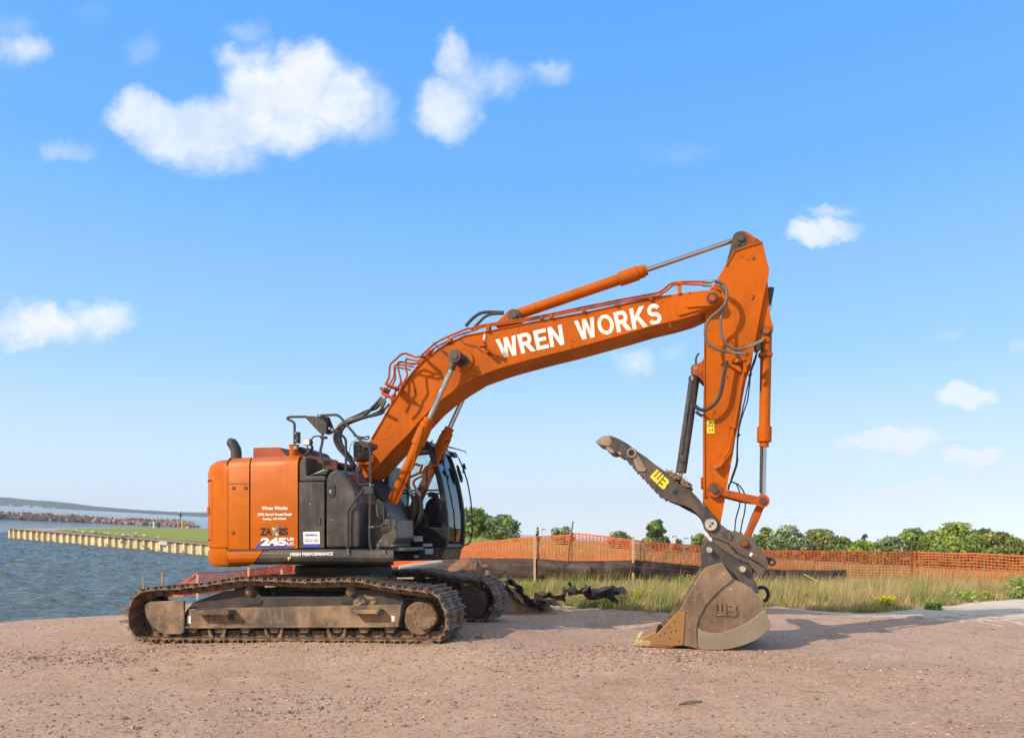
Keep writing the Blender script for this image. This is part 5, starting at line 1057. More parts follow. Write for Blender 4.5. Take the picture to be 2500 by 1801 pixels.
def inpoly(P_, poly):
    ins = np.zeros(len(P_), bool); n = len(poly)
    for i in range(n):
        a, b = poly[i], poly[(i+1) % n]; ins ^= ((a[1] <= P_[:, 1]) != (b[1] <= P_[:, 1])) & (P_[:, 0] < (b[0]-a[0])*(P_[:, 1]-a[1])/(b[1]-a[1]+1e-12)+a[0])
    return ins
fc = V_[FQ[:, 0]]
gm = np.array([grass_min(x, y) if y > 8 else 99 for x, y in fc[:, :2]]) + .35*np.sin(fc[:, 0]*3.1)*.5
pxc = CX + fc[:, 0]/fc[:, 1]*F
mi = np.zeros(len(FQ)); mi[(fc[:, 1] > gm+.3) & (pxc > 1200)] = 1; mi[(fc[:, 1] > 26)] = 1; mi[(fc[:, 1] > 42) & (fc[:, 0] < 14) ] = 2
pr_ = np.column_stack([CX+fc[:,0]/fc[:,1]*F + 9*np.sin(fc[:,1]*4)+7*np.sin(fc[:,0]*5.3), CY+(H-fc[:,2])/fc[:,1]*F + 2.5*np.sin(fc[:,0]*2.3)+1.5*np.sin(fc[:,0]*7+fc[:,1]*5)])
dk_ = inpoly(pr_, [(1085,1574),(1180,1566),(1290,1556),(1400,1541),(1520,1534),(1660,1533),(1690,1503),(1500,1503),(1370,1492),(1300,1499),(1230,1503),(1150,1520),(1090,1545)]); pass
gr = np_mesh('ground', V_, FQ, [M['dirt'], M['field'], M['lawn'], M['shadow_dirt']], mi); tag(gr, 'pinkish gravel and dirt with dry field behind', kind='structure')
def gz(x, y):
    s = float(sdf(np.array([[x, y]]))[0]); t = min(1, max(0, (s+.5)/2.2)); return zl2(x, y) - 3.6*t*t*(3-2*t)
def onland(px, py):
    "point of the ground seen at a photo position"
    D = H*F/(py-CY)
    for _ in range(12):
        X = (px-CX)/F*D; D = D + .6*(((H-zl2(X, D))*F/(py-CY))-D)
    X = (px-CX)/F*D; return Vector((X, D, zl2(X, D)))
# ---- pale concrete path on the right
PB = [(1905,1483),(1985,1491),(2118,1499),(2200,1494),(2300,1481),(2400,1470),(2560,1458),(2900,1450),(2900,1640),(2560,1590),(2420,1562),(2250,1540),(2100,1522),(1990,1507)]
PBW = [onland(*p) for p in PB]; bm = bmesh.new(); 
mb = MB(); top_ = PBW[:8]; bot_ = [PBW[0]] + PBW[:7:-1]
def along(L_, t):
    d = [0]; 
    for i in range(1, len(L_)): d.append(d[-1]+(L_[i]-L_[i-1]).length)
    s = t*d[-1]
    for i in range(1, len(L_)):
        if s <= d[i]+1e-9: return L_[i-1].lerp(L_[i], (s-d[i-1])/(d[i]-d[i-1]))
    return L_[-1]
NS, NT = 90, 16; vs = []; pt_ = []; bm.free()
for i in range(NS+1):
    a, b = along(top_, i/NS), along(bot_, i/NS)
    for j in range(NT+1):
        p = a.lerp(b, j/NT); 
        if j == NT: p = p + (b-a)*(.25*noise.noise((p.x*1.3, p.y, 0)))
        pt_.append(j/NT); vs.append((p.x, p.y, zl2(p.x, p.y)+.012-.035*(j/NT)**3))
mb.add(vs, [(i*(NT+1)+j, (i+1)*(NT+1)+j, (i+1)*(NT+1)+j+1, i*(NT+1)+j+1) for i in range(NS) for j in range(NT)])
M['pathm'] = groundmat('dusty_pale_concrete', [(.60,.51,.40),(.52,.43,.34),(.68,.61,.50),(.4,.32,.27),(.5,.4,.34)], .5, 1.3, .006, False)
t = M['pathm'].node_tree; b = t.nodes['Principled BSDF']; lk_ = b.inputs['Base Color'].links[0].from_socket
va = t.nodes.new('ShaderNodeVertexColor'); va.layer_name = 'Col'; nn_ = t.nodes.new('ShaderNodeTexNoise'); nn_.inputs['Scale'].default_value = 2.2; nn_.inputs['Detail'].default_value = 8; nn_.inputs['Roughness'].default_value = .7
tc_ = t.nodes.new('ShaderNodeTexCoord'); mp_ = t.nodes.new('ShaderNodeMapping'); mp_.inputs['Scale'].default_value = (.35,1.4,1); t.links.new(tc_.outputs['Object'], mp_.inputs[0]); t.links.new(mp_.outputs[0], nn_.inputs['Vector'])
ad = t.nodes.new('ShaderNodeMath'); ad.operation = 'ADD'; t.links.new(va.outputs[0], ad.inputs[0]); t.links.new(nn_.outputs[0], ad.inputs[1])
rr_ = t.nodes.new('ShaderNodeMapRange'); t.links.new(ad.outputs[0], rr_.inputs[0]); rr_.inputs[1].default_value = .95; rr_.inputs[2].default_value = 1.45
mx = t.nodes.new('ShaderNodeMix'); mx.data_type = 'RGBA'; t.links.new(rr_.outputs[0], mx.inputs[0]); t.links.new(lk_, mx.inputs[6]); mx.inputs[7].default_value = (.56,.39,.29,1); t.links.new(mx.outputs[2], b.inputs['Base Color'])
pth = mb.build('path', 'pathm'); ca = pth.data.color_attributes.new('Col', 'FLOAT_COLOR', 'POINT'); ca.data.foreach_set('color', np.column_stack([np.array(pt_)]*3+[np.ones(len(pt_))]).astype(np.float32).ravel()); tag(pth, 'pale dusty concrete path curving away', kind='structure')
# ---- loose gravel
n = 15000; Y = 5.3 + (RNG.random(n)**1.5)*10; X = (RNG.random(n)-.5)*2*(.74*Y); sz = .0045 + .011*RNG.random(n)**4
sz[RNG.random(n) < .005] *= 2.0
cl_ = [(120,1600,.9,700),(260,1612,.6,300),(1640,1600,.9,900),(1560,1590,.5,350),(1300,1620,.8,500),(1080,1580,.5,350),(420,1578,.7,350),(900,1590,.9,300),(2200,1650,1.2,500),(760,1720,.8,400)]
for cx_, cy_, rr_, nn_ in cl_:
    w0_ = H*F/(cy_-CY); X = np.append(X, (cx_-CX)/F*w0_+RNG.normal(size=nn_)*rr_); Y = np.append(Y, w0_+RNG.normal(size=nn_)*rr_*.5); sz = np.append(sz, .007+.016*RNG.random(nn_)**2.5)
keep = (Y > 4.6) & (sdf(np.column_stack([X, Y])) < -.3); X, Y, sz = X[keep], Y[keep], sz[keep]; n = len(X)
Zc = np.array([zl2(x, y) for x, y in zip(X, Y)])
octv = np.array([(1,0,0),(-1,0,0),(0,1,0),(0,-1,0),(0,0,1),(0,0,-1)], float); octf = np.array([(0,2,4),(2,1,4),(1,3,4),(3,0,4),(2,0,5),(1,2,5),(3,1,5),(0,3,5)])
V_ = octv[None]*(.6+.8*RNG.random((n, 6, 1)))*sz[:, None, None]*np.array([1.3, 1.1, .75]); an = RNG.random(n)*6.28
c_, s_ = np.cos(an)[:, None], np.sin(an)[:, None]; V_ = np.stack([V_[..., 0]*c_-V_[..., 1]*s_, V_[..., 0]*s_+V_[..., 1]*c_, V_[..., 2]], -1) + np.column_stack([X, Y, Zc+sz*.2])[:, None]
base = np.array([(.42,.28,.21),(.30,.19,.145),(.46,.33,.26),(.22,.14,.11)])[RNG.integers(0, 4, n)]; cols = np.repeat(base*(.75+.5*RNG.random((n, 1))), 6, 0)
M['stone'] = leafmat('gravel_stones', .85, 0.)
o = np_mesh('gravel', V_.reshape(-1, 3), (octf[None]+np.arange(n)[:, None, None]*6).reshape(-1, 3), [M['stone']], cols=cols, smooth=False); tag(o, 'small loose stones scattered over the dirt', 'gravel', kind='stuff')
# a few clods and sticks
for i, (px, py, r) in enumerate([(375,1636,.035),(461,1622,.025),(316,1658,.03),(592,1666,.02),(648,1690,.022),(850,1660,.02),(301,1755,.03),(1650,1683,.02),(2378,1547,.03),(1170,1557,.04),(80,1606,.035),(105,1606,.03)]):
    p = onland(px, py); o = clod((p.x, p.y, p.z+r*.3), r, 'mud', None, 'dirt_clod', (1.5,1,.7), i*7.1, 2)
    tag(o, ['dried mud crumb midway between the water and the rear of the track','flat mud crumb just right of the crumb midway to the rear of the track','mud crumb below and left of the rear idler','mud crumb below the rear half of the track','small mud crumb in front of the track rollers','mud crumb in front of the middle of the track','mud crumb near the bottom edge at lower left','mud crumb in the foreground below the bucket','dark mud crumb near the right edge on the smooth dirt','clod beside the front end of the near track','left of two dark crumbs at the left edge of the gravel','right of two dark crumbs at the left edge of the gravel'][i], 'clod', 'dried mud crumbs scattered on the gravel')
for (a, b, r, m, lb) in (((1655,1722),(1714,1714),.016,'woodgrey','short brown stick lying on the gravel in front of the bucket'), ((1958,1686),(2016,1690),.008,'woodgrey','thin pale twig lying on the gravel at lower right')):
    A, B = onland(*a), onland(*b); mb = MB(); m_ = (A+B)/2; mb.tube([A+Vector((0,0,r)), m_+Vector((.0,.01,r*1.7)), B+Vector((0,0,r))], [r*.8, r, r*.9, r*.8, r*.5], 7); tag(mb.build('stick', m), lb, 'stick')
# pink marking paint and string line
mb = MB(); q = [onland(*p) for p in [(1232,1487),(1262,1484),(1290,1486),(1283,1495),(1255,1498),(1222,1497)]]
mb.add([(p.x, p.y, p.z+.02) for p in q], [tuple(range(6))]); tag(mb.build('paint_marking', 'pinkpaint', smooth=False), 'pink survey paint sprayed on the ground beside the far track', kind='structure')
mb = MB(); A, B = onland(1300,1512), onland(1648,1523); mb.tube([A+Vector((0,0,.05)), (A+B)/2+Vector((0,0,.04)), B+Vector((0,0,.05))], .002, 5); tag(mb.build('string_line', 'amber'), 'thin yellow string stretched low across the shaded ground', 'string')

# ---- water
wx = axis([(-2900,-900,500),(-900,-120,120),(-120,-64,14),(-64,-3,.22),(-3,60,12),(60,900,140)]); wy = axis([(8,13,1),(13,40,.13),(40,75,.22),(75,130,.4),(130,300,6),(300,900,60),(900,3600,300)])
WXG, WYG = np.meshgrid(wx, wy); hz = np.zeros_like(WXG); rw = np.random.default_rng(5)
for k in range(46):
    lam = .28*(6.5**rw.random()); th_ = rw.normal()*.55 + 1.25; kx, ky = math.cos(th_)*6.283/lam, math.sin(th_)*6.283/lam
    ph = rw.random()*6.28 + .8*np.sin(WXG*.21*rw.random()+rw.random()*6) + .8*np.sin(WYG*.17*rw.random()+rw.random()*6)
    hz += .0105*lam*(1-np.abs(np.sin((WXG*kx+WYG*ky+ph)/2)))*2
fade = np.clip((128-WYG)/50, 0, 1)*np.clip((WXG+64)/4, 0, 1)*np.clip((-3-WXG)/1, 0, 1)
WZ = H - HW + 5/F*WYG - .056*WXG + (hz-hz[::9, ::9].mean()-.02)*fade*1.3
nwx = len(wx); ii = np.arange((len(wy)-1)*nwx); ii = ii[ii % nwx != nwx-1]
m = bpy.data.materials.new('choppy_water'); m.use_nodes = True; t = m.node_tree; b = t.nodes['Principled BSDF']
b.inputs['Base Color'].default_value = (.10,.135,.13,1); b.inputs['Roughness'].default_value = .12; b.inputs['IOR'].default_value = 1.33
tcn = t.nodes.new('ShaderNodeTexCoord'); hgt = None
for s_, w_, rot in ((1.2, .8, .3), (4.5, .3, .2)):
    mp = t.nodes.new('ShaderNodeMapping'); mp.inputs['Rotation'].default_value = (0, 0, rot); mp.inputs['Scale'].default_value = (.55, 1.5, 1); t.links.new(tcn.outputs['Object'], mp.inputs[0])
    nn = t.nodes.new('ShaderNodeTexNoise'); nn.inputs['Scale'].default_value = s_; nn.inputs['Detail'].default_value = 5; nn.inputs['Roughness'].default_value = .6; nn.inputs['Distortion'].default_value = .6; t.links.new(mp.outputs[0], nn.inputs['Vector'])
    k = t.nodes.new('ShaderNodeMath'); k.operation = 'MULTIPLY_ADD'; t.links.new(nn.outputs[0], k.inputs[0]); k.inputs[1].default_value = w_
    if hgt is not None: t.links.new(hgt, k.inputs[2])
    else: k.inputs[2].default_value = 0
    hgt = k.outputs[0]
bp = t.nodes.new('ShaderNodeBump'); bp.inputs['Strength'].default_value = 1; bp.inputs['Distance'].default_value = .30; t.links.new(hgt, bp.inputs['Height']); t.links.new(bp.outputs[0], b.inputs['Normal'])
w = np_mesh('water', np.column_stack([WXG.ravel(), WYG.ravel(), WZ.ravel()]), np.column_stack([ii, ii+1, ii+nwx+1, ii+nwx]), [m]); tag(w, 'choppy blue green lake water', kind='structure')
# ---- far hills
M['hill'] = mat('wooded_far_hills', (.03,.052,.06), 1., dirt=(.045,.07,.07), amt=.8, sc_=.012, vary=.2, spec=0); M['hill2'] = mat('faint_far_hills', (.06,.09,.05), 1., vary=.05, sc_=.01, spec=0)
def hill(name, prof_, D, dz, m, lab):
    mb = MB(); secs = []
    for px in range(-48, 900, 4):
        y = np.interp(px, [p[0] for p in prof_], [p[1] for p in prof_]); y -= .8*noise.noise((px*.12, 0, D*.01))+.5*noise.noise((px*.4, 1, 0)); yb = horz(px)+HW*F/D+1.5; y = min(y, yb-.5)
        ym = yb+(y-yb)*.6+1.2*noise.noise((px*.09, 4, D*.01))
        a_ = pw(px, yb, D); a_.z -= 3; e_ = pw(px, yb, D+2*dz)
        secs.append([a_, pw(px, ym, D+dz*.35), pw(px, y, D+dz), e_])
    mb.loft(secs); tag(mb.build(name, m, ang=60), lab, kind='structure')
hill('hills', [(-260,1190),(-100,1202),(0,1213),(23,1214),(68,1219),(115,1223),(147,1226.5),(230,1235),(287,1240),(344,1244.5),(390,1247),(512,1253.5),(700,1268),(900,1285)], 2300, 260, 'hill', 'wooded blue green hills across the lake')
hill('far_hills', [(-260,1225),(60,1222),(87,1221),(128,1222.5),(172,1227),(225,1234.5),(300,1243),(380,1246),(430,1249.5),(520,1250),(600,1262),(700,1273),(900,1288)], 3000, 200, 'hill2', 'faint second ridge behind the hills')
ORD = ['first','second','third','fourth','fifth','sixth','seventh','eighth','ninth','tenth','eleventh','twelfth','thirteenth']
hs0 = None
for i, px in enumerate([26,29,57,62,66,70,85,90,98,103,120,132]):
    D = 2250; yb = horz(px)+HW*F/D-1.6+RNG.random()*1.5-1; X = (px-CX)/F*D; z0 = H-(yb-CY)/F*D; r = RNG.random()
    if hs0 is None:
        mb = MB(); mb.box((0,0,2), (9,8,4)); mb.loft([[Vector((-5.2,y,4)),Vector((0,y,6.5)),Vector((5.2,y,4))] for y in (-4.5,4.5)]); hs0 = o = mb.build('house', 'whiteclean', smooth=False)
    else: o = hs0.copy(); sc.collection.objects.link(o)
    o.location = (X, D, z0-.5); o.scale = (.3+.45*r, .5, .3+.2*r); tag(o, ORD[i]+' from the left of the tiny pale houses on the far shore', 'house', 'houses along the far shore')
# small boat
p = pwat(192.6, 1247.4); mb = MB(); mb.loft([[Vector((-1.5,0,-.1)),Vector((-1.7,-.6,.5)),Vector((-1.7,.6,.5))],[Vector((1,0,-.1)),Vector((1,-.6,.5)),Vector((1,.6,.5))],[Vector((2,0,.4)),Vector((2.1,-.05,.6)),Vector((2.1,.05,.6))]]); bt = mb.build('boat', 'whiteclean'); bt.location = p; bt.scale = (1.4,1.4,1.4); tag(bt, 'tiny white boat out on the lake beyond the breakwater', 'boat')
mb = MB(); mb.box((-.2,0,.9), (1,.8,.8)); mb.build('boat_cabin', 'whiteclean', bt)
# ---- breakwater
t = M['boulder'].node_tree; b = t.nodes['Principled BSDF']; lk_ = b.inputs['Base Color'].links[0].from_socket; oi = t.nodes.new('ShaderNodeObjectInfo'); hv = t.nodes.new('ShaderNodeHueSaturation')
r1 = t.nodes.new('ShaderNodeMapRange'); t.links.new(oi.outputs['Random'], r1.inputs[0]); r1.inputs[3].default_value = .55; r1.inputs[4].default_value = 1.45; t.links.new(r1.outputs[0], hv.inputs['Value']); t.links.new(lk_, hv.inputs['Color']); hv.inputs['Saturation'].default_value = .95; t.links.new(hv.outputs[0], b.inputs['Base Color'])
bmeshes = []
def boulder_mesh(k):
    bm = bmesh.new(); bmesh.ops.create_icosphere(bm, subdivisions=2, radius=1)
    for v_ in bm.verts:
        d = v_.co.copy(); v_.co *= 1+.35*noise.noise(d*1.1+Vector((k*9, 0, 0)))
    for _ in range(9):
        n_ = Vector((random.gauss(0,1), random.gauss(0,1), random.gauss(0,1))).normalized(); h_ = random.uniform(.55,.8)
        for v_ in bm.verts:
            q = v_.co.dot(n_)-h_
            if q > 0: v_.co -= n_*q
    me = bpy.data.meshes.new('boulder'); bm.to_mesh(me); bm.free(); me.materials.append(M['boulder']); return me
bmeshes = [boulder_mesh(k) for k in range(8)]
BT = [(0,1247),(115,1252),(230,1259),(344,1265),(435,1268),(470,1273),(490,1286)]; BBt = [(0,1266.5),(230,1275.5),(400,1283),(491,1287.5)]
nb = 0
for row in range(4):
    px = -14 + row*5
    while px < 488:
        tp_, bt_ = np.interp(px, *zip(*BT)), np.interp(px, *zip(*BBt)); hgt_ = (bt_-tp_)
        pf = pwat(px, bt_); D = pf.y; hm = hgt_/F*D
        r = random.uniform(.6,1.1)*(1.1 if row in (1, 2) else .85); r = min(r, max(.3, hm*.42))
        zc_ = zwat(pf.x, D) + (hm-r*.75)*(row/3) + r*.1; yy_ = D + row*.75 + random.uniform(-.2,.2)
        o = bpy.data.objects.new('boulder', random.choice(bmeshes)); sc.collection.objects.link(o)
        o.location = (pf.x*(yy_/D), yy_, zc_); o.scale = (r*random.uniform(.9,1.4), r, r*random.uniform(.7,1.0)); o.rotation_euler = tuple(random.uniform(0, 6.28) for _ in range(3))
        tag(o, ["boulder half in the water at the breakwater's foot", 'pinkish boulder in the lower part of the breakwater', 'pinkish boulder in the upper part of the breakwater', 'pinkish boulder on the crest of the breakwater'][row] + (' near its end' if px > 400 else ''), 'boulder', 'boulders of the breakwater'); nb += 1
        px += r*1.55/D*F*(.95 if row else 1.0)
print('boulders', nb)
# low mound that carries the boulders
mb = MB(); secs = []
for px in range(-60, 490, 10):
    tp_, bt_ = np.interp(px, *zip(*BT)), np.interp(px, *zip(*BBt)); pf = pwat(px, bt_); D = pf.y; hm = (bt_-tp_)/F*D*.72; zb0 = zwat(pf.x, D)
    secs.append([Vector((pf.x, D+.2, zb0-.4)), Vector((pf.x, D+1.4, zb0+hm)), Vector((pf.x*1.02, D+3, zb0+hm)), Vector((pf.x*1.03, D+5, zb0-.5))])
mb.loft(secs); tag(mb.build('breakwater_core', 'boulder'), 'dark rubble core under the breakwater boulders', 'breakwater')
# navigation mark on the end of the breakwater
p = pwat(441, 1281); mb = MB(); mb.tube([Vector((0,0,0)), Vector((0,0,4.1))], .11, 8, False); nm = mb.build('beacon', 'dark'); nm.location = p; tag(nm, 'dark slender beacon at the end of the breakwater', 'beacon')
mb = MB(); mb.box((0,0,3.1),(1.0,.08,.25)); mb.loft([[Vector((-.6,0,3.3)),Vector((0,0,2.3)),Vector((.6,0,3.3))],[Vector((-.6,.1,3.3)),Vector((0,.1,2.3)),Vector((.6,.1,3.3))]]); mb.build('day_mark', 'dark', nm); mb = MB(); mb.cyl((0,0,4.1),(0,0,4.6),.16,10); mb.build('lantern', 'whiteclean', nm)
# ---- sheet pile pier with lawn
P0 = pwat(24.5, 1312.5); P1 = pwat(514, 1355.5); dv = (P1-P0); dv.z = 0; Lw = dv.length; dv.normalize(); nv = Vector((-dv.y, dv.x, 0))
if nv.y < 0: nv = -nv
hW = .98
def pq(s, d, h): p = P0 + dv*s + nv*d; return Vector((p.x, p.y, zwat(p.x, p.y)+h))
pier = empty('pier', P0); tag(pier, 'cream sheet pile pier with brown cap reaching out into the lake', 'pier')
def pbuild(mb, name, m, **k):
    mb.v = [tuple(Vector(v_)-P0) for v_ in mb.v]; return mb.build(name, m, pier, **k)
Lx = Lw + 18
mb = MB(); mb.loft([[pq(0,.10,-.6), pq(0,.10,hW-.1), pq(0,1.2,hW-.1), pq(0,1.2,-.6)], [pq(Lx,.10,-.6), pq(Lx,.10,hW-.1), pq(Lx,1.2,hW-.1), pq(Lx,1.2,-.6)]]); pbuild(mb, 'pier_wall', 'pilein')
D88 = pwat(112, 1289.5, hW)
cap0 = [pq(-.3,-.12,hW), pq(Lx,-.12,hW), pq(Lx,60,hW), D88]
mb = MB(); cA = [pq(-.3,-.15,hW-.10), pq(-.3,-.15,hW+.02), pq(-.3,.8,hW+.02), pq(-.3,.8,hW-.10)]; cB = [pq(Lx,-.15,hW-.10), pq(Lx,-.15,hW+.02), pq(Lx,.8,hW+.02), pq(Lx,.8,hW-.10)]; mb.loft([cA, cB]); pbuild(mb, 'pier_cap', 'capm')
far_ = [pwat(112,1289.5,hW), pwat(305,1287,hW), pwat(512,1290,hW), pwat(700,1297,hW)]
mb = MB(); pts = [pq(-.3,.6,hW+.0), pq(Lx,.6,hW+.0), far_[3], far_[2], far_[1], far_[0]]; mb.loft([pts, [p-Vector((0,0,1.6)) for p in pts]]); pbuild(mb, 'pier_deck', 'concrete', smooth=False)
lw_ = [pwat(133,1294,hW), pwat(190,1300,hW), pwat(300,1309,hW), pwat(400,1316,hW), pwat(512,1325,hW), pwat(640,1336,hW), far_[3]+Vector((0,-3,0)), pwat(512,1291,hW), pwat(400,1288.6,hW), pwat(305,1288,hW), pwat(174,1291,hW)]
mb = MB(); mb.add([p+Vector((0,0,.03)) for p in lw_], [tuple(range(len(lw_)))]); pbuild(mb, 'lawn', 'lawn', smooth=False)
for z in [105,150,210,275,340,400,460,525,595,665,730,795,865,930,1005,1075,1150,1220,1300,1375,1455,1535,1615,1700,1785,1870,1960,2045,2140,2230]:
    px = (z+2)/4.3615+.6; dx = (px-CX)/F; s = (dx*P0.y-P0.x)/(dv.x-dx*dv.y); mb = MB()
    q = [(-.19,.0),(-.10,-.24),(.14,-.24),(.21,.0),(.21,.36),(-.19,.36)]
    mb.loft([[pq(s+a, b+.12, -.5) for a, b in q], [pq(s+a, b+.12, hW-.11) for a, b in q]]); pbuild(mb, 'sheet_pile', 'pile', bevel=.02)
    mb = MB(); mb.loft([[pq(s+a*1.1, b+.115, hW-.20) for a, b in q], [pq(s+a*1.1, b+.115, hW-.105) for a, b in q]]); pbuild(mb, 'pile_head', 'capm')
mb = MB(); s = Lw*.735; dx = (403-CX)/F; s = (dx*P0.y-P0.x)/(dv.x-dx*dv.y); mb.loft([[pq(s-.45,-.2,hW-.42), pq(s-.45,-.2,hW-.1), pq(s-.45,.3,hW-.1), pq(s-.45,.3,hW-.42)], [pq(s+.45,-.2,hW-.42), pq(s+.45,-.2,hW-.1), pq(s+.45,.3,hW-.1), pq(s+.45,.3,hW-.42)]]); pbuild(mb, 'outfall_lintel', 'sticker', bevel=.02)
# gulls on the pier edge
g0 = None; gxs = [797,893,975,1012,1095,1140,1245,1322,1355,1430,1432,1552,1670]; GO = [sorted(gxs).index(q) for q in gxs]
def gull():
    g_ = empty('gull', (0,0,0)); mb = MB(); mb.tube([(-.22,0,.16),(-.14,0,.17),(0,0,.18),(.10,0,.21),(.16,0,.26)], [.012,.05,.075,.06,.035], 10, True); mb.tube([(.14,0,.25),(.18,0,.29),(.20,0,.30)], [.03,.04,.03], 8, False); mb.build('body', 'gull', g_)
    for s in (-1, 1):
        mb = MB(); mb.tube([(.08,s*.055,.2),(-.05,s*.07,.2),(-.26,s*.03,.18)], [.03,.05,.01], 6, True); mb.build('wing', 'gullgrey', g_)
        mb = MB(); mb.cyl((0,s*.03,0),(0,s*.03,.12),.008,5); mb.build('leg', 'amber', g_)
    mb = MB(); mb.tube([(.20,0,.295),(.25,0,.285)], [.012,.004], 6, False); mb.build('beak', 'amber', g_); return g_
for i, (x, y) in enumerate([(797,533),(893,546),(975,542),(1012,546),(1095,556),(1140,562),(1245,567),(1322,579),(1355,582),(1430,589),(1432,560),(1552,584),(1670,609)]):
    if g0 is None: g0 = o = gull()
    else:
        o = g0.copy(); sc.collection.objects.link(o)
        for c in g0.children: cc = c.copy(); sc.collection.objects.link(cc); cc.parent = o
    px, py = x/4.3615, 1180+y/4.3615; o.location = pwat(px, py, hW)+Vector((0,0,.02)); o.rotation_euler = (0,0,random.uniform(0,6.28)); o.scale = (1.15,)*3
    tag(o, ORD[GO[i]]+' gull from the left in the row standing on the pier edge', 'gull', 'gulls resting on the pier')
for (px, py, h_, w_, m, nm_, lb, ct) in ((445.5,1289.5,1.5,.30,'amber','post','yellow post standing at the far edge of the pier lawn','post'), (388.2,1288,.75,.28,'dark','bin','small dark box at the far edge of the pier lawn','box'), (376,1289,1.0,.26,'gull','bollard','white topped bollard on the far edge of the pier lawn','bollard'), (457,1289,.3,.4,'gull','marker_stone','low white marker stone right of the yellow post on the pier lawn','stone')):
    p = pwat(px, py, hW); mb = MB(); mb.tube([(0,0,0),(0,0,h_*.9),(0,0,h_)], [w_/2, w_/2, w_*.35], 14, False); o = mb.build(nm_, m, bevel=.02); o.location = p; tag(o, lb, ct)

# ---- fences
def lerpx(L_, px): return float(np.interp(px, [p[0] for p in L_], [p[1] for p in L_]))
def net(L_top, L_bot, L_D, x0, x1, rows, step, m, parent, w=.026, ripple=.05, seed=0):
    mb = MB(); xs_ = [x0]; 
    while xs_[-1] < x1: xs_.append(xs_[-1]+step/lerpx(L_D, xs_[-1])*F)
    def pt(px, r):
        D = lerpx(L_D, px) + ripple*noise.noise((px*.03, r*2.0, seed)) + ripple*.6*noise.noise((px*.1, r*3, seed+5))
        a, b = lerpx(L_top, px), lerpx(L_bot, px); sag = 2.6*noise.noise((px*.02, r*1.5, seed+9)) + 1.2*noise.noise((px*.06, r*2.5, seed+4)); return pw(px, a+(b-a)*r+sag*(1 if 0 < r < 1 else .4), D)
    for i, px in enumerate(xs_):
        secs = []
        for r in range(rows+1):
            p = pt(px, r/rows); secs.append((p-Vector((w/2,0,0)), p+Vector((w/2,0,0))))
        o = len(mb.v); mb.v += [tuple(q) for s in secs for q in s]; mb.f += [(o+2*k, o+2*k+1, o+2*k+3, o+2*k+2) for k in range(rows)]
    for r in range(rows+1):
        o = len(mb.v); ww = w*(1.7 if r in (0, rows) else 1)
        for px in xs_:
            p = pt(px, r/rows)+Vector((0,-.002,0)); mb.v += [tuple(p-Vector((0,0,ww/2))), tuple(p+Vector((0,0,ww/2)))]
        mb.f += [(o+2*k, o+2*k+2, o+2*k+3, o+2*k+1) for k in range(len(xs_)-1)]
    ob = mb.build('netting', m, parent, smooth=False); s = ob.modifiers.new('solid', 'SOLIDIFY'); s.thickness = .003; return ob
FT = [(925,1372),(1047,1350),(1125,1330),(1180,1324),(1237,1317),(1306,1311),(1388,1306),(1409,1302),(1470,1309),(1547,1319),(1610,1325),(1700,1332.6),(1860,1343),(2057,1346),(2227,1348),(2396,1351.5),(2520,1358),(2620,1364)]
FB = [(925,1390),(1047,1371),(1124,1360),(1301,1361.7),(1385,1367.5),(1547,1366),(1610,1372),(1700,1380),(1874,1387),(2050,1398),(2069,1408),(2227,1412),(2340,1420),(2467,1430),(2620,1440)]
FD = [(925,27),(1125,24),(1306,21.5),(1385,21),(1546,20),(1860,21),(2227,22),(2620,19.5)]
fence = empty('safety_fence', pw(1546, 1416, 20)); tag(fence, 'orange plastic safety netting strung between stakes across the dry field', 'fence')
def rel(o, par): o.matrix_parent_inverse = par.matrix_basis.inverted(); return o
for a, b, sd in ((925,1306,1),(1306,1388,2),(1388,1546,3),(1546,1860,4),(1860,2226,5),(2226,2620,6)):
    rel(net(FT, FB, FD, a, b, 10, .10, 'net', fence, seed=sd), fence)
def stake(px, y0, y1, D, w, m, lean=0, par=None, name='stake', dia=False):
    A, B = pw(px+lean, y0, D-.03), pw(px, y1, D-.03); mb = MB()
    if dia: mb.tube([A, B], w/2, 8, False)
    else:
        q = [(-w/2,-w/3),(w/2,-w/3),(w/2,w/3),(-w/2,w/3)]; mb.loft([[A+Vector((a, b, 0)) for a, b in q], [B+Vector((a, b, 0)) for a, b in q]])
    o = mb.build(name, m, par, bevel=.003)
    if par: rel(o, par)
    return o
stake(1305.3,1304,1424,21.4,.062,'wood',0,fence,'wooden_stake'); stake(1545.6,1309,1424,19.9,.058,'wood',0,fence,'wooden_stake')
stake(1383,1272,1400,20.9,.035,'rustpost',16,fence,'metal_post',True); stake(2226,1324,1420,21.8,.045,'rustpost',0,fence,'metal_post',True)
stake(2056,1362,1405,22.3,.05,'woodgrey',0,fence,'wooden_stake')
# black silt fence
sf = empty('silt_fence', pw(1700, 1420, 20.6)); tag(sf, 'black silt fabric fence running low in front of the orange netting', 'fence')
ST = [(925,1388),(1047,1371),(1125,1360.5),(1301,1361.5),(1385,1368),(1460,1367.5),(1546,1366),(1610,1371),(1700,1379.5),(1860,1387),(1900,1389),(2000,1391),(2062,1389.5)]
mb = MB(); secs = []
for i in range(140):
    px = 925 + (2066-925)*i/139; D = lerpx(FD, px)-.06; t_ = lerpx(ST, px); col = []
    for k in range(7):
        r = k/6; y = t_ + 1 + 1.6*noise.noise((px*.05, 0, 7))*(1-r) + (48 if px > 1100 else 30)*r; p = pw(px, y, D + .16*noise.noise((px*.02, r*1.2, 0)) + .09*noise.noise((px*.07, r*1.5, 2)) + .05*noise.noise((px*.2, r*2.5, 6)) - .05*math.sin(r*3.1)); col.append(p)
    secs.append(col)
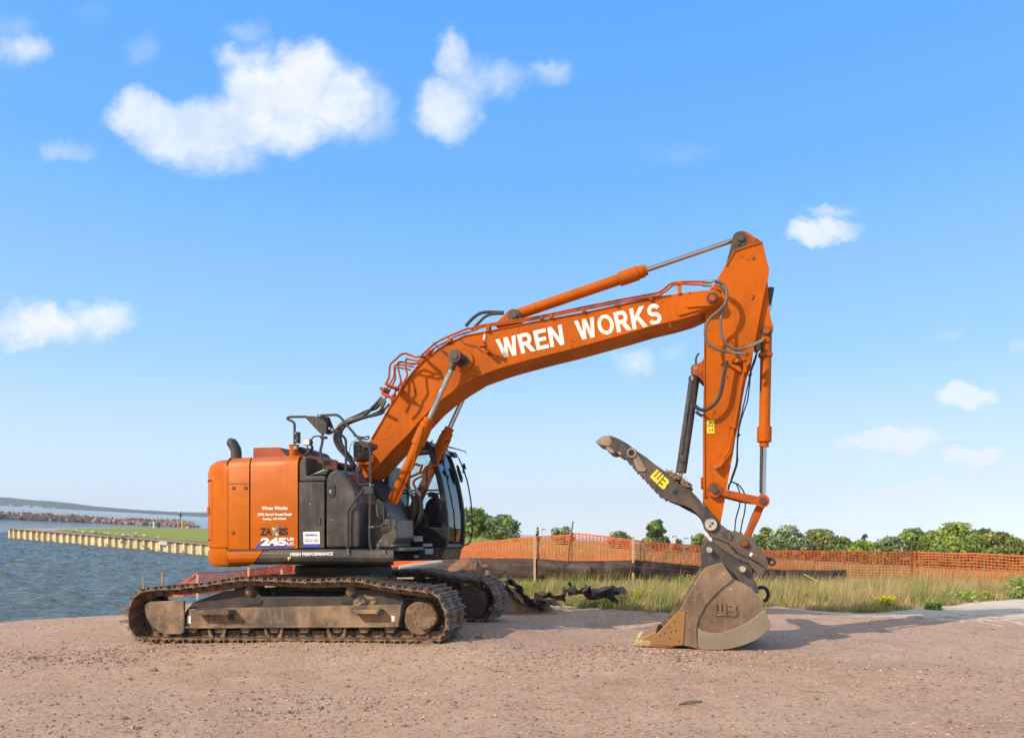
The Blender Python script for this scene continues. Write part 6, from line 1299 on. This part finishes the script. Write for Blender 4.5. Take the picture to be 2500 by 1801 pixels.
mb.v = [tuple(p) for c in secs for p in c]; mb.f = [(i*7+k, (i+1)*7+k, (i+1)*7+k+1, i*7+k+1) for i in range(139) for k in range(6)]
o = rel(mb.build('fabric', 'silt', sf), sf); s = o.modifiers.new('solid', 'SOLIDIFY'); s.thickness = .006
for r in (.33, .70):
    mb = MB(); P_ = []
    for i in range(0, 140, 2):
        c = secs[i]; k = r*6; a = c[int(k)].lerp(c[min(6, int(k)+1)], k-int(k)); P_.append(a+Vector((0,-.014,0)))
    mb.tube(P_, .0045, 4, False); rel(mb.build('orange_thread', 'siltstripe', sf), sf)
mb = MB(); mb.tube([pw(1963,1401,20.2), pw(2030,1436,19.2)], .012, 7, False); tag(mb.build('fallen_stake', 'wood'), 'thin timber stake leaning against the right end of the black silt fabric', 'stake')
# small orange fence by the water, sagging between stakes
f2 = empty('sagging_fence', pw(482, 1455, 18)); tag(f2, 'sagging red orange netting with short stakes beside the water behind the tracks', 'fence')
T2 = [(404,1448),(430,1430),(460,1412),(482,1398.5),(500,1398),(540,1397),(600,1391),(650,1385),(700,1379.5),(712,1380)]; B2 = [(404,1456),(430,1456),(482,1449),(540,1444),(600,1424),(640,1412),(700,1404),(712,1402)]; D2 = [(404,17.5),(482,17.5),(600,18.5),(712,20)]
rel(net(T2, B2, D2, 404, 482, 9, .07, 'netred', f2, .02, .1, 11), f2); rel(net(T2, B2, D2, 482, 600, 8, .095, 'netred', f2, .022, .05, 12), f2); rel(net(T2, B2, D2, 600, 712, 9, .07, 'netred', f2, .026, .2, 13), f2)
for px, y0, y1, D in ((482.6,1402,1462,17.3),(688,1389,1425,19.3),(607,1384,1430,18.3)): stake(px, y0, y1, D, .05, 'wood', 0, f2, 'wooden_stake')
for px, y0, y1, lb in ((350.5,1405,1470,'thin timber stake by the water, left one behind the rear of the track'), (397,1396,1466,'thin timber stake by the water, taller one next to the sagging netting')): tag(stake(px, y0, y1, 17.2, .042, 'woodgrey', -1), lb, 'stake')
# ---- dirt heap with torn fabric
mb = MB(); hc = [onland(1150, 1452)]; secs = []
NN, MM = 80, 40; c0 = Vector((-.75, 15.9, 0)); vs = []
for j in range(MM+1):
    for i in range(NN+1):
        u_, v_ = i/NN*2-1, j/MM*2-1; X = c0.x+u_*1.7; Y_ = c0.y+v_*1.15; r2 = u_*u_+v_*v_
        h_ = max(0, 1-r2)**.8; px_ = CX+X/Y_*F; k = .42+.60*math.exp(-((px_-1140)/80)**2)
        vs.append((X, Y_, zl2(X, Y_)-.05 + h_*k*1.12*(1+.28*noise.noise((X*3, Y_*3, 0))) + h_**.3*.07*noise.fractal((X*7, Y_*7, 2), .7, 2.1, 4)))
mb.add(vs, [(j*(NN+1)+i, j*(NN+1)+i+1, (j+1)*(NN+1)+i+1, (j+1)*(NN+1)+i) for j in range(MM) for i in range(NN)])
M['soil'] = mat('reddish_loose_soil', (.25,.135,.078), .95, dirt=(.17,.09,.05), amt=.9, sc_=6, bump=1., bscale=22, vary=.3, lo=.4, hi=.6)
tag(mb.build('dirt_heap', 'soil', smooth=False), 'heap of loose reddish soil beyond the far track', 'dirt heap')
for i in range(26):
    a = random.uniform(0, 6.28); px_ = random.uniform(1060, 1225); X = (px_-CX)/F*15.2; Y_ = 15.3+random.uniform(-.3,.5)
    k = .9*math.exp(-((px_-1128)/75)**2)
    r = random.uniform(.025,.07); o = clod((X, Y_-.2, zl2(X, Y_)+k*random.uniform(.3,.85)+.1), r, 'soil', None, 'soil_clod', (1.3,1,.8), i*4.4, 2); tag(o, 'lump of reddish soil on the heap beyond the far track', 'clod', 'lumps on the soil heap')
def ribbon(name, pts, w0, m, lab, amp, D0, n=60, seed=0):
    "crumpled strip of fabric following photo points"
    mb = MB(); L_ = []
    for i in range(n+1):
        t_ = i/n*(len(pts)-1); k = min(int(t_), len(pts)-2); f = t_-k; a, b = pts[k], pts[k+1]; L_.append((a[0]+(b[0]-a[0])*f, a[1]+(b[1]-a[1])*f, a[2]+(b[2]-a[2])*f))
    rows = 9; vs = []
    for i, (x, y, D) in enumerate(L_):
        for k in range(rows):
            r = k/(rows-1)-.5; nn = noise.noise_vector((i*.11+seed, k*.22, seed))*amp*1.3; nn2 = noise.noise_vector((i*.37, k*.8, seed+3))*amp*.25
            p = pw(x, y+9, D+r*w0*1.2); p.z += math.cos(r*3)*w0*.22 - r*w0*.55; vs.append(p+nn+nn2)
    mb.add(vs, [(i*rows+k, (i+1)*rows+k, (i+1)*rows+k+1, i*rows+k+1) for i in range(n) for k in range(rows-1)])
    o = mb.build(name, m, smooth=False); s = o.modifiers.new('solid', 'SOLIDIFY'); s.thickness = .008; tag(o, lab, 'fabric'); return o
ribbon('torn_fabric', [(1236,1398,16.0),(1250,1412,15.8),(1268,1436,15.6),(1284,1460,15.4),(1310,1467,15.4),(1345,1465,15.4)], .30, 'silt', 'torn black fabric running down the right side of the soil heap', .13, 15, 50, 1)
ribbon('torn_fabric', [(1226,1402,15.7),(1244,1425,15.5),(1262,1450,15.3),(1280,1469,15.2)], .2, 'tan_fabric', 'mud coated strip of fabric hanging over the soil heap', .10, 15, 40, 6)
ribbon('torn_fabric', [(1310,1448,16.2),(1340,1452,16.0),(1370,1448,16.0),(1385,1435,16.0),(1400,1436,16.0),(1440,1440,16.2),(1480,1438,16.5),(1530,1440,17)], .22, 'silt', 'crumpled black fabric lying in the grass below the netting', .15, 16, 80, 9)
ribbon('torn_fabric', [(1296,1462,15.3),(1330,1463,15.2),(1365,1466,15.2)], .22, 'tan_fabric', 'folded muddy fabric at the front edge of the grass', .16, 15, 34, 15)
ribbon('torn_fabric', [(1240,1452,15.6),(1262,1463,15.4),(1290,1470,15.2),(1322,1468,15.2)], .26, 'silt', 'black fabric folds at the foot of the soil heap', .13, 15, 30, 21)
ribbon('torn_fabric', [(1395,1428,16.3),(1420,1436,16.2),(1450,1444,16.2),(1500,1446,16.4)], .30, 'silt', 'larger black fabric bundle in the grass between the two timber stakes', .16, 15, 36, 27)
# culvert pipe end
mb = MB(); A, B = pw(975,1388,17.2), pw(1079,1372,17.6)
for i in range(40):
    t0, t1 = i/40, (i+.6)/40; mb.cyl(A.lerp(B, t0), A.lerp(B, t1), .07 if i % 2 else .062, 14)
tag(mb.build('corrugated_pipe', 'sticker'), 'pale corrugated drain pipe lying behind the far track', 'pipe')

# ---- vegetation
def blades(name, X, Y, hgt, wid, cols, lean=.25, label=None, dirx=.35):
    n = len(X); Zc = np.array([zl2(x, y) for x, y in zip(X, Y)]) - .01; a = RNG.random(n)*6.283; ca, sa = np.cos(a), np.sin(a); ln = lean*(RNG.random(n)-.35)+.05
    lx = (dirx*.9*RNG.random(n)+ln*ca)*hgt; ly = ln*sa*hgt; b = np.column_stack([X, Y, Zc]); wv = np.column_stack([ca, sa*.5, np.zeros(n)])*wid[:, None]
    mid = b + np.column_stack([lx*.32, ly*.35, hgt*.55]); tipp = b + np.column_stack([lx, ly, hgt])
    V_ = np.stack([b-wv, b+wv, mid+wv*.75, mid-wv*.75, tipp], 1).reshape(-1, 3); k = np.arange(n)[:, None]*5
    F3 = np.concatenate([k+np.array([0,1,2]), k+np.array([0,2,3]), k+np.array([3,2,4])]); tip_tone = np.tile(np.array([.7,.7,1,1,1.15]), n)[:, None]  # blade colour darker at the base, lighter towards the tip
    o = np_mesh(name, V_, F3, [M['blade']], cols=np.repeat(cols, 5, 0)*tip_tone, smooth=False); tag(o, label, 'grass', kind='stuff'); return o
TANC = np.array([(.58,.42,.20),(.50,.35,.17),(.64,.50,.27),(.44,.36,.15)]); GRC = np.array([(.20,.27,.05),(.27,.33,.07),(.15,.22,.04),(.34,.36,.10)])
def cmix(X, Y, p_green):
    n = len(X); g_ = RNG.random(n) < p_green; c = np.where(g_[:, None], GRC[RNG.integers(0, 4, n)], TANC[RNG.integers(0, 4, n)]); return c*(.75+.5*RNG.random((n, 1)))
n = 62000; px = 1195+RNG.random(n)*1400; dd = RNG.random(n)**1.25*7.0
gm = np.array([grass_min((p-CX)/F, 1.) for p in px]); Y = gm + dd + .12*np.sin(px*.11)+.1*np.sin(px*.043); X = (px-CX)/F*Y
patch = np.array([noise.noise((x*.9, y*.9, 0)) for x, y in zip(X, Y)])
left = np.clip((1780-px)/500, 0, 1); pg = np.clip(.20+.38*left*(1-dd/7)+.9*patch+.35*(dd < .5), .04, .9)
hg = (.14+.22*RNG.random(n)+.22*RNG.random(n)**4)*(1+.5*patch)*np.clip(.35+dd*.6, .35, 1.15)*np.where(px < 1330, .65, 1)*np.where((px > 2150) & (dd < .8), .7, 1)
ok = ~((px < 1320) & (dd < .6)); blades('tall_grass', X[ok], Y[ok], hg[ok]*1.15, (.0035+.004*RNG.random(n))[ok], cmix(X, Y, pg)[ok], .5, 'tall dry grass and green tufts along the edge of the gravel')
n = 34000; Y = 22.5+RNG.random(n)**1.6*45; X = Y*(-.06+RNG.random(n)*.78); patch = np.array([noise.noise((x*.2, y*.2, 5)) for x, y in zip(X, Y)])
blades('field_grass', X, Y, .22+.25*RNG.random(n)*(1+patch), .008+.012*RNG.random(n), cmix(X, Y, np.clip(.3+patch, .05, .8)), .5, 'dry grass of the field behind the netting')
# weeds with yellow flowers
def weed(px, py, r, h_, n, col, flc, lab, nf=60, cat='plant', grp=None, leafs=.03, name='flowering_weed'):
    c = onland(px, py); e = empty(name, c); tag(e, lab, cat, grp); rr = RNG.normal(size=(n, 2))*r*.45; X = rr[:, 0]; Y = rr[:, 1]; Zc = RNG.random(n)*h_
    V_ = []; s = leafs*(.6+.8*RNG.random(n))
    for i in range(n):
        d1 = Vector(RNG.normal(size=3)).normalized(); d2 = d1.cross(Vector(RNG.normal(size=3))).normalized(); p = Vector((X[i], Y[i], Zc[i])); V_ += [p-d1*s[i], p+d2*s[i]*.4, p+d1*s[i], p-d2*s[i]*.4]
    cols = np.repeat(np.array(col)[None]*(.6+.8*RNG.random((n, 1))), 4, 0); o = np_mesh('leaves', np.array([tuple(v_) for v_ in V_]), np.arange(4*n).reshape(-1, 4), [M['leaf']], cols=cols, smooth=False); o.parent = e
    mb = MB()
    for i in range(14): a = RNG.random()*6.28; q = r*.45*RNG.random(); mb.tube([(0,0,0), (q*math.cos(a), q*math.sin(a), h_*.9)], .004, 4, False)
    mb.build('stem', 'bark', e)
    if nf:
        V_ = []
        for i in range(nf):
            p = Vector((RNG.normal()*r*.5, RNG.normal()*r*.4-.03, h_*(.55+.5*RNG.random()))); d1 = Vector(RNG.normal(size=3)).normalized()*.017; d2 = d1.cross(Vector((0,1,.3))).normalized()*.017; V_ += [p-d1, p+d2, p+d1, p-d2]
        o = np_mesh('flowers', np.array([tuple(v_) for v_ in V_]), np.arange(4*nf).reshape(-1, 4), [M['leaf']], cols=np.repeat(np.array(flc)[None]*(.8+.4*RNG.random((nf, 1))), 4, 0), smooth=False); o.parent = e
YF_ = (.85,.70,.03)
for px, py, r, h_, lb in ((1557,1478,.45,.34,'yellow flowering weed at the gravel edge left of the bucket'), (1575,1452,.5,.4,'yellow flowering weed deeper in the grass left of the bucket'), (1304,1432,.15,.25,'small yellow flower at the foot of the left timber stake'), (1690,1450,.4,.5,'leafy yellow green weed directly behind the bucket'), (2158,1486,.20,.26,'dense bright yellow weed at the path edge'), (2385,1462,.35,.2,'low yellow flowered patch near the right end of the grass')): weed(px, py, r, h_, 500, (.25,.33,.06), YF_, lb, 420 if px in (2158,) else 110)
for px, py, r, h_, lb in ((2492,1462,.28,.55,'tall broad leaved green plant at the right edge of the grass'), (2278,1488,.13,.14,'low broad leaved dock plant at the path edge'), (2335,1466,.45,.22,'bright green low clump beside the path')): weed(px, py, r, h_, 420, (.28,.40,.10), YF_, lb, 0, leafs=.05, name='leafy_plant')
# trees
def tree(px, ybase, ytop, wpx, D, cols, lab, kind='round', dens=1.0, lf=.30, seed=0, name='tree', trunk=True):
    rg = np.random.default_rng(seed); base = pw(px, ybase, D); hgt = (ybase-ytop)/F*D; wd = wpx/F*D; e = empty(name, base); tag(e, lab, 'tree', 'trees behind the field')
    n = int(2600*dens); P_ = []; C_ = []
    ncl = 26 if kind != 'cone' else 20; cl = []
    for k in range(ncl):
        a = rg.random()*6.283; 
        if kind == 'cone': h_ = rg.random()**.8; rad = (1-h_)*.42+.06; cl.append((math.cos(a)*rad*wd*rg.random()**.5*.9, math.sin(a)*rad*wd*rg.random()**.5, hgt*(.14+.82*h_), wd*.15*(1.25-h_*.7)))
        elif kind == 'sparse': h_ = rg.random(); rad = .42*rg.random()**.5; cl.append((math.cos(a)*rad*wd, math.sin(a)*rad*wd, hgt*(.25+.68*h_), wd*.12*(.7+.6*rg.random())))
        else:
            h_ = rg.random(); env = math.sin(math.pi*min(1, .22+.78*h_))**.6 if h_ > .3 else .95; rad = .40*env*rg.random()**.45; cl.append((math.cos(a)*rad*wd, math.sin(a)*rad*wd, hgt*(.10+.80*h_), wd*.17*(.7+.5*rg.random())))
    if kind != 'cone': cl.append((0, 0, hgt*.90, wd*.13)); cl.append((wd*.08, 0, hgt*.5, wd*.3)); cl.append((-wd*.08,0,hgt*.35,wd*.3))
    tints = np.array(cols)[rg.integers(0, len(cols), len(cl))]*(.75+.5*rg.random((len(cl), 1)))
    vol = np.array([c[3] for c in cl])**2; pick = rg.choice(len(cl), n, p=vol/vol.sum()); ctr = np.array([c[:3] for c in cl])[pick]; rd = np.array([c[3] for c in cl])[pick]
    dr = rg.normal(size=(n, 3)); dr /= np.linalg.norm(dr, axis=1)[:, None]; pos = ctr + dr*rd[:, None]*(.55+.55*rg.random((n, 1)))*np.array([1, 1, .8])
    pos[:, 2] = np.clip(pos[:, 2], hgt*.04, hgt)
    nrm = dr*.7+rg.normal(size=(n, 3))*.5; nrm /= np.linalg.norm(nrm, axis=1)[:, None]; t1 = np.cross(nrm, rg.normal(size=(n, 3))); t1 /= np.linalg.norm(t1, axis=1)[:, None]; t2 = np.cross(nrm, t1); s = (lf*(.5+.8*rg.random(n)))[:, None]
    V_ = np.stack([pos-t1*s, pos+t2*s*.55, pos+t1*s, pos-t2*s*.55], 1).reshape(-1, 3); cc = tints[pick]*(.75+.5*rg.random((n, 1)))
    o = np_mesh('crown', V_, np.arange(4*n).reshape(-1, 4), [M['leaf']], cols=np.repeat(cc, 4, 0), smooth=False); o.parent = e
    mb = MB(); mb.tube([(0,0,-.5),(0,0,hgt*.3),(wd*.03,0,hgt*.55),(0,0,hgt*.8)], [wd*.035+.08, wd*.03+.06, wd*.018+.03, .03], 8, True)
    for k in range(6):
        c = cl[k]; mb.tube([(0,0,hgt*(.2+.06*k)), (c[0]*.5, c[1]*.5, (c[2]+hgt*.25)/2), (c[0], c[1], c[2])], [wd*.014+.03, wd*.008+.02, .015], 6, True)
    mb.build('trunk', 'bark', e); return e
G1 = [(.20,.28,.05),(.14,.21,.04),(.26,.33,.07)]; G2 = [(.30,.38,.06),(.22,.31,.05),(.36,.42,.08)]; SV = [(.28,.33,.18),(.36,.40,.25),(.21,.27,.14)]; DK = [(.09,.15,.04),(.14,.19,.05),(.07,.12,.035)]; OL = [(.30,.31,.08),(.22,.25,.06),(.34,.33,.11)]
TREES = [(1870,1385,1286,64,95,G1,'mid green bushy tree just right of the bucket link'),(1926,1388,1283,84,92,SV,'silvery green tree, right neighbour of the tree by the bucket link'),(2005,1392,1294,96,95,OL,'olive green rounded tree between the silvery tree and a small dark bush'),(2056,1392,1310,52,97,G1,'low dark tree on the right flank of the olive green tree'),(2102,1392,1318,62,92,G2,'bright green bush standing under a small dark crown'),(2112,1392,1299,28,98,DK,'small dark crown rising above the bright green bush'),(2170,1394,1309,70,95,SV,'silvery tree left of the metal post'),(2236,1395,1290,96,100,G1,'mid green tree directly behind the metal post'),(2334,1398,1277,132,95,G2,'large bright green tree, tallest of the right group'),(2400,1398,1291,70,104,DK,'dark narrow tree behind the large bright green one'),(2432,1400,1300,100,96,OL,'yellow green tree right of the tallest tree'),(2478,1402,1314,80,97,G1,'mid green tree close to the right edge of the view'),(2530,1402,1318,80,94,G2,'bright green tree cut by the right edge of the view'),(1790,1375,1297,60,110,G2,'green tree seen behind the coupler'),(1708,1372,1303,52,100,OL,'small olive tree directly left of the coupler'),(1601,1345,1270,80,90,DK+G1,'dark pointed tree standing alone right of the right timber stake'),(1512,1342,1299,62,100,SV,'low grey green tree left of the right timber stake'),(1378,1335,1288,60,105,SV+OL,'low sparse grey tree behind the leaning metal post'),(1313,1325,1286,13,100,G1,'tiny slender conifer above the left timber stake'),(1162,1322,1243,78,88,G2+G1,'bright leafy tree behind the cab mirror rail'),(1226,1322,1260,88,86,SV+G1,'grey green rounded tree right of the cab'),(1655,1350,1315,26,110,DK,'tiny dark bush left of the coupler'),(1120,1322,1252,60,92,G1,'green tree partly hidden by the cab'),(1020,1322,1262,80,95,G1,'green tree seen low through the cab windows'),(1968,1390,1309,60,99,G1,'low green bush filling the gap between the silvery tree and the olive tree'),(2282,1396,1297,80,98,G2,'bright green crown joining the tree behind the metal post to the tallest tree'),(2136,1392,1325,50,96,OL,'low olive bush between the bright green bush and the silvery tree'),(1830,1385,1312,60,99,OL,'low olive bush behind the coupler lifting eye')]
for i, (px, yb, yt, w_, D, c, lb) in enumerate(TREES):
    if px > 1690: yb -= 12; w_ *= 1.32; yt += 0
    elif w_ > 20: w_ *= 1.12; yt -= 2
    kd = 'cone' if ('pointed' in lb or 'conifer' in lb) else ('sparse' if ('sparse' in lb or 'leafy tree' in lb) else 'round')
    tree(px, yb, yt, w_, D, c, lb, kd, dens=min(1.6, max(.35, w_*(yb-yt)/7000)), seed=i+3, lf=.26 if w_ > 40 else .16)
# low dark undergrowth line in front of the trees
def under(name, x0, x1, yb, h_, D, n, cols, lab):
    px = x0+RNG.random(n)*(x1-x0); pos = np.array([tuple(pw(p, np.interp(p, [x0, x1], yb), D+RNG.random()*6)) for p in px]); pos[:, 2] += RNG.random(n)*h_*(.6+.4*np.sin(px*.05))
    nr = RNG.normal(size=(n, 3)); nr /= np.linalg.norm(nr, axis=1)[:, None]; t1 = np.cross(nr, RNG.normal(size=(n, 3))); t1 /= np.linalg.norm(t1, axis=1)[:, None]; t2 = np.cross(nr, t1); s = .28
    V_ = np.stack([pos-t1*s, pos+t2*s*.6, pos+t1*s, pos-t2*s*.6], 1).reshape(-1, 3); o = np_mesh(name, V_, np.arange(4*n).reshape(-1, 4), [M['leaf']], cols=np.repeat(np.array(cols)[RNG.integers(0, len(cols), n)]*(.7+.6*RNG.random((n, 1))), 4, 0), smooth=False); tag(o, lab, 'undergrowth', kind='stuff')
under('undergrowth', 1760, 2620, (1372,1392), 2.4, 86, 9000, DK+G1, 'dark undergrowth in front of the right tree line')
# distant lamp posts
for px, y0, y1, D in ((1642,1309,1335,150),(1671,1313,1338,160),(1659,1322,1338,160),(1323,1292,1320,150),(2137,1334,1352,60),(1936,1339,1352,60)):
    mb = MB(); A, B = pw(px, y0, D), pw(px, y1, D); mb.tube([B, A], .07*D/150, 6, False); o = mb.build('lamp_post', 'sticker'); mb = MB(); mb.box(A+Vector((.35*D/150,0,0)), (.9*D/150,.2,.15)); mb.build('lamp_head', 'dark', o)
    tag(o, {1642:'distant lamp post right of the dark pointed tree', 1671:'distant lamp post, nearer to the coupler', 1659:'short distant lamp post between two taller ones', 1323:'distant lamp post above the left timber stake', 2137:'thin pale pole left of the metal post above the netting', 1936:'thin pale pole above the netting near the coupler'}[px], 'lamp post')

# ---- the air over the lake: one even box of haze round everything
mb = MB(); mb.box((-1200, 1840, 10), (5600, 3800, 330)); hz_ = mb.build('haze', 'white', smooth=False); hz_.data.materials.clear()
m = bpy.data.materials.new('thin_haze'); m.use_nodes = True; t = m.node_tree; t.nodes.clear(); pv = t.nodes.new('ShaderNodeVolumePrincipled'); pv.inputs['Density'].default_value = .00022
pv.inputs['Color'].default_value = (.80,.92,1,1); o_ = t.nodes.new('ShaderNodeOutputMaterial'); t.links.new(pv.outputs[0], o_.inputs['Volume']); hz_.data.materials.append(m)
tag(hz_, 'thin pale haze in the air over the lake', kind='stuff')
